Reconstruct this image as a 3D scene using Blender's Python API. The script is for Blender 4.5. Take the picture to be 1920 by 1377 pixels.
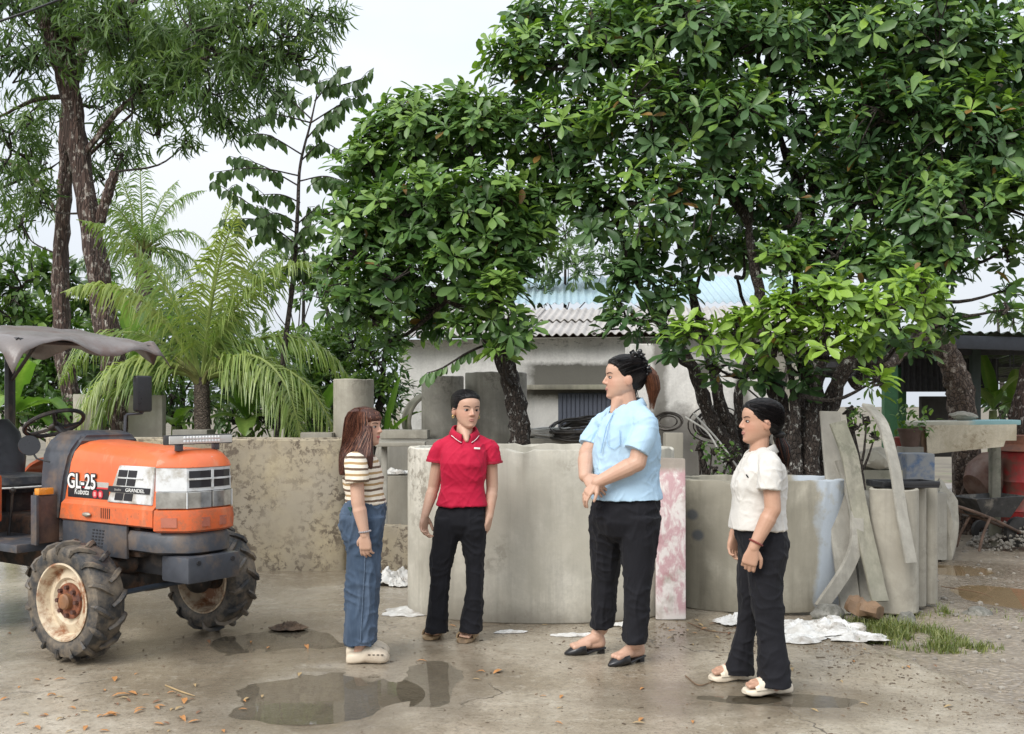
import bpy, bmesh, math, random
import numpy as np
from mathutils import Vector, Matrix, noise

for o in list(bpy.data.objects):
    bpy.data.objects.remove(o)
random.seed(7)
scene = bpy.context.scene
col = scene.collection
R = math.radians
V = Vector

# ------------------------------------------------------------------ camera
FPX, HOR, CAMH = 1950.0, 760.0, 1.45
cam_d = bpy.data.cameras.new('camera')
cam_d.sensor_width = 36.0
cam_d.lens = FPX / 1920 * 36
cam_d.shift_y = (HOR - 688.5) / 1920
cam_d.clip_end = 2000
cam = bpy.data.objects.new('camera', cam_d)
col.objects.link(cam)
cam.location = (0, 0, CAMH)
cam.rotation_euler = (R(90), 0, 0)
scene.camera = cam

# ------------------------------------------------------------------ sky, sun, exposure
SUN_EL, SUN_AZ = 40.0, 218.0          # azimuth measured clockwise from +Y
world = bpy.data.worlds.new('World')
scene.world = world
world.use_nodes = True
wn, wl = world.node_tree.nodes, world.node_tree.links
wn.clear()
sky = wn.new('ShaderNodeTexSky')
sky.sky_type = 'NISHITA'
sky.sun_disc = False
sky.sun_elevation = R(SUN_EL)
sky.sun_rotation = R(SUN_AZ)
sky.dust_density = 3.0
tc = wn.new('ShaderNodeTexCoord')
mp = wn.new('ShaderNodeMapping')
mp.inputs['Scale'].default_value = (1.2, 1.2, 3.2)
nz = wn.new('ShaderNodeTexNoise')
nz.inputs['Scale'].default_value = 1.6
nz.inputs['Detail'].default_value = 5
cr = wn.new('ShaderNodeValToRGB')
cr.color_ramp.elements[0].position = 0.3
cr.color_ramp.elements[0].color = (3.0, 3.3, 3.7, 1)
cr.color_ramp.elements[1].position = 0.7
cr.color_ramp.elements[1].color = (3.8, 3.95, 4.15, 1)
mx = wn.new('ShaderNodeMix')
mx.data_type = 'RGBA'
mx.inputs['Factor'].default_value = 0.97
bg = wn.new('ShaderNodeBackground')
bg.inputs['Strength'].default_value = 0.1
wo = wn.new('ShaderNodeOutputWorld')
wl.new(tc.outputs['Generated'], mp.inputs['Vector'])
wl.new(mp.outputs['Vector'], nz.inputs['Vector'])
wl.new(nz.outputs['Fac'], cr.inputs['Fac'])
wl.new(sky.outputs['Color'], mx.inputs['A'])
wl.new(cr.outputs['Color'], mx.inputs['B'])
# an overcast sky is brighter overhead than at the horizon: L = Lh (1 + 0.9 sin(elevation))
sx = wn.new('ShaderNodeSeparateXYZ')
wl.new(tc.outputs['Generated'], sx.inputs[0])
ma = wn.new('ShaderNodeMath'); ma.operation = 'MULTIPLY_ADD'; ma.use_clamp = False
mc = wn.new('ShaderNodeMath'); mc.operation = 'MAXIMUM'; mc.inputs[1].default_value = 0.0
wl.new(sx.outputs[2], mc.inputs[0])
wl.new(mc.outputs[0], ma.inputs[0]); ma.inputs[1].default_value = 0.9; ma.inputs[2].default_value = 1.0
vm = wn.new('ShaderNodeVectorMath'); vm.operation = 'SCALE'
wl.new(mx.outputs['Result'], vm.inputs[0]); wl.new(ma.outputs[0], vm.inputs['Scale'])
wl.new(vm.outputs[0], bg.inputs['Color'])
wl.new(bg.outputs['Background'], wo.inputs['Surface'])

sun_d = bpy.data.lights.new('sun', 'SUN')
sun_d.energy = 1.5
sun_d.angle = R(35)
sun_d.color = (1.0, 0.97, 0.92)
sun = bpy.data.objects.new('sun', sun_d)
col.objects.link(sun)
az, el = R(SUN_AZ), R(SUN_EL)
sdir = V((math.sin(az) * math.cos(el), math.cos(az) * math.cos(el), math.sin(el)))
sun.rotation_euler = sdir.to_track_quat('Z', 'Y').to_euler()
sun.location = sdir * 30

scene.view_settings.view_transform = 'Standard'
scene.view_settings.look = 'None'
scene.view_settings.gamma = 1.0
scene.view_settings.exposure = 1.13
scene.view_settings.use_curve_mapping = False
scene.render.engine = 'CYCLES'
scene.cycles.max_bounces = 7
scene.cycles.diffuse_bounces = 3
scene.cycles.glossy_bounces = 3
scene.cycles.transmission_bounces = 3
scene.cycles.transparent_max_bounces = 8
scene.render.resolution_x = 1024
scene.render.resolution_y = 734

# ------------------------------------------------------------------ helpers
def W(px, py, d):
    """place seen at pixel px,py of the photograph at depth d metres"""
    return V(((px - 960) / FPX * d, d, CAMH + (HOR - py) / FPX * d))

def gy(py):
    return FPX * CAMH / (py - HOR)

def G(px, py):
    d = gy(py)
    return V(((px - 960) / FPX * d, d, 0))

def tag(o, label=None, cat=None, group=None, kind=None):
    if label: o['label'] = label
    if cat: o['category'] = cat
    if group: o['group'] = group
    if kind: o['kind'] = kind
    return o

def empty(name, loc, rz=0, label=None, cat=None, group=None):
    o = bpy.data.objects.new(name, None)
    o.empty_display_size = 0.1
    col.objects.link(o)
    o.location = loc
    o.rotation_euler = (0, 0, rz)
    return tag(o, label, cat, group)

def link(name, me, parent=None):
    o = bpy.data.objects.new(name, me)
    col.objects.link(o)
    if parent is not None:
        o.parent = parent
    return o

def wloc(o):
    p = V((0, 0, 0))
    while o is not None:
        p += o.location
        o = o.parent
    return p

def obj(name, bm, m, parent=None, smooth=35, origin=None, world=False):
    """bmesh -> one mesh object.  world=True: coordinates are world ones, made local to parent/origin"""
    if world:
        off = wloc(parent) if parent is not None else V((0, 0, 0))
        if origin is not None and parent is None:
            off = V(origin)
        if off.length > 0:
            bmesh.ops.translate(bm, vec=-off, verts=bm.verts)
    me = bpy.data.meshes.new(name)
    bmesh.ops.recalc_face_normals(bm, faces=bm.faces)
    bm.to_mesh(me)
    bm.free()
    if smooth:
        me.shade_smooth()
        me.set_sharp_from_angle(angle=R(smooth))
    if m: me.materials.append(m)
    o = link(name, me, parent)
    if world and origin is not None and parent is None:
        o.location = origin
    return o

def copy_tree(o, parent=None):
    c = o.copy()
    col.objects.link(c)
    c.parent = parent
    for ch in o.children:
        copy_tree(ch, c)
    return c

def NB(): return bmesh.new()

def box(bm, c, s, rot=None, bev=0.0, seg=2):
    M = Matrix.Translation(V(c))
    if rot is not None:
        M = M @ (rot.to_4x4() if isinstance(rot, Matrix) else Matrix.Rotation(rot, 4, 'Z'))
    M = M @ Matrix.Diagonal((s[0], s[1], s[2], 1))
    r = bmesh.ops.create_cube(bm, size=1.0, matrix=M)
    if bev > 0:
        es = list({e for v in r['verts'] for e in v.link_edges})
        bmesh.ops.bevel(bm, geom=es, offset=bev, segments=seg, affect='EDGES', profile=0.6)

def frame(d):
    d = V(d).normalized()
    a = V((0, 0, 1)) if abs(d.z) < 0.9 else V((0, 1, 0))
    u = d.cross(a).normalized()
    return u, d.cross(u).normalized()

def rings_to_faces(bm, rs, cap=True, closed=True):
    n = len(rs[0])
    for a, b in zip(rs[:-1], rs[1:]):
        for i in range(n if closed else n - 1):
            j = (i + 1) % n
            bm.faces.new((a[i], a[j], b[j], b[i]))
    if cap:
        bm.faces.new(rs[0][::-1])
        bm.faces.new(rs[-1])

def tube(bm, pts, rad, seg=8, cap=True, jit=0.0, seed=0):
    pts = [V(p) for p in pts]
    if not hasattr(rad, '__len__'): rad = [rad] * len(pts)
    u = None
    rs = []
    for i, p in enumerate(pts):
        d = (pts[min(i + 1, len(pts) - 1)] - pts[max(i - 1, 0)])
        if d.length < 1e-9: d = V((0, 0, 1))
        d.normalize()
        if u is None:
            u, v = frame(d)
        else:
            u = (u - d * u.dot(d)).normalized()
            v = d.cross(u).normalized()
        ring = []
        for k in range(seg):
            a = 2 * math.pi * k / seg
            q = p + (u * math.cos(a) + v * math.sin(a)) * rad[i]
            if jit:
                q += (u * math.cos(a) + v * math.sin(a)) * rad[i] * jit * noise.noise(V((math.cos(a) * 1.7 + seed, math.sin(a) * 1.7, i * 0.7)))
            ring.append(bm.verts.new(q))
        rs.append(ring)
    rings_to_faces(bm, rs, cap)

def curve_pts(pts, n=6):
    """Catmull-Rom through points"""
    P = [V(p) for p in pts]
    P = [P[0] * 2 - P[1]] + P + [P[-1] * 2 - P[-2]]
    out = []
    for i in range(1, len(P) - 2):
        for k in range(n):
            t = k / n
            a, b, c, d = P[i - 1], P[i], P[i + 1], P[i + 2]
            out.append(0.5 * ((2 * b) + (c - a) * t + (2 * a - 5 * b + 4 * c - d) * t * t + (3 * b - a - 3 * c + d) * t ** 3))
    out.append(P[-2])
    return out

def lerp_list(r, n):
    out = []
    for i in range(len(r) - 1):
        for k in range(n):
            out.append(r[i] + (r[i + 1] - r[i]) * k / n)
    out.append(r[-1])
    return out

def stube(bm, pts, rad, n=5, seg=8, jit=0, seed=0):
    if not hasattr(rad, '__len__'): rad = [rad] * len(pts)
    tube(bm, curve_pts(pts, n), lerp_list(list(rad), n), seg, True, jit, seed)

def cyl(bm, p0, p1, r0, r1=None, seg=16):
    tube(bm, [p0, p1], [r0, r0 if r1 is None else r1], seg)

def ell(bm, c, r, rot=None, u=16, v=10):
    if not hasattr(r, '__len__'): r = (r, r, r)
    M = Matrix.Translation(V(c))
    if rot is not None: M = M @ rot.to_4x4()
    M = M @ Matrix.Diagonal((r[0], r[1], r[2], 1))
    bmesh.ops.create_uvsphere(bm, u_segments=u, v_segments=v, radius=1.0, matrix=M)

def rcone(bm, p0, r0, p1, r1, seg=14):
    p0, p1 = V(p0), V(p1)
    d = (p1 - p0)
    L = d.length
    d.normalize()
    pts, rad = [], []
    for k in range(5):
        a = -math.pi / 2 + math.pi / 2 * k / 4
        pts.append(p0 + d * (r0 * math.sin(a))); rad.append(max(r0 * math.cos(a), 0.0006))
    for k in range(5):
        a = math.pi / 2 * k / 4
        pts.append(p1 + d * (r1 * math.sin(a))); rad.append(max(r1 * math.cos(a), 0.0006))
    tube(bm, pts, rad, seg)

def chain(bm, pts, rad):
    for i in range(len(pts) - 1):
        rcone(bm, pts[i], rad[i], pts[i + 1], rad[i + 1])

def loft(bm, rings, n=28, cap=True):
    """rings: (centre, u vector, v vector, exponent)"""
    rs = []
    for c, u, v, e in rings:
        c, u, v = V(c), V(u), V(v)
        ring = []
        for k in range(n):
            a = 2 * math.pi * k / n
            ca, sa = math.cos(a), math.sin(a)
            x = math.copysign(abs(ca) ** (2 / e), ca)
            y = math.copysign(abs(sa) ** (2 / e), sa)
            ring.append(bm.verts.new(c + u * x + v * y))
        rs.append(ring)
    rings_to_faces(bm, rs, cap)

def revolve(bm, prof, M, seg=32, closed=True):
    """prof: list of (radius, axial) ; axis = local Z of M"""
    rs = []
    for r, z in prof:
        rs.append([bm.verts.new(M @ V((r * math.cos(2 * math.pi * k / seg), r * math.sin(2 * math.pi * k / seg), z))) for k in range(seg)])
    if closed: rs = rs + [rs[0]]
    n = seg
    for a, b in zip(rs[:-1], rs[1:]):
        for i in range(n):
            j = (i + 1) % n
            bm.faces.new((a[i], a[j], b[j], b[i]))

def prism(bm, poly, z0, z1):
    """poly: list of (x,y) counter-clockwise"""
    a = [bm.verts.new((x, y, z0)) for x, y in poly]
    b = [bm.verts.new((x, y, z1)) for x, y in poly]
    rings_to_faces(bm, [a, b])

def remesh(bm, voxel, smooth=4, decimate=None, factor=0.5):
    me = bpy.data.meshes.new('tmp')
    bmesh.ops.recalc_face_normals(bm, faces=bm.faces)
    bm.to_mesh(me)
    bm.free()
    o = bpy.data.objects.new('tmp', me)
    col.objects.link(o)
    m = o.modifiers.new('r', 'REMESH')
    m.mode = 'VOXEL'
    m.voxel_size = voxel
    m.adaptivity = 0
    if smooth:
        s = o.modifiers.new('s', 'SMOOTH')
        s.factor = factor
        s.iterations = smooth
    if decimate:
        dm = o.modifiers.new('d', 'DECIMATE')
        dm.ratio = decimate
    dg = bpy.context.evaluated_depsgraph_get()
    me2 = bpy.data.meshes.new_from_object(o.evaluated_get(dg))
    bpy.data.objects.remove(o)
    bpy.data.meshes.remove(me)
    return me2

def displace(me, fn):
    """fn(co, normal) -> scalar along normal"""
    n = len(me.vertices)
    co = np.empty(n * 3); me.vertices.foreach_get('co', co)
    no = np.empty(n * 3); me.vertex_normals.foreach_get('vector', no)
    co = co.reshape(-1, 3); no = no.reshape(-1, 3)
    for i in range(n):
        co[i] += no[i] * fn(V(co[i]), no[i])
    me.vertices.foreach_set('co', co.ravel())
    me.update()

def put(name, me, m, parent, smooth=True):
    """mesh in world coordinates -> child of parent"""
    me.transform(Matrix.Translation(-wloc(parent)))
    me.name = name
    if smooth: me.shade_smooth()
    me.materials.append(m)
    return link(name, me, parent)

# ------------------------------------------------------------------ materials
class NT:
    def __init__(s, name):
        s.m = bpy.data.materials.new(name)
        s.m.use_nodes = True
        s.n, s.l = s.m.node_tree.nodes, s.m.node_tree.links
        s.b = s.n['Principled BSDF']
        s.out = s.n['Material Output']
        s._tc = None
    def new(s, t, **k):
        x = s.n.new(t)
        for a, b in k.items():
            if hasattr(x, a): setattr(x, a, b)
        return x
    def coord(s, kind='Object', scale=(1, 1, 1), rot=(0, 0, 0)):
        if s._tc is None: s._tc = s.n.new('ShaderNodeTexCoord')
        mp = s.n.new('ShaderNodeMapping')
        mp.inputs['Scale'].default_value = scale
        mp.inputs['Rotation'].default_value = rot
        s.l.new(s._tc.outputs[kind], mp.inputs['Vector'])
        return mp.outputs['Vector']
    def noise(s, sc, det=4, rough=0.55, vec=None, dist=0.0):
        x = s.n.new('ShaderNodeTexNoise')
        x.inputs['Scale'].default_value = sc
        x.inputs['Detail'].default_value = det
        x.inputs['Roughness'].default_value = rough
        x.inputs['Distortion'].default_value = dist
        s.l.new(vec if vec is not None else s.coord(), x.inputs['Vector'])
        return x.outputs['Fac']
    def voro(s, sc, vec=None, feature='F1', out='Distance', rnd=1.0):
        x = s.n.new('ShaderNodeTexVoronoi')
        x.feature = feature
        x.inputs['Scale'].default_value = sc
        x.inputs['Randomness'].default_value = rnd
        s.l.new(vec if vec is not None else s.coord(), x.inputs['Vector'])
        return x.outputs[out]
    def ramp(s, fac, stops):
        x = s.n.new('ShaderNodeValToRGB')
        els = x.color_ramp.elements
        while len(els) < len(stops): els.new(0.5)
        for e, (p, c) in zip(els, stops):
            e.position = p
            e.color = c if hasattr(c, '__len__') and len(c) == 4 else ((c, c, c, 1) if not hasattr(c, '__len__') else (*c, 1))
        s.l.new(fac, x.inputs['Fac'])
        return x.outputs['Color']
    def rng(s, fac, a, b, c=0.0, d=1.0, clamp=True):
        x = s.n.new('ShaderNodeMapRange')
        x.clamp = clamp
        for i, v in enumerate((a, b, c, d)): x.inputs[1 + i].default_value = v
        s.l.new(fac, x.inputs[0])
        return x.outputs[0]
    def mix(s, fac, a, b, mode='MIX'):
        x = s.n.new('ShaderNodeMix')
        x.data_type = 'RGBA'
        x.blend_type = mode
        for inp, v in (('Factor', fac), ('A', a), ('B', b)):
            sk = [q for q in x.inputs if q.name == inp and (inp == 'Factor' and q.type == 'VALUE' or inp != 'Factor' and q.type == 'RGBA')][0]
            if hasattr(v, 'is_linked'): s.l.new(v, sk)
            elif inp == 'Factor': sk.default_value = v
            else: sk.default_value = v if len(v) == 4 else (*v, 1)
        return [q for q in x.outputs if q.type == 'RGBA'][0]
    def math(s, op, a, b=0.0):
        x = s.n.new('ShaderNodeMath')
        x.operation = op
        for i, v in enumerate((a, b)):
            if hasattr(v, 'is_linked'): s.l.new(v, x.inputs[i])
            else: x.inputs[i].default_value = v
        return x.outputs[0]
    def sep(s, vec):
        x = s.n.new('ShaderNodeSeparateXYZ')
        s.l.new(vec, x.inputs[0])
        return x.outputs
    def attr(s, name):
        x = s.n.new('ShaderNodeAttribute')
        x.attribute_name = name
        return x
    def bump(s, h, strength=0.3, dist=0.01, prev=None):
        x = s.n.new('ShaderNodeBump')
        x.inputs['Strength'].default_value = strength
        x.inputs['Distance'].default_value = dist
        s.l.new(h, x.inputs['Height'])
        if prev is not None: s.l.new(prev, x.inputs['Normal'])
        return x.outputs['Normal']
    def set(s, **k):
        for a, v in k.items():
            sk = s.b.inputs[a.replace('_', ' ')]
            if hasattr(v, 'is_linked'): s.l.new(v, sk)
            elif sk.type == 'RGBA': sk.default_value = v if len(v) == 4 else (*v, 1)
            else: sk.default_value = v
        return s

MC = {}
def simple(name, c, rough=0.5, metal=0.0, var=0.12, sc=12, bump=0.0, bsc=60, dirt=None, dirt_amt=0.5, dsc=4, spec=0.5, coat=0.0):
    if name in MC: return MC[name]
    t = NT(name)
    f = t.noise(sc, 5)
    lo = tuple(max(0, x * (1 - var)) for x in c)
    hi = tuple(min(1, x * (1 + var)) for x in c)
    cc = t.ramp(f, [(0.3, lo), (0.7, hi)])
    if dirt:
        g = t.noise(dsc, 6, 0.65)
        cc = t.mix(t.rng(g, 0.6 - 0.25 * dirt_amt, 0.72 - 0.2 * dirt_amt), cc, dirt)
    rr = t.rng(t.noise(sc * 2.3, 4), 0.3, 0.7, max(0.02, rough - 0.1), min(1, rough + 0.1))
    t.set(Base_Color=cc, Roughness=rr, Metallic=metal)
    t.b.inputs['Specular IOR Level'].default_value = spec
    t.b.inputs['Coat Weight'].default_value = coat
    if bump:
        t.set(Normal=t.bump(t.noise(bsc, 5), bump, 0.01))
    MC[name] = t.m
    return t.m

def concrete(name, base, dark, stain=None, stain_amt=0.4, spots=None, spots_amt=0.5, top_dark=0.0, foot_dark=0.3, streak=0.4, scale=1.0, extra=None):
    if name in MC: return MC[name]
    t = NT(name)
    v = t.coord('Object')
    big = t.noise(1.3 * scale, 6, 0.6, v, 0.4)
    c = t.ramp(big, [(0.3, tuple(x * .8 for x in dark)), (0.42, dark), (0.54, base), (0.72, tuple(min(1, x * 1.15) for x in base))])
    fine = t.noise(38 * scale, 4, 0.7, v)
    c = t.mix(t.rng(fine, 0.35, 0.75, 0.0, 0.45), c, tuple(x * 0.58 for x in base))
    md = t.noise(9 * scale, 6, 0.7, v, 0.2)
    c = t.mix(t.rng(md, 0.5, 0.68, 0, 0.4), c, tuple(x * 0.85 for x in dark))
    if streak:
        sv = t.coord('Object', (5 * scale, 5 * scale, 0.35 * scale))
        sn = t.noise(1.6, 6, 0.65, sv)
        c = t.mix(t.rng(sn, 0.47, 0.70, 0, streak), c, tuple(x * 0.5 for x in dark))
    if stain:
        n2 = t.noise(2.2 * scale, 5, 0.55, t.coord('Object', (1, 1, 0.8), (0.3, 0.1, 0.7)), 0.5)
        c = t.mix(t.rng(n2, 0.52 - 0.2 * stain_amt, 0.74 - 0.1 * stain_amt, 0, 0.8), c, stain)
    if spots:
        reg = t.noise(1.7 * scale, 3, 0.5, t.coord('Object', (1, 1, 1), (1.1, 0.4, 0)))
        n3 = t.noise(13 * scale, 6, 0.75, v, 0.3)
        a = t.math('MULTIPLY', t.rng(n3, 0.5, 0.57), t.rng(reg, 0.62 - 0.3 * spots_amt, 0.72 - 0.2 * spots_amt))
        c = t.mix(t.math('MULTIPLY', a, 0.85), c, spots)
    if extra: c = extra(t, c)
    pits = t.voro(70 * scale, v)
    pn = t.noise(9 * scale, 2, 0.5, v)
    pm = t.math('MULTIPLY', t.rng(pits, 0.0, 0.16, 1, 0), t.rng(pn, 0.5, 0.6))
    c = t.mix(t.math('MULTIPLY', pm, 0.6), c, tuple(x * 0.35 for x in dark))
    h = t.math('ADD', t.math('MULTIPLY', fine, 0.5), t.math('MULTIPLY', big, 0.8))
    h = t.math('SUBTRACT', h, pm)
    t.set(Base_Color=c, Roughness=t.rng(big, 0.3, 0.7, 0.62, 0.86), Normal=t.bump(h, 0.35, 0.008))
    t.b.inputs['Specular IOR Level'].default_value = 0.35
    MC[name] = t.m
    return t.m
# ================================================================== GROUND
EDGE = [(3.0, 2.62), (4.9, 2.46), (5.3, 2.38), (5.7, 2.3), (6.35, 2.16), (6.8, 1.9), (7.3, 1.5), (8.2, 1.3), (30, 1.3)]
def edge_x(y):
    if y <= EDGE[0][0]: return EDGE[0][1]
    for (a, b), (c, d) in zip(EDGE[:-1], EDGE[1:]):
        if y <= c: return b + (d - b) * (y - a) / (c - a)
    return EDGE[-1][1]
# x, y, rx, ry, depth
PUD = [(-0.98, 5.2, .42, .36, .016), (-1.5, 6.45, .40, .40, .0080), (-0.42, 5.5, .14, .42, .011), (0.95, 5.15, .3, .10, .0065),
       (1.42, 5.12, .26, .12, .0068)]
DPUD = [(3.95, 9.35, .40, .30, .04), (3.85, 8.05, .36, .5, .04)]
def ground_z(x, y):
    d = x - edge_x(y) + 0.07 * noise.noise(V((x * 3, y * 3, 5))) + .03 * noise.noise(V((x * 11, y * 11, 5)))
    k = min(1, max(0, (d + 0.02) / 0.06)); k = k * k * (3 - 2 * k)
    zc = .005 * noise.noise(V((x * .9, y * .9, 0))) + .0025 * noise.noise(V((x * 3.1, y * 3.1, 2))) + .0012 * noise.noise(V((x * 11, y * 11, 4)))
    for px, py, rx, ry, dp in PUD:
        q = (((x - px) / rx) ** 2 + ((y - py) / ry) ** 2) * (1 + .9 * noise.noise(V((x * 2.6, y * 3.4, 11))) + .35 * noise.noise(V((x * 9, y * 11, 13))))
        if q < 1.6:
            zc -= dp * max(0, 1 - q / 1.6) ** 0.8
    zd = -.022 + .012 * noise.noise(V((x * .8, y * .8, 7))) + .009 * noise.noise(V((x * 3.5, y * 3.5, 9))) + .006 * abs(noise.noise(V((x * 13, y * 13, 1))))
    for px, py, rx, ry, dp in DPUD:
        q = ((x - px) / rx) ** 2 + ((y - py) / ry) ** 2
        if q < 1.6: zd -= dp * max(0, 1 - q / 1.6)
    return zc * (1 - k) + zd * k, k

def damp_at(x, y):
    b = 9.0
    for px, py, rx, ry, dp in PUD + DPUD:
        b = min(b, math.sqrt(((x - px) / (rx + .12)) ** 2 + ((y - py) / (ry + .12)) ** 2))
    b += .35 * noise.noise(V((x * 4, y * 4, 3))) + .2 * noise.noise(V((x * 12, y * 12, 3)))
    return min(1.0, max(0.0, (1.75 - b) / .7))

def build_ground():
    xs = np.concatenate([np.arange(-7, -3.2, .12), np.arange(-3.2, 5.0, .032), np.arange(5.0, 9.01, .12)])
    ys = np.concatenate([np.arange(2.5, 4.3, .1), np.arange(4.3, 8.0, .032), np.arange(8.0, 10.6, .06), np.arange(10.6, 20.1, .25)])
    nx, ny = len(xs), len(ys)
    vs, ks, dk = [], [], []
    for y in ys:
        for x in xs:
            z, k = ground_z(x, y)
            e = min(x - xs[0], xs[-1] - x, y - ys[0], ys[-1] - y)
            if e < .3: z -= (1 - e / .3) * .1
            vs.append((x, y, z)); ks.append(k); dk.append(damp_at(x, y))
    idx = np.arange(nx * ny).reshape(ny, nx)
    f = np.stack([idx[:-1, :-1], idx[:-1, 1:], idx[1:, 1:], idx[1:, :-1]], -1).reshape(-1, 4)
    me = bpy.data.meshes.new('yard')
    me.from_pydata(vs, [], f.tolist())
    a = me.attributes.new('dirt', 'FLOAT', 'POINT')
    a.data.foreach_set('value', np.array(ks, dtype=np.float32))
    a = me.attributes.new('damp', 'FLOAT', 'POINT')
    a.data.foreach_set('value', np.array(dk, dtype=np.float32))
    me.shade_smooth()
    t = NT('wet_yard')
    v = t.coord('Object')
    big = t.noise(.75, 6, .62, v, .5)
    mid = t.noise(3.3, 6, .65, v, .3)
    fine = t.noise(60, 4, .7, v)
    c = t.ramp(big, [(0.32, (.18, .138, .093)), (0.43, (.29, .238, .168)), (0.53, (.41, .352, .268)), (0.72, (.52, .468, .38))])
    c = t.mix(t.rng(mid, .42, .7, 0, .6), c, (.25, .205, .145))
    c = t.mix(t.rng(fine, .45, .75, 0, .5), c, (.12, .105, .085))
    m12 = t.noise(13, 6, .72, v, .3)
    c = t.mix(t.rng(m12, .52, .68, 0, .5), c, (.18, .142, .098))
    c = t.mix(t.rng(m12, .46, .3, 0, .55), c, (.52, .475, .39))
    m40 = t.noise(34, 4, .7, v)
    c = t.mix(t.rng(m40, .54, .66, 0, .55), c, (.10, .082, .06))
    grit = t.voro(150, v)
    gn = t.noise(2.2, 4, .6, v)
    c = t.mix(t.math('MULTIPLY', t.rng(grit, .05, .3, 1, 0), t.rng(gn, .42, .6, 0, .7)), c, (.11, .095, .075))
    gr2 = t.voro(75, t.coord('Object', (1, 1, 1), (0, 0, .6)))
    c = t.mix(t.math('MULTIPLY', t.rng(gr2, .05, .22, 1, 0), t.rng(gn, .56, .42, 0, .6)), c, (.46, .43, .37))
    wv = t.new('ShaderNodeVectorMath'); wv.operation = 'ADD'
    wn_ = t.new('ShaderNodeTexNoise'); wn_.inputs['Scale'].default_value = 1.6; wn_.inputs['Detail'].default_value = 5
    t.l.new(v, wn_.inputs['Vector']); t.l.new(v, wv.inputs[0]); t.l.new(wn_.outputs['Color'], wv.inputs[1])
    crk = t.voro(.42, wv.outputs[0], 'DISTANCE_TO_EDGE')
    ck = t.math('MULTIPLY', t.rng(crk, .001, .004, 1, 0), t.rng(t.noise(.9, 3), .46, .56))
    c = t.mix(t.math('MULTIPLY', ck, .75), c, (.06, .05, .04))
    sp = t.voro(42, v)
    spn = t.noise(5, 3, .5, v)
    sm = t.math('MULTIPLY', t.rng(sp, .0, .2, 1, 0), t.rng(spn, .5, .6))
    c = t.mix(sm, c, (.34, .31, .26))
    # dirt / gravel
    peb = t.voro(26, v, out='Color')
    pebd = t.voro(26, v)
    pc = t.mix(t.rng(mid, .3, .7), (.25, .198, .142), (.40, .34, .262))
    bw = t.new('ShaderNodeRGBToBW'); t.l.new(peb, bw.inputs[0])
    pc = t.mix(t.rng(bw.outputs[0], .2, .8, 0, .45), pc, (.22, .19, .155))
    pc = t.mix(t.rng(pebd, .3, .6, 0, .35), pc, (.09, .07, .05))
    dm = t.attr('dirt').outputs['Fac']
    c = t.mix(dm, c, pc)
    da = t.attr('damp').outputs['Fac']
    c = t.mix(t.math('MULTIPLY', da, .55), c, (.14, .112, .08))
    wet = t.rng(big, .46, .68, 0, 1)
    r = t.math('ADD', t.rng(wet, 0, 1, .07, .36), t.rng(mid, .35, .7, 0, .16))
    r = t.math('ADD', r, t.math('MULTIPLY', dm, .16))
    r = t.math('MULTIPLY', r, t.rng(da, 0, 1, 1, .45))
    h = t.math('ADD', t.math('MULTIPLY', mid, .9), t.math('MULTIPLY', fine, .22))
    h = t.math('ADD', h, t.math('MULTIPLY', sm, .2))
    h = t.math('SUBTRACT', h, t.math('MULTIPLY', ck, .6))
    h = t.math('ADD', h, t.math('MULTIPLY', t.rng(grit, .05, .3, 1, 0), .12))
    h = t.math('ADD', h, t.math('MULTIPLY', dm, t.math('MULTIPLY', t.rng(pebd, 0, .6, 1, 0), .8)))
    t.set(Base_Color=c, Roughness=r, Normal=t.bump(h, .65, .013))
    me.materials.append(t.m)
    tag(link('yard', me), 'wet uneven concrete yard running into gravelly dirt', kind='structure')
    # the land beyond
    me = bpy.data.meshes.new('ground')
    me.from_pydata([(-400, -200, -.07), (400, -200, -.07), (400, 900, -.07), (-400, 900, -.07)], [], [(0, 1, 2, 3)])
    t = NT('soil')
    c = t.ramp(t.noise(.6, 6, .65), [(.35, (.12, .10, .07)), (.6, (.2, .17, .12)), (.7, (.08, .12, .03))])
    t.set(Base_Color=c, Roughness=.8)
    me.materials.append(t.m)
    tag(link('ground', me), 'bare soil stretching away behind the yard', kind='structure')
build_ground()

def water_mat(name, murk, colr):
    t = NT(name)
    tr = t.new('ShaderNodeBsdfTransparent'); tr.inputs['Color'].default_value = (.98, .97, .94, 1)
    df = t.new('ShaderNodeBsdfDiffuse'); df.inputs['Color'].default_value = (*colr, 1)
    m0 = t.new('ShaderNodeMixShader'); m0.inputs[0].default_value = murk
    t.l.new(tr.outputs[0], m0.inputs[1]); t.l.new(df.outputs[0], m0.inputs[2])
    gl = t.new('ShaderNodeBsdfGlossy'); gl.inputs['Roughness'].default_value = .012
    fr = t.new('ShaderNodeFresnel'); fr.inputs['IOR'].default_value = 1.4
    bn = t.bump(t.noise(14, 3, .5), .05, .004)
    t.l.new(bn, gl.inputs['Normal']); t.l.new(bn, fr.inputs['Normal'])
    m1 = t.new('ShaderNodeMixShader')
    t.l.new(fr.outputs[0], m1.inputs[0]); t.l.new(m0.outputs[0], m1.inputs[1]); t.l.new(gl.outputs[0], m1.inputs[2])
    t.l.new(m1.outputs[0], t.out.inputs['Surface'])
    return t.m
WATER = water_mat('puddle_water', .12, (.40, .345, .265))
MUD = water_mat('muddy_water', .7, (.30, .21, .115))
def puddle(x, y, rx, ry, z, m, label):
    bm = NB()
    vs = [bm.verts.new((rx * 1.3 * math.cos(a), ry * 1.3 * math.sin(a), 0)) for a in [2 * math.pi * k / 40 for k in range(40)]]
    bm.faces.new(vs)
    o = obj('puddle', bm, m, smooth=0)
    o.location = (x, y, z)
    tag(o, label, kind='structure')
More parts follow.
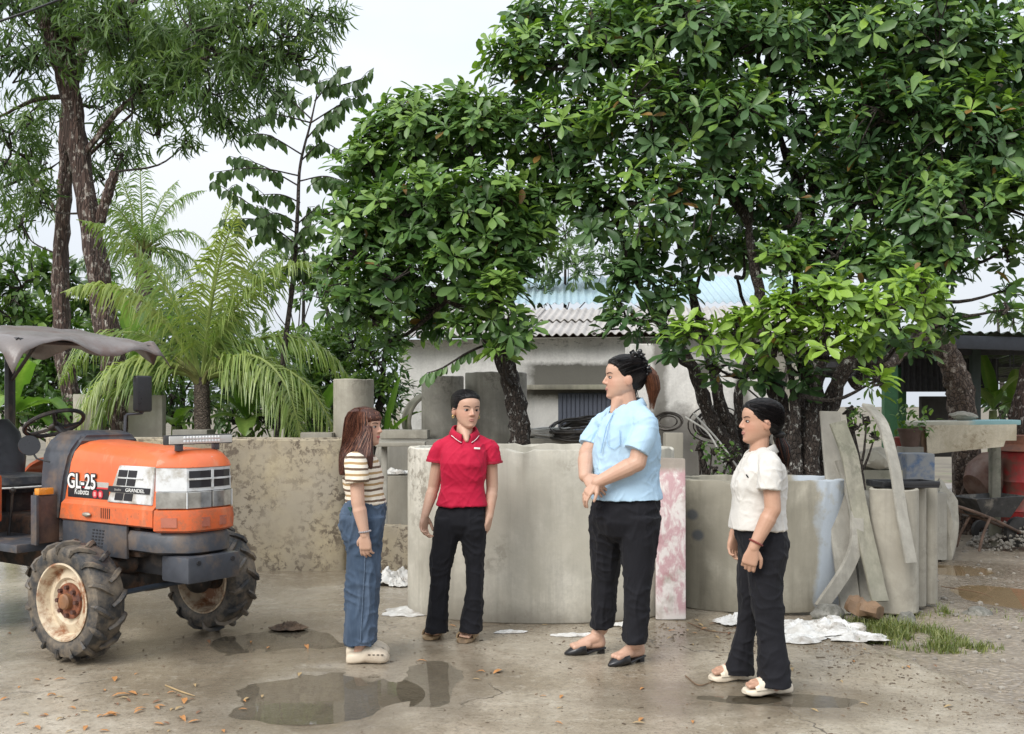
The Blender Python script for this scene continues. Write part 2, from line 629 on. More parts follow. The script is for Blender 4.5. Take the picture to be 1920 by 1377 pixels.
for i, p in enumerate(PUD):
    puddle(p[0], p[1], p[2], p[3], -.0045, WATER, 'clear rainwater puddle lying on the concrete yard')
for p in DPUD:
    puddle(p[0], p[1], p[2], p[3], -.034, MUD, 'muddy brown puddle lying on the dirt track')

# ================================================================== CONCRETE RINGS AND SLABS
def ring_bm(Ro, th, h, seg=96, bev=.008, rough=.004):
    bm = NB()
    prof = [(Ro - bev, 0), (Ro, bev), (Ro, h * .25), (Ro, h * .5), (Ro, h * .75), (Ro, h - bev), (Ro - bev, h), (Ro - th + bev, h), (Ro - th, h - bev), (Ro - th, h * .5), (Ro - th, bev), (Ro - th + bev, 0)]
    revolve(bm, prof, Matrix.Identity(4), seg)
    for v in bm.verts:
        v.co += v.co * (rough * noise.noise(v.co * 3)) * .5
        if v.co.z > h - .02:
            v.co.z += rough * 2.2 * noise.noise(v.co * 9)
            ch = noise.noise(V((v.co.x * 7, v.co.y * 7, Ro * 10)))
            if ch > .28: v.co.z -= min(.03, (ch - .28) * .12)
    return bm

def pinkmask(t, c):
    v = t.coord('Object', (1, 1, .45))
    n = t.noise(13, 6, .7, v, .4)
    z = t.sep(t.coord('Object'))[2]
    w = t.mix(t.rng(t.noise(5, 4, .6), .34, .5, 0, .9), c, (.74, .69, .66))
    p = t.math('MULTIPLY', t.rng(n, .45, .56), t.rng(z, .02, .08))
    w = t.mix(t.math('MULTIPLY', p, .62), w, (.42, .15, .19))
    return t.mix(t.rng(z, .98, 1.03), w, c)
def bluemask(t, c):
    x = t.sep(t.coord('Object'))
    n = t.noise(3.5, 5, .6)
    k = t.math('MULTIPLY', t.rng(t.math('ADD', x[0], t.math('MULTIPLY', n, .22)), .42, .47), t.rng(n, .3, .42))
    c = t.mix(t.math('MULTIPLY', k, .75), c, (.42, .48, .55))
    b = t.voro(3.6, t.coord('Object', (1, .4, 1)))
    b2 = t.math('MULTIPLY', t.rng(b, .1, .17, 1, 0), t.rng(x[0], -.35, -.45, 0, 1))
    return t.mix(t.math('MULTIPLY', b2, .7), c, (.06, .075, .10))

C_RING = concrete('ring_concrete', (.62, .59, .51), (.42, .395, .33), stain=(.48, .45, .37), stain_amt=.75, spots=(.26, .235, .19), spots_amt=.28, streak=.6, extra=lambda t, c: t.mix(t.rng(t.math('ADD', t.sep(t.coord('Object'))[2], t.math('MULTIPLY', t.noise(5, 5, .65), .25)), .28, .14, 0, .55), c, (.21, .19, .155)))
C_TANK = concrete('mouldy_concrete', (.46, .385, .25), (.31, .262, .185), stain=(.36, .318, .25), stain_amt=.9, spots=(.10, .075, .055), spots_amt=1.0, streak=.25)
C_GREY = concrete('grey_concrete', (.41, .39, .335), (.23, .215, .18), stain=(.29, .275, .24), stain_amt=.7, spots=(.2, .185, .16), spots_amt=.12, streak=.6)
C_PALE = concrete('pale_concrete', (.47, .44, .365), (.30, .275, .225), stain=(.32, .295, .24), stain_amt=.7, spots=(.24, .22, .18), spots_amt=.08, streak=.6)
C_RIGHT = concrete('bluish_concrete', (.41, .38, .305), (.235, .215, .165), stain=(.27, .248, .195), stain_amt=.7, spots=(.13, .11, .09), spots_amt=.25, streak=.6, extra=bluemask)
C_PINK = concrete('pink_concrete', (.42, .36, .30), (.3, .26, .22), streak=.2, extra=pinkmask)
C_MOSS = concrete('mossy_concrete', (.34, .32, .255), (.19, .18, .14), stain=(.2, .2, .14), stain_amt=.5, spots=(.13, .13, .095), spots_amt=.3, streak=.55)

def ring(name, x, y, Ro, th, h, m, label, cat='concrete ring', group=None, rz=0, z=0, oval=1.0):
    bm = ring_bm(Ro, th, h)
    if oval != 1.0:
        for v in bm.verts:
            r_ = math.hypot(v.co.x, v.co.y)
            k = (Ro * oval - (Ro - r_)) / (Ro * oval) if r_ > 1e-6 else 1
            v.co.y *= oval
    o = obj(name, bm, m)
    o.location = (x, y, z); o.rotation_euler = (0, 0, rz)
    return tag(o, label, cat, group)

ring('concrete_ring', .206, 7.43, .95, .085, 1.155, C_RING, 'big tan oval concrete ring behind the woman in the red polo', oval=.56)
ring('concrete_ring', 1.81, 7.6, .635, .08, .92, C_RIGHT, 'low grey oval concrete ring with a pale blue smear beside the leaning strips', oval=.56)
ring('concrete_ring', W(830, 0, 10.6).x, 10.6, .215, .045, 1.745, C_GREY, 'tall narrow concrete pipe standing behind the woman in red', 'concrete pipe')
ring('concrete_ring', W(930, 0, 10.95).x, 10.95, .325, .05, 1.79, C_GREY, 'wide tall concrete pipe just behind the slim leaning trunk', 'concrete pipe')
ring('concrete_pipe', W(663, 0, 10.1).x, 10.1, .195, .04, 1.70, C_PALE, 'pale concrete pipe standing alone beside the mouldy tank', 'concrete pipe')

def wall_ring(name, path, th, h, m, label, cat):
    """closed outline extruded as a hollow tank; vertices world"""
    bm = NB()
    pts = [V((p[0], p[1], 0)) for p in curve_pts([V((a, b, 0)) for a, b in path + path[:1]], 5)[:-1]]
    c = sum(pts, V()) / len(pts)
    n = len(pts)
    nrm = []
    for i in range(n):
        d = (pts[(i + 1) % n] - pts[i - 1]).normalized()
        nn = V((d.y, -d.x, 0))
        if nn.dot(pts[i] - c) < 0: nn = -nn
        nrm.append(nn)
    b = .01
    levels = [(0, 0), (0, h * .33), (0, h * .66), (0, h - b), (-b, h), (-th + b, h), (-th, h - b), (-th, .0)]
    rs = []
    for off, z in levels:
        rs.append([bm.verts.new(pts[i] + nrm[i] * off + V((0, 0, z + (.006 * noise.noise(pts[i] * 4) if z > h * .9 else 0)))) for i in range(n)])
    rs.append(rs[0])
    for a, bb in zip(rs[:-1], rs[1:]):
        for i in range(n):
            j = (i + 1) % n
            bm.faces.new((a[i], a[j], bb[j], bb[i]))
    bmesh.ops.translate(bm, vec=-c, verts=bm.verts)
    o = obj(name, bm, m)
    o.location = c
    return tag(o, label, cat)
def XD(px, d): return ((px - 960) / FPX * d, d)
wall_ring('concrete_tank', [XD(100, 9.5), XD(260, 9.22), XD(420, 9.12), XD(560, 9.1), XD(632, 9.12), XD(650, 9.22), XD(654, 9.45), XD(630, 9.62), XD(400, 9.72), XD(110, 9.95)], .09, 1.15, C_TANK,
          'yellowish mould-blotched concrete tank behind the tractor', 'tank')

def slab(name, c, size, m, label, cat, rot=None, bev=.012, group=None):
    bm = NB()
    box(bm, (0, 0, size[2] / 2), size, bev=bev)
    bmesh.ops.subdivide_edges(bm, edges=[e for e in bm.edges if e.calc_length() > .15], cuts=4, use_grid_fill=True)
    for v in bm.verts: v.co += V((noise.noise(v.co * 7), noise.noise(v.co * 7 + V((3, 0, 0))), noise.noise(v.co * 7 + V((0, 5, 0))))) * .004
    o = obj(name, bm, m)
    o.location = c
    if rot: o.rotation_euler = rot
    return tag(o, label, cat, group)

slab('concrete_strip', (1.075, 7.05, 0), (.2, .06, 1.09), C_PINK, 'upright concrete strip streaked with pink paint beside the big ring', 'concrete strip', (R(-2.5), 0, R(-6)))
slab('concrete_block', (W(1262, 0, 8.95).x, 8.95, 0), (.155, .155, 1.215), C_PALE, 'pale square concrete post behind the pink-streaked strip', 'concrete post')
slab('concrete_block', (W(276, 0, 10.4).x, 10.4, 0), (.34, .12, 1.55), C_PALE, 'pale concrete slab standing behind the tractor mirror', 'concrete slab')
slab('concrete_block', (W(165, 0, 10.6).x, 10.6, 0), (.26, .12, 1.56), C_PALE, 'pale concrete slab standing between the two bark trunks', 'concrete slab')
slab('concrete_block', (W(364, 0, 10.3).x, 10.3, 0), (.34, .3, 1.21), C_GREY, 'small grey concrete block at the foot of the coconut palm', 'concrete block')
slab('concrete_block', (W(598, 0, 10.0).x, 10.0, 0), (.3, .3, 1.19), C_PALE, 'pale concrete block beside the lone standing pipe', 'concrete block')
# the gap between tank and ring
slab('concrete_block', (W(738, 0, 9.5).x, 9.5, 0), (.34, .4, .82), C_PALE, 'grey concrete block behind the woman in the striped top', 'concrete block')
slab('concrete_block', (W(770, 0, 10.15).x, 10.15, 0), (.6, .3, 1.12), C_GREY, 'low grey concrete kerb block between pipe and ring', 'concrete block')
slab('concrete_block', (W(760, 0, 10.18).x, 10.18, 1.125), (.46, .3, .085), C_PALE, 'flat concrete slab lying on the low grey kerb block', 'concrete slab')
slab('concrete_block', (W(742, 0, 8.9).x, 8.9, 0), (.3, .22, .42), C_TANK, 'stained brown stone block on the ground by the plastic rubble', 'stone block', (0, R(4), .2))
# small bench of concrete with slab on props
bt = empty('concrete_bench', (W(752, 0, 9.0).x, 9.0, 0), .05, 'rough concrete slab laid on two props behind the striped top', 'bench')
bm = NB(); box(bm, (0, 0, 1.115), (.42, .32, .035), bev=.006); obj('slab', bm, C_PALE, bt)
for sx in (-.15, .17):
    bm = NB(); box(bm, (sx, .08, .56), (.05, .05, 1.075), bev=.006); obj('prop', bm, C_GREY, bt)

# ring lying on its side against the house, dark inside
bm = ring_bm(.33, .035, .5)
o = obj('culvert_ring', bm, C_MOSS)
o.location = (W(808, 0, 11.6).x, 11.6, .96 + .33 - .02); o.rotation_euler = (R(90), 0, R(14))
tag(o, 'dark hollow concrete culvert lying on its side by the house', 'concrete pipe')
slab('concrete_block', (W(806, 0, 11.9).x, 11.85, 0), (.8, .6, .945), C_GREY, 'grey concrete plinth carrying the hollow culvert', 'concrete plinth')

# three slim pipes and leaning strips on the right
PB = 7.2
ring('concrete_pipe', W(1676, 0, 7.35).x, 7.35, .165, .03, .865, C_RIGHT and C_PALE, 'stout concrete pipe with a grey damp patch under the black tray', 'concrete pipe')
ring('concrete_pipe', W(1716, 0, 7.52).x, 7.52, .075, .018, .86, C_PALE, 'slim pale concrete pipe between the stout pipe and the end pipe', 'concrete pipe')
ring('concrete_pipe', W(1744, 0, 7.6).x, 7.6, .052, .016, .86, C_PALE, 'slimmest pale concrete pipe at the end of the row', 'concrete pipe')
bm = NB()
box(bm, (0, 0, .012), (.42, .26, .02), bev=.006)
for sx, sy, a, b in ((0, .125, .42, .02), (0, -.125, .42, .02), (.2, 0, .02, .23), (-.2, 0, .02, .23)):
    box(bm, (sx, sy, .033), (a, b, .03), bev=.004)
o = obj('tray', bm, simple('black_plastic', (.018, .018, .02), .4))
o.location = (W(1692, 0, 7.42).x, 7.42, .866); o.rotation_euler = (0, 0, .12)
tag(o, 'flat black plastic tray lying on the concrete pipes', 'tray')

def strip(pts, w, th, m, label, face=None, grp=None):
    """concrete strip following world points; width runs across the view, thickness along the view"""
    bm = NB()
    P = curve_pts(pts, 7)
    rs = []
    for i, p in enumerate(P):
        d = (P[min(i + 1, len(P) - 1)] - P[max(i - 1, 0)]).normalized()
        n = V(face or (0.15, -1, 0)); n = (n - d * n.dot(d)).normalized()
        s = d.cross(n).normalized()
        ww = w * (1 + .03 * noise.noise(p * 6)) / 2
        j = .004 * noise.noise(p * 9)
        rs.append([bm.verts.new(p + s * (a * ww + j) + n * (b * th / 2)) for a, b in ((-1, -.8), (-.975, -1), (.975, -1), (1, -.8), (1, .8), (.975, 1), (-.975, 1), (-1, .8))])
    rings_to_faces(bm, rs)
    o = obj('concrete_strip', bm, m, origin=P[-1], world=True)
    return tag(o, label, 'concrete strip', grp)
strip([W(1556, 772, 7.62), W(1562, 850, 7.55), W(1574, 980, 7.38), W(1596, 1150, 7.25)], .15, .024, C_GREY, 'upright grey concrete strip leaning at the edge of the low ring')
strip([W(1568, 840, 7.8), W(1570, 980, 7.6), W(1574, 1142, 7.4)], .15, .035, C_PALE, 'pale concrete strip half hidden behind the bowed one')
strip([W(1577, 862, 7.5), W(1592, 910, 7.45), W(1606, 975, 7.28), W(1596, 1050, 7.2), W(1538, 1140, 7.16)], .085, .04, C_GREY, 'bowed concrete strip curving outward at its foot')
strip([W(1570, 792, 7.45), W(1594, 860, 7.38), W(1612, 960, 7.3), W(1650, 1128, 7.06)], .125, .024, C_MOSS, 'broad mottled concrete strip leaning across the others', (.25, -1, 0))
strip([W(1626, 760, 7.62), W(1655, 795, 7.42), W(1678, 880, 7.24), W(1692, 970, 7.14), W(1708, 1056, 7.06)], .085, .022, C_GREY, 'long curved pale concrete strip arching over the pipes', (.3, -1, 0))
strip([W(1615, 920, 7.7), W(1625, 1040, 7.5), W(1632, 1150, 7.3)], .16, .03, C_GREY, 'short dark concrete strip in the gap between ring and pipe')

def rock(c, s, m, label, cat='stone', seed=0, name='stone', group=None):
    bm = NB()
    bmesh.ops.create_icosphere(bm, subdivisions=3, radius=1.0)
    for v in bm.verts:
        n = v.co.normalized()
        k = 1 + .32 * noise.noise(n * 1.4 + V((seed, 0, 0))) + .12 * noise.noise(n * 3.5 + V((seed, 3, 0)))
        v.co = V((n.x * s[0], n.y * s[1], n.z * s[2])) * k
    o = obj(name, bm, m, smooth=28)
    o.location = c
    return tag(o, label, cat, group)
ROCK = concrete('rock', (.25, .24, .21), (.12, .115, .1), streak=0, spots=(.1, .1, .08), scale=3)
WOOD = simple('old_wood', (.17, .105, .06), .75, var=.4, sc=9, bump=.4, bsc=30)
rock((*W(1552, 0, 7.0).xy, .05), (.1, .08, .075), ROCK, 'grey stone at the foot of the bowed strip', seed=2)
rock((*W(1700, 0, 6.95).xy, .02), (.06, .05, .05), ROCK, 'small grey stone against the stout pipe', seed=5)
rock((*W(1832, 0, 7.3).xy, -.01), (.09, .07, .045), ROCK, 'flat grey stone beside the muddy puddle', seed=8)
rock((*W(1640, 0, 8.9).xy, 0.98), (.17, .13, .10), C_PALE, 'rounded pale boulder on the block behind the arched strip', seed=11)
slab('concrete_block', (W(1640, 0, 8.9).x, 8.95, 0), (.4, .34, .90), C_MOSS, 'mossy concrete block under the rounded boulder', 'concrete block')
bm = NB()
stube(bm, [W(1588, 1128, 7.0), W(1615, 1140, 6.95), W(1650, 1150, 6.85)], [.05, .065, .05], 5, 10, .5, 3)
tag(obj('log', bm, WOOD, origin=W(1615, 1140, 6.95), world=True), 'weathered brown piece of wood by the grass', 'wood')
# crumpled plastic / cement bags
SHEET = NT('dirty_plastic')
SHEET.set(Base_Color=SHEET.mix(SHEET.rng(SHEET.noise(5, 6, .7), .5, .66, 0, .8), SHEET.ramp(SHEET.noise(14, 4), [(.3, (.5, .48, .44)), (.6, (.70, .69, .66))]), (.24, .20, .155)), Roughness=.5)
SHEET = SHEET.m
def crumple(c, sx, sy, h, seed, label, rz=0, cat='plastic sheet', m=None, name='plastic_sheet', n=34):
    bm = NB()
    g = []
    for j in range(n):
        row = []
        for i in range(n):
            u, v = i / (n - 1) * 2 - 1, j / (n - 1) * 2 - 1
            r = max(abs(u), abs(v))
            a = math.atan2(v, u)
            rad = 1 + .35 * noise.noise(V((math.cos(a) * 1.6 + seed, math.sin(a) * 1.6, 0)))
            # square to disc
            l = math.hypot(u, v) or 1
            x, y = u / l * r * rad * sx, v / l * r * rad * sy
            p = V((x / max(sx, sy) * 2.4 + seed, y / max(sx, sy) * 2.4, seed))
            z = (.5 + noise.noise(p * 1.1)) * .6 + .45 * abs(noise.noise(p * 2.6)) + .22 * abs(noise.noise(p * 6))
            z = max(0.0, z) * h * (1 - .8 * r ** 2) * .62
            x += .12 * sx * noise.noise(p * 2.7 + V((0, 9, 0)))
            row.append(bm.verts.new((x, y, z + .004)))
        g.append(row)
    for j in range(n - 1):
        for i in range(n - 1):
            bm.faces.new((g[j][i], g[j][i + 1], g[j + 1][i + 1], g[j + 1][i]))
    o = obj(name, bm, m or SHEET, smooth=30)
    o.location = c; o.rotation_euler = (0, 0, rz)
    sd = o.modifiers.new('thickness', 'SOLIDIFY'); sd.thickness = .003
    return tag(o, label, cat)
crumple(G(1535, 1182) + V((0, 0, .0)), .36, .26, .20, 3, 'crumpled white plastic sheeting lying before the low grey ring', .1)
crumple(G(1600, 1196), .22, .14, .08, 9, 'flat tail of white sheeting beside the grass', -.2)
crumple(G(1385, 1168), .16, .14, .13, 14, 'small crumpled white sheet beside the pink strip', .4)
crumple(G(1490, 1200), .2, .12, .07, 19, 'thin dirty white sheet behind the woman in the white shirt', .1)
crumple(G(745, 1095), .16, .22, .28, 23, 'torn white bag heaped against the big ring', .5)
crumple(G(770, 1148), .2, .16, .05, 29, 'muddy white scraps at the foot of the big ring', .3)
crumple(G(745, 1085) + V((-.02, .3, .3)), .12, .15, .2, 33, 'brown stained bag on the stone block', .2, m=simple('brown_bag', (.3, .22, .14), .7, var=.4, sc=7))
crumple(G(958, 1186), .10, .05, .03, 37, 'white scrap lying between red-shirt woman and ring', .1)
crumple(G(1080, 1192), .16, .05, .035, 41, 'long white scrap lying behind the black mules', .05)
crumple(G(1180, 1172), .12, .08, .05, 45, 'white scrap under the big ring near the pink strip', .2)
crumple((W(742, 0, 9.5).x, 9.42, .825), .16, .12, .1, 51, 'white cloth bundle lying on the grey block', .1)
RAG = simple('rag', (.10, .065, .04), .8, var=.7, sc=14)
crumple(G(543, 1180), .11, .1, .10, 57, 'dark brown rag crumpled on the wet concrete', .2, 'rag', RAG, 'rag')

# ================================================================== HOUSE BEHIND
HS = 1.31
HX0, HY0 = W(750, 0, 17.0).x, 17.0
HX1, HY1 = W(1420, 0, 16.25).x, 16.25
hang = math.atan2(HY1 - HY0, HX1 - HX0)
HL = math.hypot(HX1 - HX0, HY1 - HY0) / HS
house = empty('plastered_house', (HX0, HY0, -.44), hang, 'low white plastered house with grey corrugated roof', 'house')
house.scale = (HS, HS, HS)
def housewall(t, c):
    p = t.sep(t.coord('Object'))
    n = t.noise(6, 6, .7)
    zz = t.math('ADD', p[2], t.math('MULTIPLY', n, .16))
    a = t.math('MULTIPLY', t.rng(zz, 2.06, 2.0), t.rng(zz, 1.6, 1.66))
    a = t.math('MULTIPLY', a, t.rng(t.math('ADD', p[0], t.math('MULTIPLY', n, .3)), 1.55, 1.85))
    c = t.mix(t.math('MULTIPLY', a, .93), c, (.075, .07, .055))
    b = t.math('MULTIPLY', t.rng(t.noise(9, 5, .75, t.coord('Object', (1, 1, 3))), .55, .62), t.rng(p[2], 2.12, 2.2))
    c = t.mix(t.math('MULTIPLY', b, .7), c, (.2, .2, .19))
    w = t.math('MULTIPLY', t.rng(t.math('ADD', p[0], t.math('MULTIPLY', n, .35)), 3.0, 3.15), t.rng(t.math('ADD', p[0], t.math('MULTIPLY', n, .3)), 3.7, 3.5))
    return t.mix(t.math('MULTIPLY', w, .75), c, (.14, .13, .11))
PLASTER = concrete('house_plaster', (.80, .785, .75), (.68, .665, .63), spots=(.5, .48, .45), spots_amt=.2, streak=.25, extra=housewall)
bm = NB()
EH = 2.26
box(bm, (HL / 2, 1.5, EH / 2), (HL, 3.0, EH), bev=.01)
obj('wall', bm, PLASTER, house)
bm = NB()
box(bm, (2.15, -.09, 1.66), (1.55, .18, .06), bev=.01)
obj('ledge', bm, C_MOSS, house)
# shutter of vertical slats
DX0, DX1 = 1.98, 3.0
sh = None
SHUT = simple('shutter_paint', (.085, .095, .125), .45, var=.15)
bm = NB(); box(bm, ((DX0 + DX1) / 2, -.006, .82), (DX1 - DX0, .03, 1.54), bev=.004)
sh = obj('shutter', bm, SHUT, house)
sbm = NB(); box(sbm, (0, 0, 0), (.044, .016, 1.52), bev=.004, seg=1)
sme = None
for k in range(19):
    x = DX0 + .03 + k * .053
    if sme is None:
        o = obj('slat', sbm, SHUT, sh); sme = o.data
    else:
        o = link('slat', sme, sh)
    o.location = (x, -.029, .82)
# corrugated fibre-cement roof in separate sheets
FIB = NT('fibre_cement')
FIB.set(Base_Color=FIB.mix(FIB.rng(FIB.noise(3, 6, .7), .45, .68, 0, .6), FIB.ramp(FIB.noise(1.5, 5), [(.3, (.36, .34, .32)), (.7, (.5, .47, .44))]), (.17, .15, .13)), Roughness=.8)
FIB = FIB.m
BLUEM = simple('blue_metal', (.36, .48, .53), .5, metal=.1, var=.1, sc=2, dirt=(.35, .45, .47), dirt_amt=.3)
roof = None
def corr_sheet(w, L, amp, pitch, th=.008, seg=4):
    """sheet in local XY plane, waves along x, length along y"""
    bm = NB()
    n = int(w / pitch * seg * 2)
    a, b = [], []
    for side, lst in ((1, a), (-1, b)):
        for j in (0, 1):
            lst.append([bm.verts.new((i / n * w, j * L, amp * math.sin(2 * math.pi * i / n * w / pitch) + side * th / 2)) for i in range(n + 1)])
    for i in range(n):
        bm.faces.new((a[0][i], a[0][i + 1], a[1][i + 1], a[1][i]))
        bm.faces.new((b[0][i], b[1][i], b[1][i + 1], b[0][i + 1]))
        bm.faces.new((a[0][i], b[0][i], b[0][i + 1], a[0][i + 1]))
        bm.faces.new((a[1][i], a[1][i + 1], b[1][i + 1], b[1][i]))
    return bm
rbm = NB(); box(rbm, (HL / 2, 1.2, 2.40), (HL + .1, .08, .1)); roof = obj('roof', rbm, WOOD, house)
SL = math.atan2(.47, 2.3)
s0 = None
for row in range(2):
    for k in range(6):
        if s0 is None:
            o = obj('roof_sheet', corr_sheet(.9, 1.32, .017, .1), FIB, roof, smooth=60); s0 = o.data
        else:
            o = link('roof_sheet', s0, roof)
        y = -.3 + row * 1.2 * math.cos(SL)
        z = 2.285 + row * (1.2 * math.sin(SL) + .028) + (.012 if k % 2 else 0)
        o.location = (-.14 + k * .85, y, z); o.rotation_euler = (SL, 0, R(.4) * (k % 3 - 1))
# the buttress with rounded shoulder at the right of the house
bm = NB()
poly = [(-.26, 0), (.50, 0), (.50, 1.35), (.47, 1.65), (.38, 1.88), (.24, 2.05), (.05, 2.13), (-.26, 2.13)]
a = [bm.verts.new((x, 0, z)) for x, z in poly]; b = [bm.verts.new((x, .5, z)) for x, z in poly]
rings_to_faces(bm, [a, b])
bmesh.ops.bevel(bm, geom=list(bm.edges), offset=.015, segments=2, affect='EDGES')
def archmask(t, c):
    p = t.sep(t.coord('Object'))
    n = t.noise(5, 6, .7)
    zz = t.math('ADD', p[2], t.math('MULTIPLY', n, .5))
    c = t.mix(t.math('MULTIPLY', t.rng(zz, 1.72, 1.55), .8), c, (.11, .10, .085))
    xx = t.math('ADD', p[0], t.math('MULTIPLY', n, .16))
    k = t.math('MULTIPLY', t.rng(xx, .05, .1), t.rng(xx, .27, .2))
    return t.mix(t.math('MULTIPLY', k, .8), c, (.13, .12, .10))
o = obj('plaster_wall', bm, concrete('arch_plaster', (.78, .76, .72), (.62, .6, .56), streak=.3, extra=archmask))
o.location = (W(1225, 0, 14.6).x, 14.6, -.37); o.scale = (1.26, 1.26, 1.26)
tag(o, 'stained white wall with a rounded shoulder beside the house', 'wall')
bm = NB()
poly = [(-.4, 0), (.4, 0), (.4, 1.45), (.34, 1.68), (.2, 1.84), (0, 1.89), (-.2, 1.84), (-.34, 1.68), (-.4, 1.45)]
a = [bm.verts.new((x, 0, z)) for x, z in poly]; b = [bm.verts.new((x, .3, z)) for x, z in poly]
rings_to_faces(bm, [a, b])
o = obj('plaster_wall', bm, MC['arch_plaster'])
o.location = (W(1380, 0, 14.4).x, 14.4, -.39); o.scale = (1.27, 1.27, 1.27)
tag(o, 'rounded white plaster panel behind the many-stemmed tree', 'wall')
# building with blue metal roof
bh = empty('metal_roofed_building', (W(985, 0, 22.6).x, 22.6, -.47), -.05, 'building behind the house under a pale blue metal roof', 'building')
bh.scale = (1.33, 1.33, 1.33)
bm = NB(); box(bm, (2.4, 2.3, 1.5), (4.6, 3.4, 3.0)); obj('wall', bm, C_PALE, bh)
s0 = None
bsl = math.atan2(.70, 2.4)
for k in range(6):
    if s0 is None:
        o = obj('roof_sheet', corr_sheet(1.0, 2.6, .02, .125, .004), BLUEM, bh, smooth=60); s0 = o.data
    else:
        o = link('roof_sheet', s0, bh)
    o.location = (-.3 + k * .985, -.1, 3.09 + (.006 if k % 2 else 0)); o.rotation_euler = (bsl, 0, 0)
# wire coils on a block behind the ring
slab('concrete_block', (W(1060, 0, 10.3).x, 10.3, 0), (.95, .5, 1.13), C_PALE, 'pale concrete block under the coils of steel wire', 'concrete block')
WIREW = simple('pale_wire', (.5, .49, .46), .45, metal=.4)
WIRED = simple('dark_wire', (.06, .052, .045), .5, metal=.5)
def coil(c, r, n, m, label, tilt=(0, 0, 0), h=.07, wr=.009, seed=0):
    bm = NB()
    rr = random.Random(seed)
    for k in range(n):
        ph = rr.random() * 6
        q = r * rr.uniform(.55, 1.05); dz = rr.uniform(0, h)
        pts = [V((q * math.cos(a + ph), .62 * q * math.sin(a + ph), dz + .012 * math.sin(3 * a + ph))) for a in [2 * math.pi * i / 24 for i in range(24)]]
        tube(bm, pts + pts[:1], wr, 5, False)
    o = obj('wire_coil', bm, m)
    o.location = c; o.rotation_euler = tilt
    return tag(o, label, 'wire coil')
coil((W(1027, 0, 10.2).x, 10.2, 1.145), .25, 16, WIREW, 'flat coil of pale wire lying on the block', wr=.011)
coil((W(1085, 0, 10.15).x, 10.1, 1.18), .3, 18, WIRED, 'coil of dark wire tilted behind the pale coil', (R(22), R(-8), 0), .1, .010, 4)
coil((W(1338, 0, 10.1).x, 10.1, 1.25), .3, 9, WIRED, 'dark wire hoops hanging on the many-stemmed tree', (R(80), 0, .3), .1, .007, 9)
coil((W(1254, 0, 14.4).x, 14.4, 1.22), .22, 6, WIRED, 'wire hoops hanging on the stained wall', (R(82), 0, -.4), .06, .008, 12)
bm = NB(); rcone(bm, (-.09, 0, 0), .022, (.09, 0, .004), .022)
o = obj('tool_handle', bm, simple('black_plastic', (.018, .018, .02), .4)); o.location = (W(1082, 0, 10.4).x, 10.42, 1.283)
tag(o, 'black handle lying on the coils before the shutter', 'handle')
for k, (a, b, c) in enumerate((((1285, 782), (1330, 815), (1365, 885)), ((1300, 775), (1350, 830), (1395, 895)), ((1385, 715), (1470, 790), (1500, 840)))):
    bm = NB(); stube(bm, [W(*a, 9.3), W(*b, 9.2), W(*c, 9.0)], .009, 6, 6)
    tag(obj('cable', bm, WIREW if k < 2 else WIRED, origin=W(*b, 9.2), world=True), ['long bent wire drooping from tree stem to ring', 'lower bent wire drooping onto the grey ring', 'thin black cable crossing the tree stems'][k], 'wire')

# ================================================================== SHED AND YARD THINGS ON THE RIGHT
shed = empty('open_shed', (W(1830, 0, 13.5).x, 13.5, 0), 0, 'open shed with dark sheet roof and green posts', 'shed')
DARKM = simple('dark_metal_sheet', (.045, .045, .05), .55, metal=.3, var=.3)
MOSSM = simple('mossy_roof', (.05, .058, .048), .7, var=.3, sc=6, dirt=(.05, .09, .03), dirt_amt=.7)
GREENP = simple('green_paint', (.035, .13, .05), .45, var=.2)
sx = shed.location.x
def sl(px, py, d): return W(px, py, d) - shed.location
# roof: sheets running away from the camera
s0 = None
y0, z0, x0 = 12.4 - 13.5, 2.34, sl(1690, 0, 12.4).x
for k in range(4):
    if s0 is None:
        o = obj('roof_sheet', corr_sheet(1.1, 5.0, .018, .13, .006), MOSSM, shed, smooth=60); s0 = o.data
    else: o = link('roof_sheet', s0, shed)
    o.location = (x0 + k * 1.08, y0 - .06 * k, z0 - .035 * k + (.008 if k % 2 else 0)); o.rotation_euler = (R(-4.5), R(1.6), 0)
bm = NB(); box(bm, (x0 + 2.1, y0 + .03, z0 - .18), (4.5, .06, .16), Matrix.Rotation(R(1.8), 3, 'Y'), bev=.008); obj('fascia_beam', bm, simple('shed_steel', (.055, .06, .072), .5, metal=.2), shed)
for yy in (1.2, 2.6, 4.0):
    bm = NB(); box(bm, (x0 + 2.1, y0 + yy, z0 - .10 - yy * .079), (4.4, .08, .08)); obj('purlin', bm, DARKM, shed)
for px, d in ((1828, 13.6), (1690, 15.2), (1668, 12.6)):
    p = sl(px, 0, d)
    zt = 2.26 if d < 13 else 2.33 - (d - 12.4) * .085
    bm = NB(); box(bm, (p.x, p.y, zt / 2 - .03), (.11 if d > 13 else .16, .11, zt + .02), bev=.006)
    obj('post', bm, GREENP if px != 1828 else simple('dark_post', (.05, .07, .06), .5), shed)
o = obj('hanging_sheet', corr_sheet(1.35, .46, .016, .08, .004), DARKM, shed, smooth=60)
o.location = sl(1690, 735, 14.4); o.rotation_euler = (R(90), 0, 0)
bm = NB(); box(bm, (0, 0, 0), (.55, .12, .9), bev=.01)
o = obj('partition', bm, simple('dark_board', (.07, .065, .06), .7), shed); o.location = sl(1760, 800, 15.5)
for k, px in enumerate((1893, 1900)):
    bm = NB(); tube(bm, [sl(px, 650, 12.6), sl(px + 1, 690, 12.6)], .006, 5); obj('hook_wire', bm, DARKM, shed)

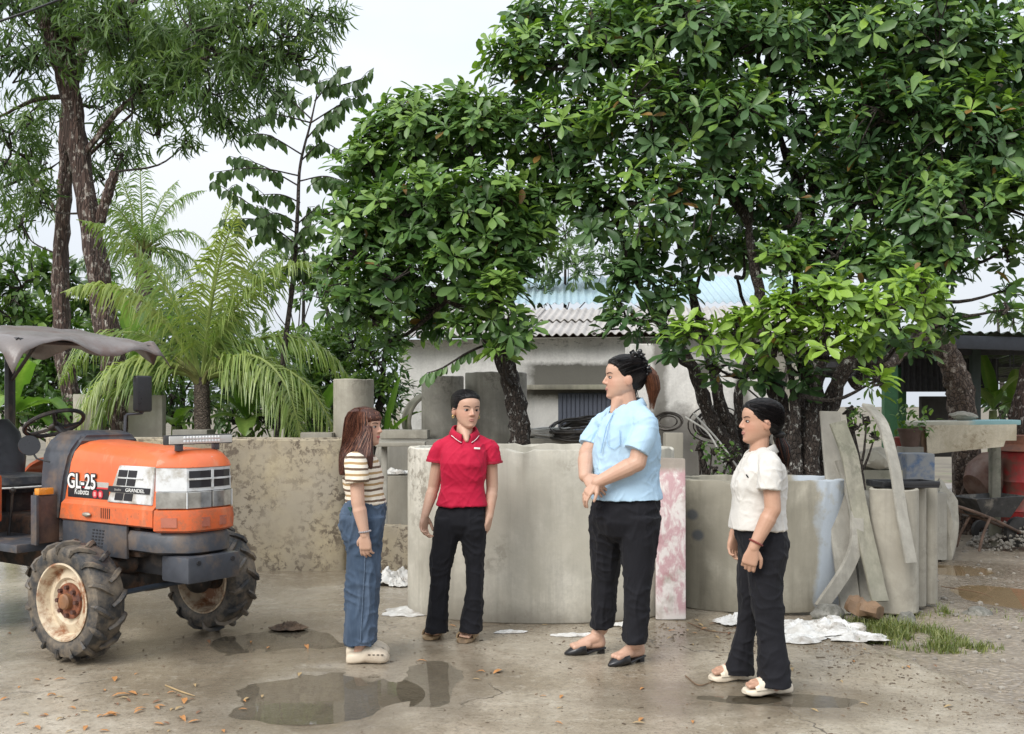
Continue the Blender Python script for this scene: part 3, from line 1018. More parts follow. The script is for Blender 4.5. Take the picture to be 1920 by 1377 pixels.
# table with board and stone
tb = empty('work_table', (W(1796, 0, 10.6).x, 10.6, 0), 0, 'rough outdoor table with a sagging pale blue and white board', 'table')
def tlo(px, py, d): return W(px, py, d) - tb.location
def boardm(t, c):
    p = t.sep(t.coord('Object'))
    n = t.noise(4, 4, .6)
    k = t.rng(t.math('ADD', p[0], t.math('MULTIPLY', n, .5)), .15, .35)
    return t.mix(t.math('MULTIPLY', k, .75), c, (.18, .42, .46))
BOARD = concrete('board_paint', (.62, .60, .50), (.5, .47, .38), streak=.1, extra=boardm)
bm = NB()
pts = [tlo(1720, 800, 10.5), tlo(1800, 799, 10.45), tlo(1898, 800, 10.4)]
box(bm, (0.01, -.05, 1.27), (.98, .5, .05), Matrix.Rotation(R(-1), 3, 'Y'), bev=.012)
obj('table_top', bm, BOARD, tb)
bm = NB()
for a, b in (((-.46, -.315, 1.05), (.36, .012, .34)),):
    pass
va = [(-.45, -.31, 1.25), (.45, -.31, 1.26), (.44, -.325, 1.10), (.33, -.33, 1.10), (.31, -.33, 1.04), (-.44, -.33, .965)]
a = [bm.verts.new(v) for v in va]; b = [bm.verts.new((v[0], v[1] + .018, v[2])) for v in va]
rings_to_faces(bm, [a, b])
obj('front_board', bm, concrete('plank_pale', (.62, .55, .42), (.48, .41, .29), streak=.2, spots=(.3, .24, .16), spots_amt=.5, scale=2), tb)
for x, y in ((-.42, .12), (.44, .14), (-.44, -.24)):
    bm = NB(); box(bm, (x, y, .62), (.09, .09, 1.24), bev=.006); obj('leg', bm, C_MOSS if y > 0 else WOOD, tb)
rock((W(1808, 0, 10.5).x, 10.52, 1.34), (.13, .1, .045), C_PALE, 'flat pale stone weighing down the work table board', seed=21)
# red drums
DRUMR = simple('red_drum_paint', (.36, .03, .03), .5, var=.25, dirt=(.16, .07, .05), dirt_amt=.6, dsc=5)
def drum(px, d, r, h, m, label, cat='drum'):
    t = empty('steel_drum', (W(px, 0, d).x, d, 0), 0, label, cat)
    bm = NB()
    prof = [(.001, 0), (r, 0), (r + .006, .01), (r, .02), (r, h * .33 - .02), (r + .012, h * .33), (r, h * .33 + .02), (r, h * .66 - .02), (r + .012, h * .66), (r, h * .66 + .02), (r, h - .02), (r + .006, h - .01), (r, h), (r - .02, h), (r - .02, h - .02), (.001, h - .02)]
    revolve(bm, prof, Matrix.Identity(4), 28, False)
    obj('shell', bm, m, t)
    return t
dr = drum(1925, 11.3, .28, .95, DRUMR, 'red steel drum beside the gravel heap')
bm = NB(); revolve(bm, [(.001, .985), (.31, .96), (.33, .955), (.33, .96), (.25, 1.03), (.24, 1.12), (.001, 1.13)], Matrix.Identity(4), 24, False)
obj('funnel_lid', bm, simple('rust_orange', (.2, .07, .035), .6, var=.3, dirt=(.12, .06, .04)), dr)
drum(1690, 10.9, .07, 1.12, DRUMR, 'narrow dark red post by the green shed post', 'post')
# blue bin
bm = NB(); box(bm, (0, 0, .52), (.27, .27, .36), bev=.02)
o = obj('bin', bm, simple('blue_plastic', (.08, .13, .23), .6, var=.3, dirt=(.24, .25, .26), dirt_amt=.9, dsc=8)); o.location = (W(1716, 0, 9.8).x, 9.8, .30)
tag(o, 'dusty blue plastic bin on the grey stones', 'bin')
slab('concrete_block', (W(1722, 0, 9.9).x, 9.9, 0), (.4, .36, .63), C_GREY, 'grey concrete block under the dusty blue bin', 'concrete block')
rock((W(1766, 0, 9.9).x, 9.95, .33), (.16, .16, .36), C_PALE, 'upright lump of grey concrete beside the blue bin', seed=31)
# concrete mixer
mxr = empty('concrete_mixer', (W(1845, 0, 11.5).x, 11.5, 0), .3, 'small rusty concrete mixer with an orange drum under the table', 'mixer')
RUST = simple('rusty_steel', (.14, .09, .065), .7, metal=.3, var=.4, dirt=(.07, .05, .04))
OR = simple('orange_drum', (.13, .062, .042), .55, var=.3, dirt=(.2, .13, .1), dirt_amt=.7)
bm = NB(); M = Matrix.Translation((.12, 0, .66)) @ Matrix.Rotation(R(62), 4, 'Y')
revolve(bm, [(.001, -.28), (.17, -.27), (.27, -.12), (.28, .05), (.2, .22), (.14, .28), (.13, .28), (.19, .2), (.26, .05), (.001, -.2)], M, 28, False)
obj('drum', bm, OR, mxr)
for p, q in (((-.3, -.22, 0), (-.05, -.2, .62)), ((.3, -.22, 0), (.02, -.2, .62)), ((-.3, .22, 0), (-.05, .2, .62)), ((.3, .22, 0), (.02, .2, .62))):
    bm = NB(); tube(bm, [p, q], .022, 8); obj('leg', bm, RUST, mxr)
bm = NB(); box(bm, (-.1, -.02, .33), (.2, .28, .22), bev=.02); obj('motor_box', bm, simple('mixer_grey', (.17, .16, .15), .6), mxr)
bm = NB(); box(bm, (-.06, -.26, .62), (.09, .06, .5), bev=.01); obj('upright', bm, RUST, mxr)
for sx_ in (-.3, .3):
    bm = NB(); revolve(bm, [(.09, -.025), (.11, -.02), (.11, .02), (.09, .025), (.03, .02), (.03, -.02)], Matrix.Translation((sx_, -.29, .11)) @ Matrix.Rotation(R(90), 4, 'X'), 20)
    obj('wheel', bm, simple('old_rubber', (.03, .028, .026), .8), mxr)
# wheelbarrow
wb = empty('wheelbarrow', (W(1862, 0, 10.55).x, 10.55, 0), .25, 'black metal wheelbarrow parked in front of the mixer', 'wheelbarrow')
bm = NB()
top = [(-.36, -.2, .52), (.22, -.2, .54), (.22, .2, .54), (-.36, .2, .52)]
bot = [(-.22, -.13, .34), (.1, -.13, .32), (.1, .13, .32), (-.22, .13, .34)]
a = [bm.verts.new(v) for v in top]; b = [bm.verts.new(v) for v in bot]
for i in range(4): bm.faces.new((a[i], a[(i + 1) % 4], b[(i + 1) % 4], b[i]))
bm.faces.new(b[::-1])
o = obj('tray', bm, simple('barrow_black', (.035, .035, .035), .6, var=.4, dirt=(.2, .18, .15), dirt_amt=.3), wb, smooth=0)
so = o.modifiers.new('thickness', 'SOLIDIFY'); so.thickness = .008
for s in (-1, 1):
    bm = NB(); stube(bm, [(.3, s * .04, .15), (-.1, s * .12, .31), (-.45, s * .2, .42), (-.75, s * .23, .5)], .016, 4, 8); obj('handle', bm, RUST, wb)
    bm = NB(); stube(bm, [(-.15, s * .14, .33), (-.25, s * .16, .15), (-.3, s * .17, 0)], .014, 4, 8); obj('leg', bm, RUST, wb)
bm = NB(); revolve(bm, [(.12, -.035), (.155, -.025), (.155, .025), (.12, .035), (.03, .02), (.03, -.02)], Matrix.Translation((.3, 0, .155)) @ Matrix.Rotation(R(90), 4, 'X'), 24)
obj('wheel', bm, MC['old_rubber'], wb)
# hose
bm = NB()
stube(bm, [G(1765, 968), G(1800, 960), G(1840, 966), G(1862, 975), G(1900, 962), G(1925, 957), G(1990, 955)], .02, 6, 8)
bmesh.ops.translate(bm, vec=(0, 0, .012), verts=bm.verts)
tag(obj('hose', bm, simple('orange_hose', (.55, .13, .05), .45), origin=G(1840, 966), world=True), 'orange hose snaking over the dirt past the mixer', 'hose')
bm = NB()
stube(bm, [G(1765, 958), G(1790, 952), G(1830, 958), G(1850, 970), G(1890, 972)], .018, 6, 8)
bmesh.ops.translate(bm, vec=(0, 0, .03), verts=bm.verts)
tag(obj('hose', bm, MC['orange_hose'], origin=G(1800, 958), world=True), 'second loop of orange hose by the mixer legs', 'hose')
# gravel heap: one mound of many stones
bm = NB()
rr = random.Random(5)
hc = V((W(1935, 0, 11.0).x, 10.8, 0))
for k in range(900):
    a, q = rr.random() * 6.283, math.sqrt(rr.random())
    x, y = math.cos(a) * q * .75, math.sin(a) * q * .5
    z = .30 * (1 - q * q) + rr.uniform(-.01, .02) - .03
    s = rr.uniform(.014, .036)
    M = Matrix.Translation((x, y, z)) @ Matrix.Rotation(rr.random() * 6, 4, 'Z') @ Matrix.Rotation(rr.random() * 3, 4, 'X') @ Matrix.Diagonal((s, s * rr.uniform(.6, 1), s * rr.uniform(.5, .8), 1))
    bmesh.ops.create_icosphere(bm, subdivisions=1, radius=1, matrix=M)
o = obj('gravel_heap', bm, simple('gravel', (.22, .20, .17), .8, var=.5, sc=9), smooth=0)
o.location = hc
tag(o, 'heap of grey gravel against the red drum', 'gravel', kind='stuff')
# scattered small stones on the dirt
bm = NB()
for k in range(900):
    x = rr.uniform(1.9, 5.5); y = rr.uniform(5.0, 11.5)
    if x < edge_x(y) + .03: continue
    z, kk = ground_z(x, y)
    s = rr.choice((.006, .008, .01, .012, .018, .026)) * rr.uniform(.7, 1.2)
    M = Matrix.Translation((x, y, z + s * .25)) @ Matrix.Rotation(rr.random() * 6, 4, 'Z') @ Matrix.Diagonal((s, s * rr.uniform(.6, 1), s * rr.uniform(.4, .7), 1))
    bmesh.ops.create_icosphere(bm, subdivisions=1, radius=1, matrix=M)
tag(obj('loose_gravel', bm, MC['gravel'], smooth=0), 'loose stones scattered over the dirt', 'gravel', kind='stuff')
bm = NB()
rr = random.Random(61)
for k in range(1500):
    u = rr.random()
    if u < .35: x, y = rr.gauss(1.5, .6), rr.gauss(6.6, .35)
    elif u < .6: x, y = rr.gauss(2.1, .25), rr.gauss(5.6, .6)
    else: x, y = rr.uniform(-2.6, 2.4), rr.uniform(4.4, 7.0)
    if x > edge_x(y) + .1 or y > 7.0: continue
    z, kk = ground_z(x, y)
    if z < -.004: continue
    s_ = rr.choice((.0022, .003, .004, .006))
    M = Matrix.Translation((x, y, z + s_ * .3)) @ Matrix.Rotation(rr.random() * 6, 4, 'Z') @ Matrix.Diagonal((s_ * rr.uniform(1, 3.5), s_, s_ * .6, 1))
    bmesh.ops.create_icosphere(bm, subdivisions=1, radius=1, matrix=M)
tag(obj('grit', bm, simple('bark_crumbs', (.12, .085, .055), .8, var=.7, sc=3), smooth=0), 'crumbs of bark and grit strewn over the concrete', 'grit', kind='stuff')
# overhead cable
bm = NB(); stube(bm, [W(-300, 140, 9), W(0, 40, 9.3), W(110, 0, 9.5), W(330, -90, 10), W(700, -300, 11)], .011, 5, 6)
tag(obj('cable', bm, simple('black_plastic', (.018, .018, .02), .4), origin=W(0, 40, 9.3), world=True), 'black overhead cable passing the leaning bark trunk', 'cable')
# ================================================================== VEGETATION
def leaf_mat(name, dark, mid, light, trans=.28, rough=.42, spec=.5):
    t = NT(name)
    a = t.attr('tint')
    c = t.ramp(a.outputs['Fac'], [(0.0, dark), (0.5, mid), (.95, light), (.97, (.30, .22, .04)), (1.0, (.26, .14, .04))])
    n = t.noise(25, 3)
    c = t.mix(t.rng(n, .35, .7, 0, .3), c, tuple(x * .6 for x in mid))
    t.set(Base_Color=c, Roughness=rough)
    t.b.inputs['Specular IOR Level'].default_value = spec
    tl = t.new('ShaderNodeBsdfTranslucent')
    t.l.new(t.mix(1.0, c, (1.0, 1.15, .45), 'MULTIPLY'), tl.inputs['Color'])
    ms = t.new('ShaderNodeMixShader'); ms.inputs[0].default_value = trans
    t.l.new(t.b.outputs[0], ms.inputs[1]); t.l.new(tl.outputs[0], ms.inputs[2])
    t.l.new(ms.outputs[0], t.out.inputs['Surface'])
    return t.m
L_BROAD = leaf_mat('broad_leaf', (.028, .075, .02), (.10, .195, .05), (.26, .40, .08), trans=.26)
L_RIGHT = leaf_mat('glossy_broad_leaf', (.026, .070, .027), (.095, .185, .06), (.29, .45, .06), trans=.26, rough=.42)
L_NARROW = leaf_mat('narrow_leaf', (.042, .088, .028), (.12, .20, .06), (.25, .35, .09), trans=.4)
L_SAP = leaf_mat('sapling_leaf', (.035, .075, .022), (.075, .14, .042), (.14, .22, .06), trans=.4)
L_BUSH = leaf_mat('bush_leaf', (.03, .075, .018), (.085, .17, .035), (.24, .36, .07), trans=.35)
L_PALM = leaf_mat('palm_leaf', (.075, .14, .045), (.20, .30, .085), (.46, .52, .18), trans=.4, rough=.35)
L_BAN = leaf_mat('banana_leaf', (.06, .13, .03), (.16, .30, .06), (.36, .52, .13), trans=.45, rough=.35)
L_FAR = leaf_mat('far_leaf', (.06, .10, .045), (.12, .19, .08), (.24, .33, .13), trans=.3)

def bark_mat(name, base, dark, pale, pale_amt=.5, sc=1.0, vstretch=.22):
    t = NT(name)
    v = t.coord('Object', (14 * sc, 14 * sc, 14 * sc * vstretch))
    n = t.noise(1.2, 6, .7, v, .3)
    vo = t.voro(1.6, v, 'DISTANCE_TO_EDGE')
    c = t.ramp(n, [(.3, dark), (.55, base), (.75, tuple(min(1, x * 1.6) for x in base))])
    c = t.mix(t.rng(vo, 0, .12, .75, 0), c, tuple(x * .35 for x in dark))
    p = t.noise(9 * sc, 5, .7, t.coord('Object', (1.4, 1.4, .9)))
    c = t.mix(t.math('MULTIPLY', t.rng(p, .68 - .22 * pale_amt, .74 - .2 * pale_amt), .8), c, pale)
    h = t.math('ADD', n, t.rng(vo, 0, .2, 0, .8))
    t.set(Base_Color=c, Roughness=.85, Normal=t.bump(h, .8, .02))
    return t.m
B_ACAC = bark_mat('acacia_bark', (.10, .062, .048), (.035, .022, .018), (.46, .42, .37), .60, 1.5, .16)
B_TREE = bark_mat('lichen_bark', (.055, .04, .031), (.02, .015, .012), (.50, .49, .45), .50, 1.9, .5)
B_DARK = bark_mat('dark_bark', (.05, .038, .03), (.02, .016, .013), (.25, .24, .22), .25, 1.5, .4)
B_PALM = bark_mat('palm_bark', (.16, .125, .095), (.06, .045, .035), (.3, .28, .24), .3, 1.2, 2.5)

def leaf_template(kind):
    """local: base at 0, along +Y, normal +Z; returns verts, faces"""
    prof = {'broad': [(.0, .02), (.3, .11), (.6, .205), (.84, .17), (1, .015)],
            'narrow': [(.0, .015), (.35, .07), (.7, .058), (1, .008)],
            'oval': [(.0, .04), (.3, .25), (.65, .22), (1, .02)],
            'mango': [(0, .02), (.3, .15), (.65, .15), (1, .01)]}[kind]
    vs, fs = [], []
    for i, (y, w) in enumerate(prof):
        droop = -.16 * y * y if kind != 'narrow' else -.06 * y * y
        bend = .16 * math.sin(y * 2.6) if kind == 'narrow' else 0
        up = .28 * w
        vs += [(-w + bend, y, droop + up), (bend, y, droop), (w + bend, y, droop + up)]
    for i in range(len(prof) - 1):
        a = i * 3
        fs += [(a, a + 1, a + 4, a + 3), (a + 1, a + 2, a + 5, a + 4)]
    return np.array(vs), np.array(fs)
LT = {k: leaf_template(k) for k in ('broad', 'narrow', 'oval', 'mango')}

class Leaves:
    def __init__(s, kind):
        s.kind = kind; s.M = []; s.t = []
    def add(s, pos, d, n, size, tint, wid=1.0):
        d = V(d).normalized()
        n = V(n); n = n - d * n.dot(d)
        if n.length < 1e-4: n = frame(d)[0]
        n.normalize()
        x = d.cross(n)
        s.M.append((pos[0], pos[1], pos[2], x.x * size * wid, x.y * size * wid, x.z * size * wid, d.x * size, d.y * size, d.z * size, n.x * size, n.y * size, n.z * size))
        s.t.append(min(tint, .94) if tint < 5 else 1.0)
    def build(s, name, m, parent, singles=0, single_name='leaf', tints=8, stuff=True):
        vs, fs = LT[s.kind]
        A = np.array(s.M); T = np.clip(np.array(s.t), 0, 1)
        off = np.array(wloc(parent))
        if singles:
            order = np.argsort(A[:, 1])
            one = order[:singles]; rest = order[singles:]
            var = []
            for k in range(tints):
                me = bpy.data.meshes.new(single_name)
                me.from_pydata(vs.tolist(), [], fs.tolist())
                at = me.attributes.new('tint', 'FLOAT', 'POINT')
                at.data.foreach_set('value', np.full(len(vs), (k + .5) / tints, dtype=np.float32))
                me.shade_smooth(); me.materials.append(m)
                var.append(me)
            for i in one:
                r = A[i]
                o = link(single_name, var[min(tints - 1, int(T[i] * tints))], parent)
                o.matrix_local = Matrix(((r[3], r[6], r[9], r[0] - off[0]), (r[4], r[7], r[10], r[1] - off[1]), (r[5], r[8], r[11], r[2] - off[2]), (0, 0, 0, 1)))
            A = A[rest]; T = T[rest]
        if len(A) == 0: return
        n = len(A); nv = len(vs)
        P = A[:, None, 0:3] + vs[None, :, 0:1] * A[:, None, 3:6] + vs[None, :, 1:2] * A[:, None, 6:9] + vs[None, :, 2:3] * A[:, None, 9:12] - off
        F = (fs[None] + (np.arange(n) * nv)[:, None, None]).reshape(-1, 4)
        me = bpy.data.meshes.new(name)
        nvt, nf = n * nv, len(F)
        me.vertices.add(nvt); me.vertices.foreach_set('co', P.reshape(-1).astype(np.float32))
        me.loops.add(nf * 4); me.loops.foreach_set('vertex_index', F.reshape(-1).astype(np.int32))
        me.polygons.add(nf); me.polygons.foreach_set('loop_start', np.arange(0, nf * 4, 4, dtype=np.int32))
        me.update(calc_edges=True)
        at = me.attributes.new('tint', 'FLOAT', 'POINT')
        at.data.foreach_set('value', np.repeat(T, nv).astype(np.float32))
        me.shade_smooth(); me.materials.append(m)
        o = link(name, me, parent)
        if stuff: o['kind'] = 'stuff'
        return o

def rand_unit(rr):
    z = rr.uniform(-1, 1); a = rr.random() * 2 * math.pi; q = math.sqrt(1 - z * z)
    return V((q * math.cos(a), q * math.sin(a), z))

def rosette(L, p, axis, size, nl, tint, rr, spread=(45, 85)):
    u, v = frame(axis)
    a0 = rr.random() * 6.28
    for k in range(nl):
        a = a0 + k * 2.4
        th = R(rr.uniform(*spread))
        r = u * math.cos(a) + v * math.sin(a)
        d = axis * math.cos(th) + r * math.sin(th) + V((0, 0, -.18))
        n = axis * math.sin(th) - r * math.cos(th) + V((0, 0, .25))
        s = size * rr.uniform(.45, 1.15)
        tt_ = 9 if rr.random() < .006 else tint + rr.uniform(-.18, .18)
        d = d + rand_unit(rr) * .28
        L.add(p + r * .012 + axis * rr.uniform(-.06, .03), d, n + rand_unit(rr) * .25, s, tt_, rr.uniform(.75, 1.15))

def crown(L, clusters, rr, dens, size, nl, limb_bm=None, limb_from=None, twigs=5, limb_r=.03, style='rosette', flat=.85):
    """clusters: (px,py,depth,radius px, tint)"""
    for (px, py, d, rp, tn) in clusters:
        c = W(px, py, d)
        r = rp / FPX * d
        if limb_bm is not None and limb_from is not None:
            s = min(limb_from, key=lambda q: (q - c).length + max(0, q.z - c.z) * .6)
            mid = s.lerp(c, .55) + rand_unit(rr) * r * .25 - V((0, 0, .08))
            stube(limb_bm, [s, mid, c], [limb_r, limb_r * .7, limb_r * .35], 4, 6)
        n = max(4, int(dens * r ** 2.2))
        tw = [c + rand_unit(rr) * r * .45 for _ in range(twigs)]
        for k in range(n):
            e = rand_unit(rr)
            if e.z < -.2 and rr.random() < .35: e.z = -e.z
            q = rr.random() ** .42
            p = c + V((e.x, e.y * .9, e.z * flat)) * r * q * rr.uniform(.85, 1.15)
            ax = (e * .8 + V((0, -.18, .75)) + rand_unit(rr) * .4).normalized()
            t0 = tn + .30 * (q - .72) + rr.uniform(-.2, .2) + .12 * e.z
            if rr.random() < .06: t0 += .3
            if style == 'rosette':
                rosette(L, p, ax, size * rr.uniform(.8, 1.15), nl + rr.randint(-2, 2), t0, rr)
            elif style == 'hang':
                for j in range(nl):
                    dd = (rand_unit(rr) * .8 + V((0, 0, -.75)) + e * .25).normalized()
                    L.add(p + rand_unit(rr) * .09, dd, rand_unit(rr) + V((0, -.6, .5)), size * rr.uniform(.7, 1.25), t0 + rr.uniform(-.15, .15), rr.uniform(.7, 1.2))
            else:
                for j in range(nl):
                    dd = (e + rand_unit(rr) * .9 + V((0, 0, -.15))).normalized()
                    L.add(p + rand_unit(rr) * .07, dd, V((0, -.3, 1)) + rand_unit(rr) * .6, size * rr.uniform(.6, 1.2), t0 + rr.uniform(-.15, .15))
            if limb_bm is not None and k % 3 == 0:
                b = min(tw, key=lambda q: (q - p).length)
                tube(limb_bm, [b, b.lerp(p, .5) + rand_unit(rr) * .03, p], [.009, .007, .004], 4, False)
        if limb_bm is not None:
            for b in tw: tube(limb_bm, [c, c.lerp(b, .5) + rand_unit(rr) * .04, b], [.016, .013, .009], 5, False)

def bark_bumps(bm, amp, f):
    for v in bm.verts:
        n = v.normal if v.normal.length else V((1, 0, 0))
        v.co += V((noise.noise(v.co * f), noise.noise(v.co * f + V((7, 0, 0))), 0)) * amp

# ---------- centre tree (rosettes of broad leaves, slim leaning trunk)
rr = random.Random(21)
base = W(968, 0, 9.6); base.z = -.03
ctree = empty('broadleaf_tree', base, 0, 'broad-leaved tree with a slim leaning trunk behind the big concrete ring', 'tree')
tb_ = NB()
tp = [base, W(972, 900, 9.6), W(976, 810, 9.6), W(960, 725, 9.6), W(936, 640, 9.6), W(926, 560, 9.6), W(900, 450, 9.6)]
stube(tb_, tp, [.125, .11, .098, .088, .078, .07, .05], 7, 14, .35, 2)
lim = [tp[3], tp[4], tp[5], tp[6]]
for path in ([(926, 560), (860, 480), (780, 400), (740, 330)], [(930, 600), (840, 560), (740, 520), (670, 470)], [(926, 560), (960, 450), (1000, 380)], [(905, 470), (880, 380), (870, 280)]):
    pts = [W(p[0], p[1], 9.6 + (.15 * i if path[0][0] < 930 else -.1 * i)) for i, p in enumerate(path)]
    stube(tb_, pts, [.055, .045, .032, .02][:len(pts)], 6, 9, .2, 5)
    lim += pts[1:]
bark_bumps(tb_, .012, 9)
obj('trunk', tb_, B_TREE, ctree, world=True)
L = Leaves('broad'); lb = NB()
CT = [(700, 320, 9.7, 90, .5), (800, 262, 9.5, 95, .52), (900, 255, 9.3, 95, .5), (672, 420, 9.4, 85, .45), (790, 390, 9.2, 105, .45), (900, 380, 9.0, 95, .5), (650, 490, 9.5, 62, .45),
      (652, 560, 9.3, 58, .42), (735, 520, 9.1, 85, .42), (850, 490, 9.0, 85, .45), (960, 460, 9.1, 82, .45), (930, 555, 8.9, 66, .55), (1010, 395, 9.4, 75, .45), (700, 598, 9.4, 40, .4), (885, 605, 9.1, 45, .5), (960, 610, 8.9, 50, .55),
      (765, 215, 9.6, 60, .6), (860, 205, 9.4, 50, .6), (1040, 310, 9.5, 80, .5), (740, 640, 9.6, 30, .45), (760, 420, 10.2, 100, .3), (900, 400, 10.1, 90, .3), (700, 250, 9.7, 50, .6), (800, 580, 9.8, 55, .35), (945, 660, 8.9, 28, .6)]  # deepest clusters added in a darker leaf tint to darken the crown interior
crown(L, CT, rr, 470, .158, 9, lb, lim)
# drooping twig by the red-shirt woman
tw = [W(930, 640, 9.2), W(880, 660, 9.1), W(830, 690, 9.0), W(800, 700, 9.0)]
stube(lb, tw, [.014, .011, .008, .004], 5, 6)
for p in curve_pts(tw, 5)[4:]:
    for j in range(2): L.add(p, V((rr.uniform(-.8, .3), rr.uniform(-.5, .5), -1)), V((0, -1, .4)) + rand_unit(rr) * .5, rr.uniform(.08, .14), rr.uniform(.3, .6))
obj('branches', lb, B_DARK, ctree, world=True)['kind'] = 'stuff'
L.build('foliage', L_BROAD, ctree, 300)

# ---------- many-stemmed tree on the right
rr = random.Random(33)
base = W(1490, 0, 9.1); base.z = -.03
rtree = empty('broadleaf_tree', base, 0, 'huge spreading tree with many lichen-spotted stems behind the low grey ring', 'tree')
tb_ = NB()
lim = []
def stem(path, d0, d1, r0, r1, bm=None, seed=0):
    n = len(path)
    pts = [W(p[0], p[1], d0 + (d1 - d0) * i / (n - 1)) for i, p in enumerate(path)]
    if path[0][1] > 900: pts[0].z = -.03
    stube(bm or tb_, pts, [r0 + (r1 - r0) * i / (n - 1) for i in range(n)], 7, 12, .35, seed)
    lim.extend(pts[1:])
for a in (([(1500, 1050), (1500, 880), (1512, 780), (1530, 700), (1545, 600), (1530, 480), (1520, 330)], 9.1, 9.3, .15, .02),
          ([(1480, 1050), (1478, 880), (1462, 760), (1440, 680), (1425, 560), (1405, 420), (1430, 300)], 9.0, 9.0, .115, .016),
          ([(1530, 1050), (1535, 870), (1555, 760), (1600, 670), (1680, 560), (1760, 430)], 9.1, 9.0, .12, .016),
          ([(1515, 1040), (1520, 860), (1525, 760), (1500, 660), (1490, 560), (1500, 400)], 8.85, 8.9, .095, .014),
          ([(1490, 1040), (1488, 850), (1490, 740), (1470, 640)], 8.8, 8.8, .085, .012),
          ([(1600, 720), (1680, 640), (1740, 600), (1800, 480)], 9.2, 9.6, .07, .015),
          ([(1395, 1050), (1385, 880), (1330, 780), (1300, 690), (1235, 600), (1180, 490), (1150, 380)], 9.6, 9.3, .09, .016),
          ([(1390, 1050), (1380, 860), (1350, 760), (1335, 680), (1300, 560), (1270, 440), (1250, 330)], 9.6, 9.6, .085, .015),
          ([(1405, 1050), (1392, 850), (1385, 740), (1410, 640), (1380, 520)], 9.7, 9.7, .075, .012),
          ([(1520, 480), (1600, 380), (1690, 290), (1760, 200)], 9.3, 9.4, .05, .012),
          ([(1520, 400), (1470, 280), (1440, 150)], 9.3, 9.3, .045, .012),
          ([(1545, 560), (1610, 440), (1640, 250), (1650, 120)], 9.4, 9.6, .045, .012),
          ([(1405, 420), (1330, 300), (1250, 180), (1150, 120)], 9.0, 9.2, .05, .025)):
    stem(*a, seed=len(lim))
bark_bumps(tb_, .02, 8)
obj('trunk', tb_, B_TREE, rtree, world=True)
L = Leaves('broad'); lb = NB()
RT = [(1000, 125, 9.4, 100, .5), (1130, 95, 9.2, 125, .5), (1280, 75, 9.0, 135, .5), (1430, 85, 9.0, 135, .45), (1580, 75, 9.0, 135, .45), (1740, 85, 9.0, 135, .45), (1890, 105, 9.1, 130, .45), (960, 225, 9.5, 75, .5),
      (1070, 250, 9.2, 110, .5), (1220, 225, 8.8, 125, .5), (1360, 235, 8.8, 115, .45), (1505, 225, 9.0, 100, .35), (1650, 225, 8.9, 120, .4), (1800, 245, 8.8, 125, .42), (1915, 265, 8.9, 110, .42),
      (1120, 390, 9.2, 90, .42), (1240, 370, 8.8, 105, .45), (1365, 360, 8.9, 85, .4), (1640, 390, 9.0, 90, .35), (1780, 390, 8.8, 115, .42), (1895, 395, 8.8, 100, .42),
      (1175, 520, 9.2, 60, .4), (1178, 600, 9.1, 55, .4), (1225, 470, 9.3, 55, .35), (1560, 470, 8.9, 90, .45), (1460, 490, 8.7, 62, .62), (1650, 510, 8.8, 80, .45), (1760, 495, 8.8, 78, .42), (1885, 470, 9.1, 55, .4),
      (1300, 625, 8.5, 50, .85), (1265, 640, 8.9, 40, .4), (1380, 615, 8.5, 48, .88), (1470, 590, 8.3, 66, .85), (1550, 560, 8.2, 70, .92), (1545, 640, 8.2, 60, .95), (1640, 590, 8.2, 74, .88), (1720, 560, 8.3, 66, .75), (1455, 655, 8.4, 45, .65), (1620, 655, 8.4, 42, .66),
      (1640, 715, 8.0, 34, .92), (1770, 600, 8.7, 48, .45), (1690, 640, 8.8, 42, .5), (1340, 690, 8.8, 35, .45), (1420, 700, 8.9, 40, .35), (1510, 700, 8.7, 40, .4), (1890, 580, 8.4, 32, .4), (1885, 545, 8.6, 30, .4),
      (1300, 200, 10.0, 120, .25), (1700, 180, 10.1, 130, .25), (1860, 200, 10.1, 120, .25), (1580, 300, 10.0, 80, .25), (1720, 350, 10.0, 100, .25), (1850, 330, 10.0, 100, .25),  # back clusters added, tinted darker so the crown interior looks shaded
      (1450, 400, 9.3, 75, .4), (1395, 470, 9.4, 50, .4), (1325, 470, 9.3, 58, .42), (1510, 330, 9.1, 70, .4), (1250, 545, 9.2, 48, .45), (1600, 330, 9.4, 70, .35), (1010, 40, 9.6, 70, .5), (1200, -20, 9.3, 110, .5), (1400, -20, 9.3, 110, .5), (1600, -30, 9.3, 120, .5), (1800, -30, 9.3, 120, .5)]
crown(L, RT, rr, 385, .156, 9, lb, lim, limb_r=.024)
for (px, py) in ((1303, 400), (1335, 395), (1200, 410)):     # hanging pods
    tube(lb, [W(px, py, 8.4), W(px - 2, py + 25, 8.4), W(px - 8, py + 42, 8.4)], [.006, .007, .004], 5)
obj('branches', lb, B_DARK, rtree, world=True)['kind'] = 'stuff'
L.build('foliage', L_RIGHT, rtree, 300)

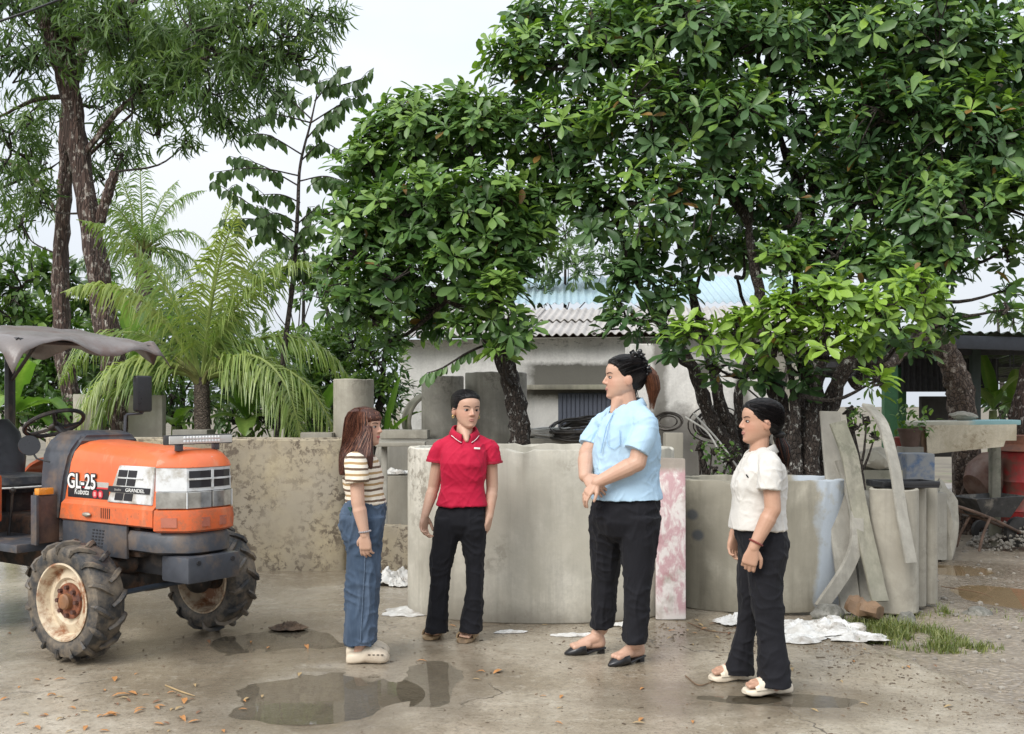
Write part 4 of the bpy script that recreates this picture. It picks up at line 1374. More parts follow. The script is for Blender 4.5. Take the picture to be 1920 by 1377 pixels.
# ---------- leaning trunk by the work table (its crown merges with the big one)
rr = random.Random(5)
base = W(1802, 0, 11.9); base.z = -.03
t3 = empty('broadleaf_tree', base, 0, 'stout leaning tree with patchy bark behind the work table', 'tree')
tb_ = NB(); lim = []
stem([(1815, 990), (1806, 780), (1790, 700), (1762, 640), (1742, 590), (1720, 520), (1700, 430)], 11.9, 11.7, .165, .085, tb_, 3)
stem([(1745, 610), (1700, 650), (1660, 690)], 11.7, 11.2, .09, .06, tb_, 8)
obj('trunk', tb_, bark_mat('patchy_bark', (.14, .10, .075), (.05, .035, .028), (.42, .36, .3), .55, 1.0, .7), t3, world=True)
L = Leaves('broad'); lb = NB()
crown(L, [(1720, 500, 11.5, 60, .4), (1780, 440, 11.6, 90, .35), (1660, 460, 11.6, 70, .35), (1700, 360, 11.7, 90, .35), (1830, 340, 11.5, 100, .35), (1728, 655, 11.4, 14, .7)], rr, 110, .2, 7, lb, lim)
obj('branches', lb, B_DARK, t3, world=True)['kind'] = 'stuff'
L.build('foliage', L_RIGHT, t3)
# dark trunk cut by the frame on the far right
base = W(1935, 0, 12.4); base.z = -.03
t4 = empty('broadleaf_tree', base, 0, 'dark trunk beyond the red drum under the shed roof', 'tree')
tb_ = NB()
stube(tb_, [base, W(1928, 850, 12.4), W(1918, 780, 12.4), W(1935, 700, 12.4), W(1960, 640, 12.4)], [.22, .18, .15, .13, .1], 6, 12, .3, 9)
obj('trunk', tb_, B_ACAC, t4, world=True)
L = Leaves('broad')
crown(L, [(1990, 560, 12.3, 80, .4), (2060, 500, 12.4, 90, .4)], rr, 70, .2, 7)
L.build('foliage', L_RIGHT, t4)

# ---------- acacias on the left
rr = random.Random(77)
base = W(240, 0, 11.0); base.z = -.03
ac = empty('acacia_tree', base, 0, 'tall leaning acacia with flaking dark bark behind the tractor', 'tree')
tb_ = NB(); lim = []
stem([(255, 1010), (232, 800), (205, 640), (165, 400), (138, 220), (122, 60), (124, -120)], 11.0, 11.0, .14, .085, tb_, 1)
stem([(138, 210), (112, 120), (80, 20), (40, -100)], 11.0, 10.8, .09, .07, tb_, 4)
stem([(185, 420), (200, 370), (216, 322)], 11.0, 10.9, .06, .045, tb_, 6)
stem([(150, 300), (230, 200), (330, 130), (450, 90)], 11.0, 10.6, .032, .012, tb_, 6)
stem([(125, 80), (220, 20), (350, -30), (500, -40)], 11.0, 10.6, .05, .02, tb_, 6)
stem([(130, 180), (60, 190), (-20, 230)], 11.0, 11.2, .028, .012, tb_, 6)
bark_bumps(tb_, .012, 12)
obj('trunk', tb_, B_ACAC, ac, world=True)
L = Leaves('narrow'); lb = NB()
AC = [(50, 120, 10.8, 100, .3), (20, 280, 11.0, 85, .3), (70, 380, 11.3, 55, .45), (240, 50, 10.6, 110, .45), (260, 160, 10.6, 90, .45), (370, 60, 10.4, 115, .5), (380, 180, 10.5, 90, .45), (490, 40, 10.4, 105, .45), (480, 150, 10.5, 80, .4), (580, 40, 10.6, 62, .4), (560, 110, 10.6, 55, .4), (300, 240, 10.9, 50, .4), (620, 30, 10.7, 40, .4), (430, 230, 10.6, 45, .4), (230, 290, 11.2, 40, .4), (30, 10, 10.8, 100, .35), (150, -10, 10.6, 100, .4), (410, 120, 11.4, 140, .3), (260, 100, 11.5, 120, .3), (540, 190, 10.6, 30, .4), (350, 270, 10.7, 30, .4)]
crown(L, AC, rr, 165, .155, 18, lb, lim, limb_r=.014, style='hang')
obj('branches', lb, B_DARK, ac, world=True)['kind'] = 'stuff'
L.build('foliage', L_NARROW, ac)
base = W(135, 0, 11.8); base.z = -.03
ac2 = empty('acacia_tree', base, 0, 'straighter acacia trunk standing beside the leaning one', 'tree')
tb_ = NB(); lim = []
stem([(165, 1000), (140, 790), (118, 640), (115, 480), (122, 330), (130, 180), (180, 40)], 11.8, 11.9, .12, .055, tb_, 2)
stem([(120, 420), (60, 330), (0, 300)], 11.9, 12.2, .028, .012, tb_, 2)
stem([(122, 330), (200, 260), (260, 200)], 11.9, 12.2, .026, .012, tb_, 2)
bark_bumps(tb_, .012, 12)
obj('trunk', tb_, B_ACAC, ac2, world=True)
L = Leaves('narrow'); lb = NB()
crown(L, [(40, 420, 12.2, 70, .5), (10, 350, 12.3, 80, .45), (80, 320, 12.3, 60, .4), (200, 270, 12.0, 60, .4), (180, 200, 12.0, 70, .35), (60, 230, 12.0, 70, .35), (300, 110, 12.2, 110, .4), (190, 330, 12.1, 40, .4), (160, 70, 12.2, 90, .35)], rr, 90, .155, 18, lb, lim, limb_r=.012, style='hang')
obj('branches', lb, B_DARK, ac2, world=True)['kind'] = 'stuff'
L.build('foliage', L_NARROW, ac2)

# ---------- thin sapling with hanging oval leaves
rr = random.Random(9)
base = W(518, 0, 10.3); base.z = -.03
sp = empty('sapling', base, 0, 'thin dark sapling with rows of hanging leaves against the sky', 'tree')
tb_ = NB()
stp = [base, W(520, 815, 10.3), W(533, 660, 10.3), W(550, 520, 10.3), W(558, 400, 10.2), (W(563, 310, 10.2)), W(583, 228, 10.2), W(600, 150, 10.2)]
stube(tb_, stp, [.04, .034, .028, .024, .019, .015, .010, .005], 6, 8, .2, 3)
L = Leaves('oval')
for (a, b, dd) in (((560, 440), (400, 345), -.4), ((556, 470), (470, 430), .3), ((558, 460), (420, 400), -.2), ((562, 350), (430, 300), .2), ((562, 330), (400, 330), -.3), ((566, 290), (455, 240), .1), ((582, 230), (470, 215), -.2), ((585, 225), (520, 160), .2), ((590, 190), (640, 130), -.1), ((598, 160), (560, 120), .1), ((566, 300), (640, 270), .2), ((562, 340), (640, 330), -.2), ((584, 230), (690, 180), .1), ((575, 260), (640, 205), -.2), ((558, 420), (610, 380), .2), ((556, 450), (600, 430), -.1), ((552, 500), (590, 520), .1), ((562, 380), (480, 370), .4), ((595, 170), (690, 150), .1), ((560, 420), (490, 400), -.5)):
    p0, p1 = W(*a, 10.2), W(*b, 10.2 + dd)
    mid = p0.lerp(p1, .5) + V((rr.uniform(-.05, .05), rr.uniform(-.1, .1), rr.uniform(.0, .09)))
    pts = curve_pts([p0, mid, p1 + V((0, 0, rr.uniform(-.08, .04)))], 6)
    tube(tb_, pts, lerp_list([.009, .003], len(pts) - 1), 5)
    for i, q in enumerate(pts[3:]):
        if i % 3 == 1:
            e = q + V((rr.uniform(-.16, .16), rr.uniform(-.15, .15), rr.uniform(-.12, .10)))
            tube(tb_, [q, q.lerp(e, .5) + V((0, 0, .015)), e], .003, 4)
            for j in range(4):
                L.add(q.lerp(e, .35 + .2 * j), V((rr.uniform(-.6, .6), rr.uniform(-.4, .4), -1)), V((rr.uniform(-.6, .6), -1, .3)), rr.uniform(.08, .14), rr.uniform(.2, .75), rr.uniform(.8, 1.1))
        for s in (-1, 1):
            if rr.random() < .8:
                L.add(q, V((s * rr.uniform(.1, .6), rr.uniform(-.4, .4), -1)), V((rr.uniform(-.6, .6), -1, .3)), rr.uniform(.08, .14), rr.uniform(.2, .7), rr.uniform(.8, 1.1))
obj('trunk', tb_, B_DARK, sp, world=True)
L.build('foliage', L_SAP, sp, 300)

# ---------- coconut palms
def frond(parent, c, d, length, droop, rr, tint, leaf=.42, n=46, wid=.024):
    """one frond: rachis + leaflets; d initial direction"""
    d = V(d).normalized()
    pts = [V(c)]
    cur = d.copy()
    ns = 16
    for k in range(ns):
        cur = (cur + V((0, 0, -droop / ns * (1 + 1.3 * k / ns)))).normalized()
        pts.append(pts[-1] + cur * (length / ns))
    vs, fs, tt = [], [], []
    def addq(a, b, c_, d_, t):
        i = len(vs); vs.extend((a, b, c_, d_)); fs.append((i, i + 1, i + 2, i + 3)); tt.extend([t] * 4)
    # rachis as a thin three-sided strip
    for k in range(ns):
        p, q = pts[k], pts[k + 1]
        u, v = frame(q - p)
        w0 = .02 * (1 - k / ns) + .004; w1 = .02 * (1 - (k + 1) / ns) + .004
        for s1, s2 in ((u, v), (v, -u), (-u, -v), (-v, u)):
            addq(p + s1 * w0, p + s2 * w0, q + s2 * w1, q + s1 * w1, .85)
    for k in range(n):
        t = .10 + .9 * k / n
        f = t * ns; i = min(int(f), ns - 1)
        p = pts[i].lerp(pts[i + 1], f - i)
        dr = (pts[i + 1] - pts[i]).normalized()
        up = V((0, 0, 1)) - dr * dr.z
        if up.length < .05: up = V((0, -1, 0))
        side = dr.cross(up).normalized()
        ll = leaf * math.sin(math.pi * min(1, .22 + .8 * t)) ** .7 * rr.uniform(.7, 1.12)
        for s in (-1, 1):
            if rr.random() < .07: continue
            dd = (side * s * .8 + dr * rr.uniform(.35, .75) + V((rr.uniform(-.12, .12), rr.uniform(-.12, .12), rr.uniform(-.15, .25)))).normalized()
            a = p; tn = tint + rr.uniform(-.15, .15)
            w = wid * rr.uniform(.7, 1.0)
            cu = dd.copy(); ws = [w * .5, w, w * .75, .002]
            q = [a]
            for j in range(3):
                q.append(q[-1] + cu * ll / 3)
                cu = (cu + V((0, 0, -rr.uniform(.55, 1.3)))).normalized()
            for j in range(3):
                x = dr * .5
                addq(q[j] - x * ws[j], q[j] + x * ws[j], q[j + 1] + x * ws[j + 1], q[j + 1] - x * ws[j + 1], tn)
    off = wloc(parent)
    me = bpy.data.meshes.new('frond')
    me.from_pydata([tuple(v - off) for v in vs], [], fs)
    at = me.attributes.new('tint', 'FLOAT', 'POINT')
    at.data.foreach_set('value', np.clip(np.array(tt, dtype=np.float32), 0, .94))
    me.materials.append(L_PALM)
    return link('frond', me, parent)

def palm(cpx, cpy, d, bpx, label, fr, trunk_r, rr, sc=1.0, n=78, leaf=.60):
    b = W(bpx, 0, d); b.z = -.03
    t = empty('coconut_palm', b, 0, label, 'palm')
    c = W(cpx, cpy, d)
    bm = NB()
    P = curve_pts([b, b.lerp(c, .5) + V((.03, 0, 0)), c], 18)
    tube(bm, P, [trunk_r * (1.25 - .3 * i / len(P)) * (1 + (.07 if i % 2 else -.04)) for i in range(len(P))], 14)
    obj('trunk', bm, B_PALM, t, world=True)
    bm = NB()      # boots and fruit stalks round the heart
    for k in range(22):
        a = rr.random() * 6.28
        e = V((math.cos(a), math.sin(a), rr.uniform(.1, .9))).normalized()
        stube(bm, [c + V((0, 0, -.15)), c + e * .12 * sc, c + e * .3 * sc + V((0, 0, .05))], [.03 * sc, .022 * sc, .006], 3, 5)
    obj('heart', bm, simple('palm_stalk', (.2, .21, .07), .6, var=.5, sc=10), t, world=True)
    for dx, dy, dz, L_, dr, tn in fr:
        frond(t, c + V((dx, dy, 0)) * .06, (dx, dy, dz), L_ * sc, dr, rr, tn, leaf * sc, n)
    return t
rr = random.Random(12)
palm(378, 708, 10.4, 370, 'young coconut palm with long arching fronds behind the tank', [
    (-.75, .1, 1.1, 1.9, 1.7, .6), (-.28, -.2, 1.4, 2.0, 1.2, .6), (.10, .1, 1.5, 2.0, .8, .75), (.42, -.1, 1.3, 2.0, 1.35, .65), (.8, .1, 1.1, 1.95, 1.75, .6), (1.0, -.15, .7, 1.9, 1.8, .7), (1.0, -.35, .45, 1.75, 1.9, .65),
    (-1.0, .1, .75, 1.7, 1.7, .5), (-1, -.25, .45, 1.4, 1.6, .6), (-.1, .9, 1.2, 1.8, 1.6, .4), (.7, .8, 1.0, 1.8, 1.7, .45), (-.8, .7, 1.0, 1.8, 1.7, .45), (-.55, -.3, 1.6, 1.7, 1.3, .8), (.25, -.3, 1.8, 1.8, 1.0, .85), (-.95, -.35, .95, 1.6, 2.1, .85), (.85, -.4, 1.0, 1.7, 2.2, .7), (.3, .3, 1.6, 1.9, 1.0, .5), (-.4, .3, 1.6, 1.9, 1.1, .5), (.95, .3, .3, 1.1, 1.2, .4)], .078, rr)
palm(268, 470, 16.5, 275, 'taller coconut palm far behind the leaning acacia', [
    (-.9, -.2, .6, 1.3, 1.7, .35), (-.5, .2, 1.2, 1.4, 1.1, .4), (0, -.1, 1.5, 1.5, .6, .4), (.4, .2, 1.3, 1.5, 1.0, .4), (.8, -.2, .9, 1.4, 1.4, .35), (1, .2, .4, 1.3, 1.5, .35), (-.3, -.5, 1.4, 1.3, 1.2, .45), (.3, -.6, 1.0, 1.2, 1.6, .4), (-.8, .5, .2, 1.1, 1.4, .3), (.6, .5, .1, 1.1, 1.2, .3), (-.2, -.3, 1.6, 1.4, .7, .45), (.25, .3, 1.6, 1.4, .8, .4), (-.9, -.4, .1, 1.0, 1.0, .3), (.7, -.4, .2, 1.1, 1.3, .35)], .13, rr, 1.0, 44, .46)

# ---------- banana plants
def banana_leaf(parent, c, d, length, wid, droop, tint, rr, name='leaf'):
    d = V(d).normalized(); pts = [V(c)]; cur = d.copy(); ns = 14
    for k in range(ns):
        cur = (cur + V((0, 0, -droop / ns * (.5 + 1.6 * k / ns)))).normalized()
        pts.append(pts[-1] + cur * length / ns)
    vs, fs, tt = [], [], []
    for k, p in enumerate(pts):
        t = k / ns
        w = wid * (math.sin(math.pi * min(1, max(0, (t - .12) / .88)) ** .75) ** .6 if t > .12 else 0) + .008
        dr = (pts[min(k + 1, ns)] - pts[max(k - 1, 0)]).normalized()
        side = dr.cross(V((0, 0, 1))); side = side.normalized() if side.length > .05 else V((1, 0, 0))
        up = side.cross(dr).normalized()
        for s, h in ((-1, .32), (-.5, .2), (0, 0), (.5, .2), (1, .32)):
            q = p + side * (s * w) + up * (h * w * (1 + .5 * noise.noise(V((k * .9, s * 3, tint * 20)))))
            vs.append(q); tt.append(tint + (.25 if s == 0 else 0) + rr.uniform(-.05, .05))
    for k in range(ns):
        for j in range(4):
            if rr.random() < .06 and j in (0, 3) : continue
            a = k * 5 + j
            fs.append((a, a + 1, a + 6, a + 5))
    off = wloc(parent)
    me = bpy.data.meshes.new(name); me.from_pydata([tuple(v - off) for v in vs], [], fs)
    at = me.attributes.new('tint', 'FLOAT', 'POINT'); at.data.foreach_set('value', np.clip(np.array(tt, dtype=np.float32), 0, .94))
    me.shade_smooth(); me.materials.append(L_BAN)
    return link(name, me, parent)
def banana(px, d, hpy, label, leaves, rr, tint=.5):
    b = W(px, 0, d); b.z = -.05
    t = empty('banana_plant', b, 0, label, 'banana plant')
    c = W(px, hpy, d)
    bm = NB(); stube(bm, [b, b.lerp(c, .5), c], [.09, .075, .05], 5, 10)
    obj('stem', bm, simple('banana_stem', (.16, .2, .07), .6, var=.4), t, world=True)
    for dx, dy, dz, L_, w, dr in leaves:
        banana_leaf(t, c, (dx, dy, dz), L_, w, dr, tint + rr.uniform(-.2, .2), rr)
rr = random.Random(4)
banana(462, 10.9, 790, 'small banana plant with pale leaves right of the coconut trunk', [(-.5, -.3, 1, .6, .1, 1.6), (.4, -.3, 1.1, .6, .1, 1.6), (-.9, -.3, .5, .55, .1, 1.4), (.9, -.2, .5, .5, .09, 1.4), (0, -.4, 1.3, .65, .11, .8), (-.3, .4, 1.3, .75, .11, .7), (.2, -.9, .3, .4, .1, 1.6)], rr, .6)
banana(330, 10.9, 800, 'low banana plant between the slab and the coconut trunk', [(-.7, -.3, .8, .42, .08, 1.3), (.5, -.3, 1.0, .4, .08, 1.4), (.1, -.6, .6, .36, .09, 1.5), (.9, -.2, .3, .4, .08, 1.0)], rr, .6)
banana(255, 12.4, 690, 'banana plant with broad leaves behind the leaning acacia', [(-.2, -.3, 1.5, 1.1, .17, .7), (.5, -.3, 1.2, 1.0, .17, 1.3), (-.7, -.2, 1.0, 1.0, .16, 1.5), (.9, -.3, .8, .9, .15, 1.4), (.2, .3, 1.4, 1.1, .17, .5), (.5, -.8, .6, .7, .14, 1.6)], rr, .5)
banana(25, 11.3, 780, 'banana plant behind the tractor canopy post', [(.3, -.3, 1.2, 1.0, .13, 1.7), (.8, -.3, .7, .9, .12, 1.6), (-.4, -.3, 1.1, .9, .13, 1.6), (.6, .3, .5, .8, .12, 1.5), (.1, -.6, .9, .7, .11, 2.0), (.9, -.2, .2, .6, .11, 1.2)], rr, .4)
banana(600, 11.6, 800, 'banana plant in the thicket beside the lone pipe', [(-.4, -.3, 1.2, .8, .1, 1.2), (.4, -.3, 1.2, .8, .1, 1.2), (.9, -.1, .6, .7, .1, 1.2)], rr, .35)
banana(722, 11.2, 830, 'spiky young banana plant behind the bench slab', [(.3, -.2, 1.6, .75, .05, .5), (.7, -.2, 1.0, .6, .06, .8), (-.5, -.2, 1.0, .5, .06, .9), (.9, 0, .5, .45, .05, 1.0)], rr, .35)
banana(1862, 13.9, 770, 'banana plant with yellowing leaves beyond the shed post', [(-.6, -.3, 1, .8, .11, 1.5), (.4, -.3, 1.2, .8, .11, 1.4), (.9, -.2, .6, .8, .1, 1.5), (-.2, -.5, 1.0, .6, .1, 1.8), (-.1, .3, 1.5, .9, .11, .6)], rr, .65)
banana(1905, 14.6, 780, 'banana plant at the edge of the shed by the dark trunk', [(-.7, -.3, .9, .8, .12, 1.5), (.3, -.3, 1.2, .8, .12, 1.3), (-.2, -.4, 1.3, .8, .11, 1.0)], rr, .55)

# ---------- shrubs and background trees
def bush(name, px, d, label, clusters, rr, m, kind='oval', size=.1, nl=6, dens=70, cat='shrub', trunk=True, singles=0):
    b = W(px, 0, d); b.z = -.05
    t = empty(name, b, 0, label, cat)
    bm = NB()
    cs = [W(c[0], c[1], c[2]) for c in clusters]
    top = max(cs, key=lambda q: q.z)
    stube(bm, [b, b.lerp(top, .5) + V((.1, .1, 0)), top], [.07, .05, .02], 4, 8)
    L = Leaves(kind)
    crown(L, clusters, rr, dens, size, nl, bm, [b.lerp(top, .3), b.lerp(top, .6)], limb_r=.016, style='loose')
    obj('trunk', bm, B_DARK, t, world=True)
    L.build('foliage', m, t, singles)
    return t
rr = random.Random(55)
bush('tree', 60, 12.8, 'leafy bright green tree rising behind the tractor canopy', [(40, 540, 12.6, 80, .5), (120, 520, 12.8, 60, .5), (20, 620, 12.6, 70, .45), (100, 620, 12.6, 70, .45), (170, 560, 13.0, 55, .45), (-60, 560, 12.8, 90, .45), (60, 700, 12.8, 70, .35), (160, 680, 12.8, 60, .35)], rr, L_BUSH, 'oval', .14, 7, 230, 'tree', singles=300)
bush('shrub', 650, 12.4, 'dense green shrub behind the lone standing pipe', [(600, 680, 12.4, 55, .5), (660, 640, 12.4, 60, .6), (710, 680, 12.3, 55, .55), (640, 730, 12.2, 60, .4), (710, 750, 12.2, 55, .35), (590, 770, 12.2, 50, .35), (660, 790, 12.2, 50, .3), (725, 620, 12.6, 40, .6), (735, 730, 12.8, 40, .25)], rr, L_BUSH, 'mango', .12, 9, 420)
bush('shrub', 500, 11.2, 'low bright shrub peeping over the mouldy tank', [(440, 790, 11.2, 30, .6), (490, 775, 11.3, 34, .6), (540, 785, 11.2, 32, .55), (585, 790, 11.2, 28, .6), (500, 735, 11.6, 36, .5), (555, 730, 11.6, 34, .55)], rr, L_BUSH, 'mango', .11, 9, 480)
bush('shrub', 300, 11.5, 'low dark shrub between the concrete slabs', [(300, 780, 11.5, 30, .4), (320, 740, 11.6, 34, .45), (215, 780, 11.5, 30, .35), (110, 770, 11.5, 36, .35), (60, 790, 11.4, 30, .4)], rr, L_BUSH, 'mango', .11, 9, 420)
bush('shrub', 585, 12.5, 'bright leafy shrub between the sapling and the lone pipe', [(570, 680, 12.5, 42, .6), (610, 640, 12.6, 40, .65), (560, 750, 12.4, 45, .5), (610, 740, 12.4, 45, .55), (545, 640, 12.8, 32, .6)], rr, L_BUSH, 'mango', .12, 9, 420)
bush('shrub', 560, 13.2, 'darker shrub filling the gap behind the sapling', [(540, 760, 13, 60, .3), (500, 730, 13.4, 60, .35), (560, 720, 13.4, 55, .45), (470, 770, 13, 50, .3), (440, 720, 13.4, 60, .3), (600, 790, 12.8, 55, .3), (590, 740, 13.2, 50, .35), (650, 660, 13.4, 50, .45)], rr, L_BUSH, 'mango', .13, 8, 260)
bush('shrub', 300, 13.6, 'mixed shrub behind the coconut palm', [(300, 700, 13.4, 60, .3), (340, 640, 13.6, 70, .35), (270, 770, 13.2, 60, .3), (420, 640, 13.6, 60, .35), (360, 770, 13.2, 50, .3), (220, 700, 13.4, 60, .3)], rr, L_BUSH, 'mango', .14, 8, 230)
bush('shrub', 60, 12.2, 'dark shrub behind the tractor seat', [(40, 760, 12.2, 60, .25), (110, 780, 12.2, 50, .25), (-30, 720, 12.4, 70, .25), (180, 770, 12.4, 50, .25), (110, 720, 12.6, 50, .3)], rr, L_BUSH, 'oval', .13, 7, 260)
bush('tree', 700, 15.0, 'light green tree glimpsed under the slim tree', [(700, 560, 15, 70, .6), (770, 590, 15, 60, .65), (830, 570, 15, 50, .6), (660, 610, 15, 60, .5), (600, 540, 15.5, 50, .55), (740, 640, 14.6, 40, .5)], rr, L_BUSH, 'oval', .15, 8, 130, 'tree')
bush('tree', 1040, 24, 'hazy pale green tree above the blue roof', [(1010, 490, 24, 55, .5), (1080, 500, 24, 50, .5), (960, 510, 24, 50, .5), (1140, 480, 25, 60, .45), (1060, 440, 25, 50, .5), (1000, 555, 24, 40, .45), (900, 560, 24, 60, .45)], rr, L_FAR, 'mango', .25, 9, 70, 'tree')
bush('tree', 120, 17.5, 'broad mass of mid green trees behind the acacias', [(-60, 640, 17, 90, .45), (60, 620, 17.5, 80, .5), (180, 640, 17.5, 80, .45), (290, 600, 17.5, 70, .5), (380, 640, 18, 80, .45), (470, 660, 18, 70, .5), (100, 720, 17, 90, .35), (260, 720, 17, 90, .35), (420, 730, 17, 80, .35), (540, 690, 17.5, 60, .45)], rr, L_FAR, 'mango', .2, 9, 110, 'tree')
bush('tree', 540, 22, 'far pale tree tops right of the coconut palm', [(540, 500, 22, 45, .5), (570, 470, 22, 35, .5), (500, 540, 22, 45, .45), (600, 520, 22, 45, .45)], rr, L_FAR, 'mango', .25, 9, 80, 'tree')
bush('tree', 1880, 19, 'green tree beyond the shed opening', [(1890, 720, 19, 45, .4), (1930, 700, 19, 50, .4), (1870, 760, 19, 40, .35), (1960, 760, 19, 50, .35), (1900, 600, 21, 30, .6), (1870, 585, 22, 22, .6), (1940, 590, 21, 30, .6)], rr, L_FAR, 'mango', .24, 9, 90, 'tree')
bush('tree', 1420, 21, 'light green tree seen between the dark stems', [(1420, 470, 21, 60, .6), (1500, 520, 21, 50, .6), (1340, 440, 21, 50, .55), (1560, 330, 22, 60, .6), (1480, 400, 22, 50, .6)], rr, L_FAR, 'mango', .25, 9, 80, 'tree')
bush('vine', 1330, 8.95, 'small climbing plant at the foot of the many-stemmed tree', [(1335, 850, 8.9, 26, .55), (1365, 865, 8.9, 22, .55), (1310, 835, 8.95, 18, .6), (1375, 845, 9.0, 16, .6), (1340, 880, 8.85, 18, .45)], rr, L_BUSH, 'oval', .055, 5, 420, 'plant')
bush('vine', 1610, 8.3, 'green creeper climbing behind the leaning strips', [(1600, 800, 8.35, 22, .6), (1625, 790, 8.3, 18, .65), (1640, 820, 8.4, 14, .6), (1590, 770, 8.5, 16, .5)], rr, L_BUSH, 'oval', .06, 5, 420, 'plant')
# potted plant by the red post
pt = empty('potted_plant', (*W(1706, 0, 10.3).xy, 0), 0, 'potted plant with bushy leaves beside the dark red post', 'plant')
bm = NB(); revolve(bm, [(.001, 1.04), (.08, 1.04), (.11, 1.2), (.12, 1.2), (.12, 1.22), (.10, 1.22), (.09, 1.18), (.001, 1.18)], Matrix.Identity(4), 20, False); obj('pot', bm, simple('terracotta', (.1, .06, .045), .7), pt)
bm = NB(); box(bm, (0, 0, .52), (.2, .2, 1.04), bev=.01); obj('plinth', bm, C_GREY, pt)
L = Leaves('oval'); crown(L, [(1706, 800, 10.3, 22, .5), (1690, 795, 10.3, 16, .55), (1728, 790, 10.3, 18, .6), (1700, 775, 10.35, 14, .55)], rr, 380, .075, 5, style='loose'); L.build('foliage', L_BUSH, pt)

# ---------- grass strip, one mass
rr = random.Random(3)
vs, fs, tt = [], [], []
def blade(x, y, z, h, lean, w, t):
    a = rr.random() * 6.28
    dx, dy = math.cos(a), math.sin(a)
    i = len(vs)
    for k, (f, ww) in enumerate(((0, 1), (.5, .8), (1, .05))):
        cx, cy, cz = x + dx * lean * h * f * f, y + dy * lean * h * f * f, z + h * f * (1 - .25 * lean * f)
        vs.extend([(cx - dy * w * ww, cy + dx * w * ww, cz), (cx + dy * w * ww, cy - dx * w * ww, cz)]); tt.extend([t] * 2)
    fs.extend([(i, i + 1, i + 3, i + 2), (i + 2, i + 3, i + 5, i + 4)])
def patch(px, py, rx, ry, n, h):
    c = G(px, py)
    for k in range(n):
        a, q = rr.random() * 6.28, math.sqrt(rr.random())
        x, y = c.x + math.cos(a) * q * rx, c.y + math.sin(a) * q * ry
        if noise.noise(V((x * 6, y * 6, 0))) < rr.uniform(-.25, .25): continue
        z, k_ = ground_z(x, y)
        blade(x, y, z - .004, h * rr.uniform(.4, 1.2) * (1.2 - q * .5), rr.uniform(.2, 1), rr.uniform(.0022, .0042), rr.uniform(.25, .85))
patch(1600, 1165, .26, .16, 900, .10); patch(1680, 1180, .36, .28, 2000, .10); patch(1745, 1203, .32, .24, 1700, .085); patch(1800, 1212, .16, .12, 420, .07); patch(1855, 1212, .1, .08, 160, .08); patch(1730, 1150, .2, .12, 200, .06); patch(1850, 1150, .3, .3, 110, .045); patch(1640, 1200, .16, .06, 220, .05); patch(1765, 1145, .06, .06, 90, .10)
me = bpy.data.meshes.new('grass'); me.from_pydata(vs, [], fs)
at = me.attributes.new('tint', 'FLOAT', 'POINT'); at.data.foreach_set('value', np.array(tt, dtype=np.float32))
me.materials.append(leaf_mat('grass_blade', (.07, .10, .025), (.15, .19, .05), (.34, .33, .13), trans=.3))
tag(link('grass', me), 'strip of short green grass at the edge of the concrete', 'grass', kind='stuff')

# ---------- fallen leaves and twigs on the yard
LT['fallen'] = leaf_template('mango')
FC = [simple('fallen_orange', (.42, .19, .06), .6, var=.3), simple('fallen_brown', (.19, .09, .045), .7, var=.3), simple('fallen_tan', (.36, .25, .12), .6, var=.3)]
fme = []
for m in FC:
    for c in range(2):
        me = bpy.data.meshes.new('fallen_leaf')
        v, f = LT['fallen']
        v = v.copy(); v[:, 2] = .10 * np.sin(v[:, 1] * (3 + c)) + (.12 + .1 * c) * np.abs(v[:, 0]) * 2 + .03
        v[:, 0] += .12 * np.sin(v[:, 1] * 2.5)
        me.from_pydata(v.tolist(), [], f.tolist()); me.shade_smooth(); me.materials.append(m)
        fme.append((m, me))
rr = random.Random(8)
spots = [(375 / 1.92, 1050 + 560 * .5208), (215, 1280), (240, 1300), (190, 1345), (200, 1338), (345, 1322), (340, 1345), (290, 1326), (30, 1362), (75, 1370), (150, 1335), (105, 1305), (245, 1305), (470, 1205), (575, 1210), (800, 1240), (885, 1275), (925, 1265), (910, 1262), (1020, 1160), (1130, 1205), (1200, 1295), (1050, 1310), (1185, 1357), (1040, 1355), (1770, 1328), (1700, 1250), (1520, 1330), (1600, 1240), (1290, 1185), (1330, 1180), (1350, 1170), (1310, 1165), (1340, 1195), (560, 1268), (460, 1160), (20, 1190), (330, 1300), (275, 1330)]
for k in range(75):
    u = rr.random()
    if u < .42: spots.append((max(0, rr.gauss(210, 150)), min(1372, max(1240, rr.gauss(1325, 35)))))
    elif u < .62: spots.append((rr.gauss(1320, 60), min(1215, max(1150, rr.gauss(1180, 14)))))
    elif u < .75: spots.append((rr.gauss(1640, 80), rr.gauss(1245, 25)))
    else: spots.append((rr.uniform(0, 1750), 1130 + 240 * rr.random()))
for i, (px, py) in enumerate(spots):
    p = G(px, py)
    if p.x > edge_x(p.y) + .1: continue
    z, _ = ground_z(p.x, p.y)
    m, me = fme[(0 if rr.random() < .42 else rr.randint(2, 5)) if i > 25 else rr.choice((0, 1, 0, 4))]
    o = link('fallen_leaf', me)
    s = rr.uniform(.04, .085) * (1.1 if i < 20 else .8)
    o.location = (p.x, p.y, max(z, -.0045) + .002); o.scale = (s, s, s); o.rotation_euler = (0, 0, rr.random() * 6.28)
    ci = FC.index(m)
    tag(o, ['orange fallen leaf lying on the wet concrete', 'dark brown fallen leaf lying on the wet concrete', 'tan fallen leaf lying on the wet concrete'][ci], 'leaf', ['orange fallen leaves on the yard', 'brown fallen leaves on the yard', 'tan fallen leaves on the yard'][ci])
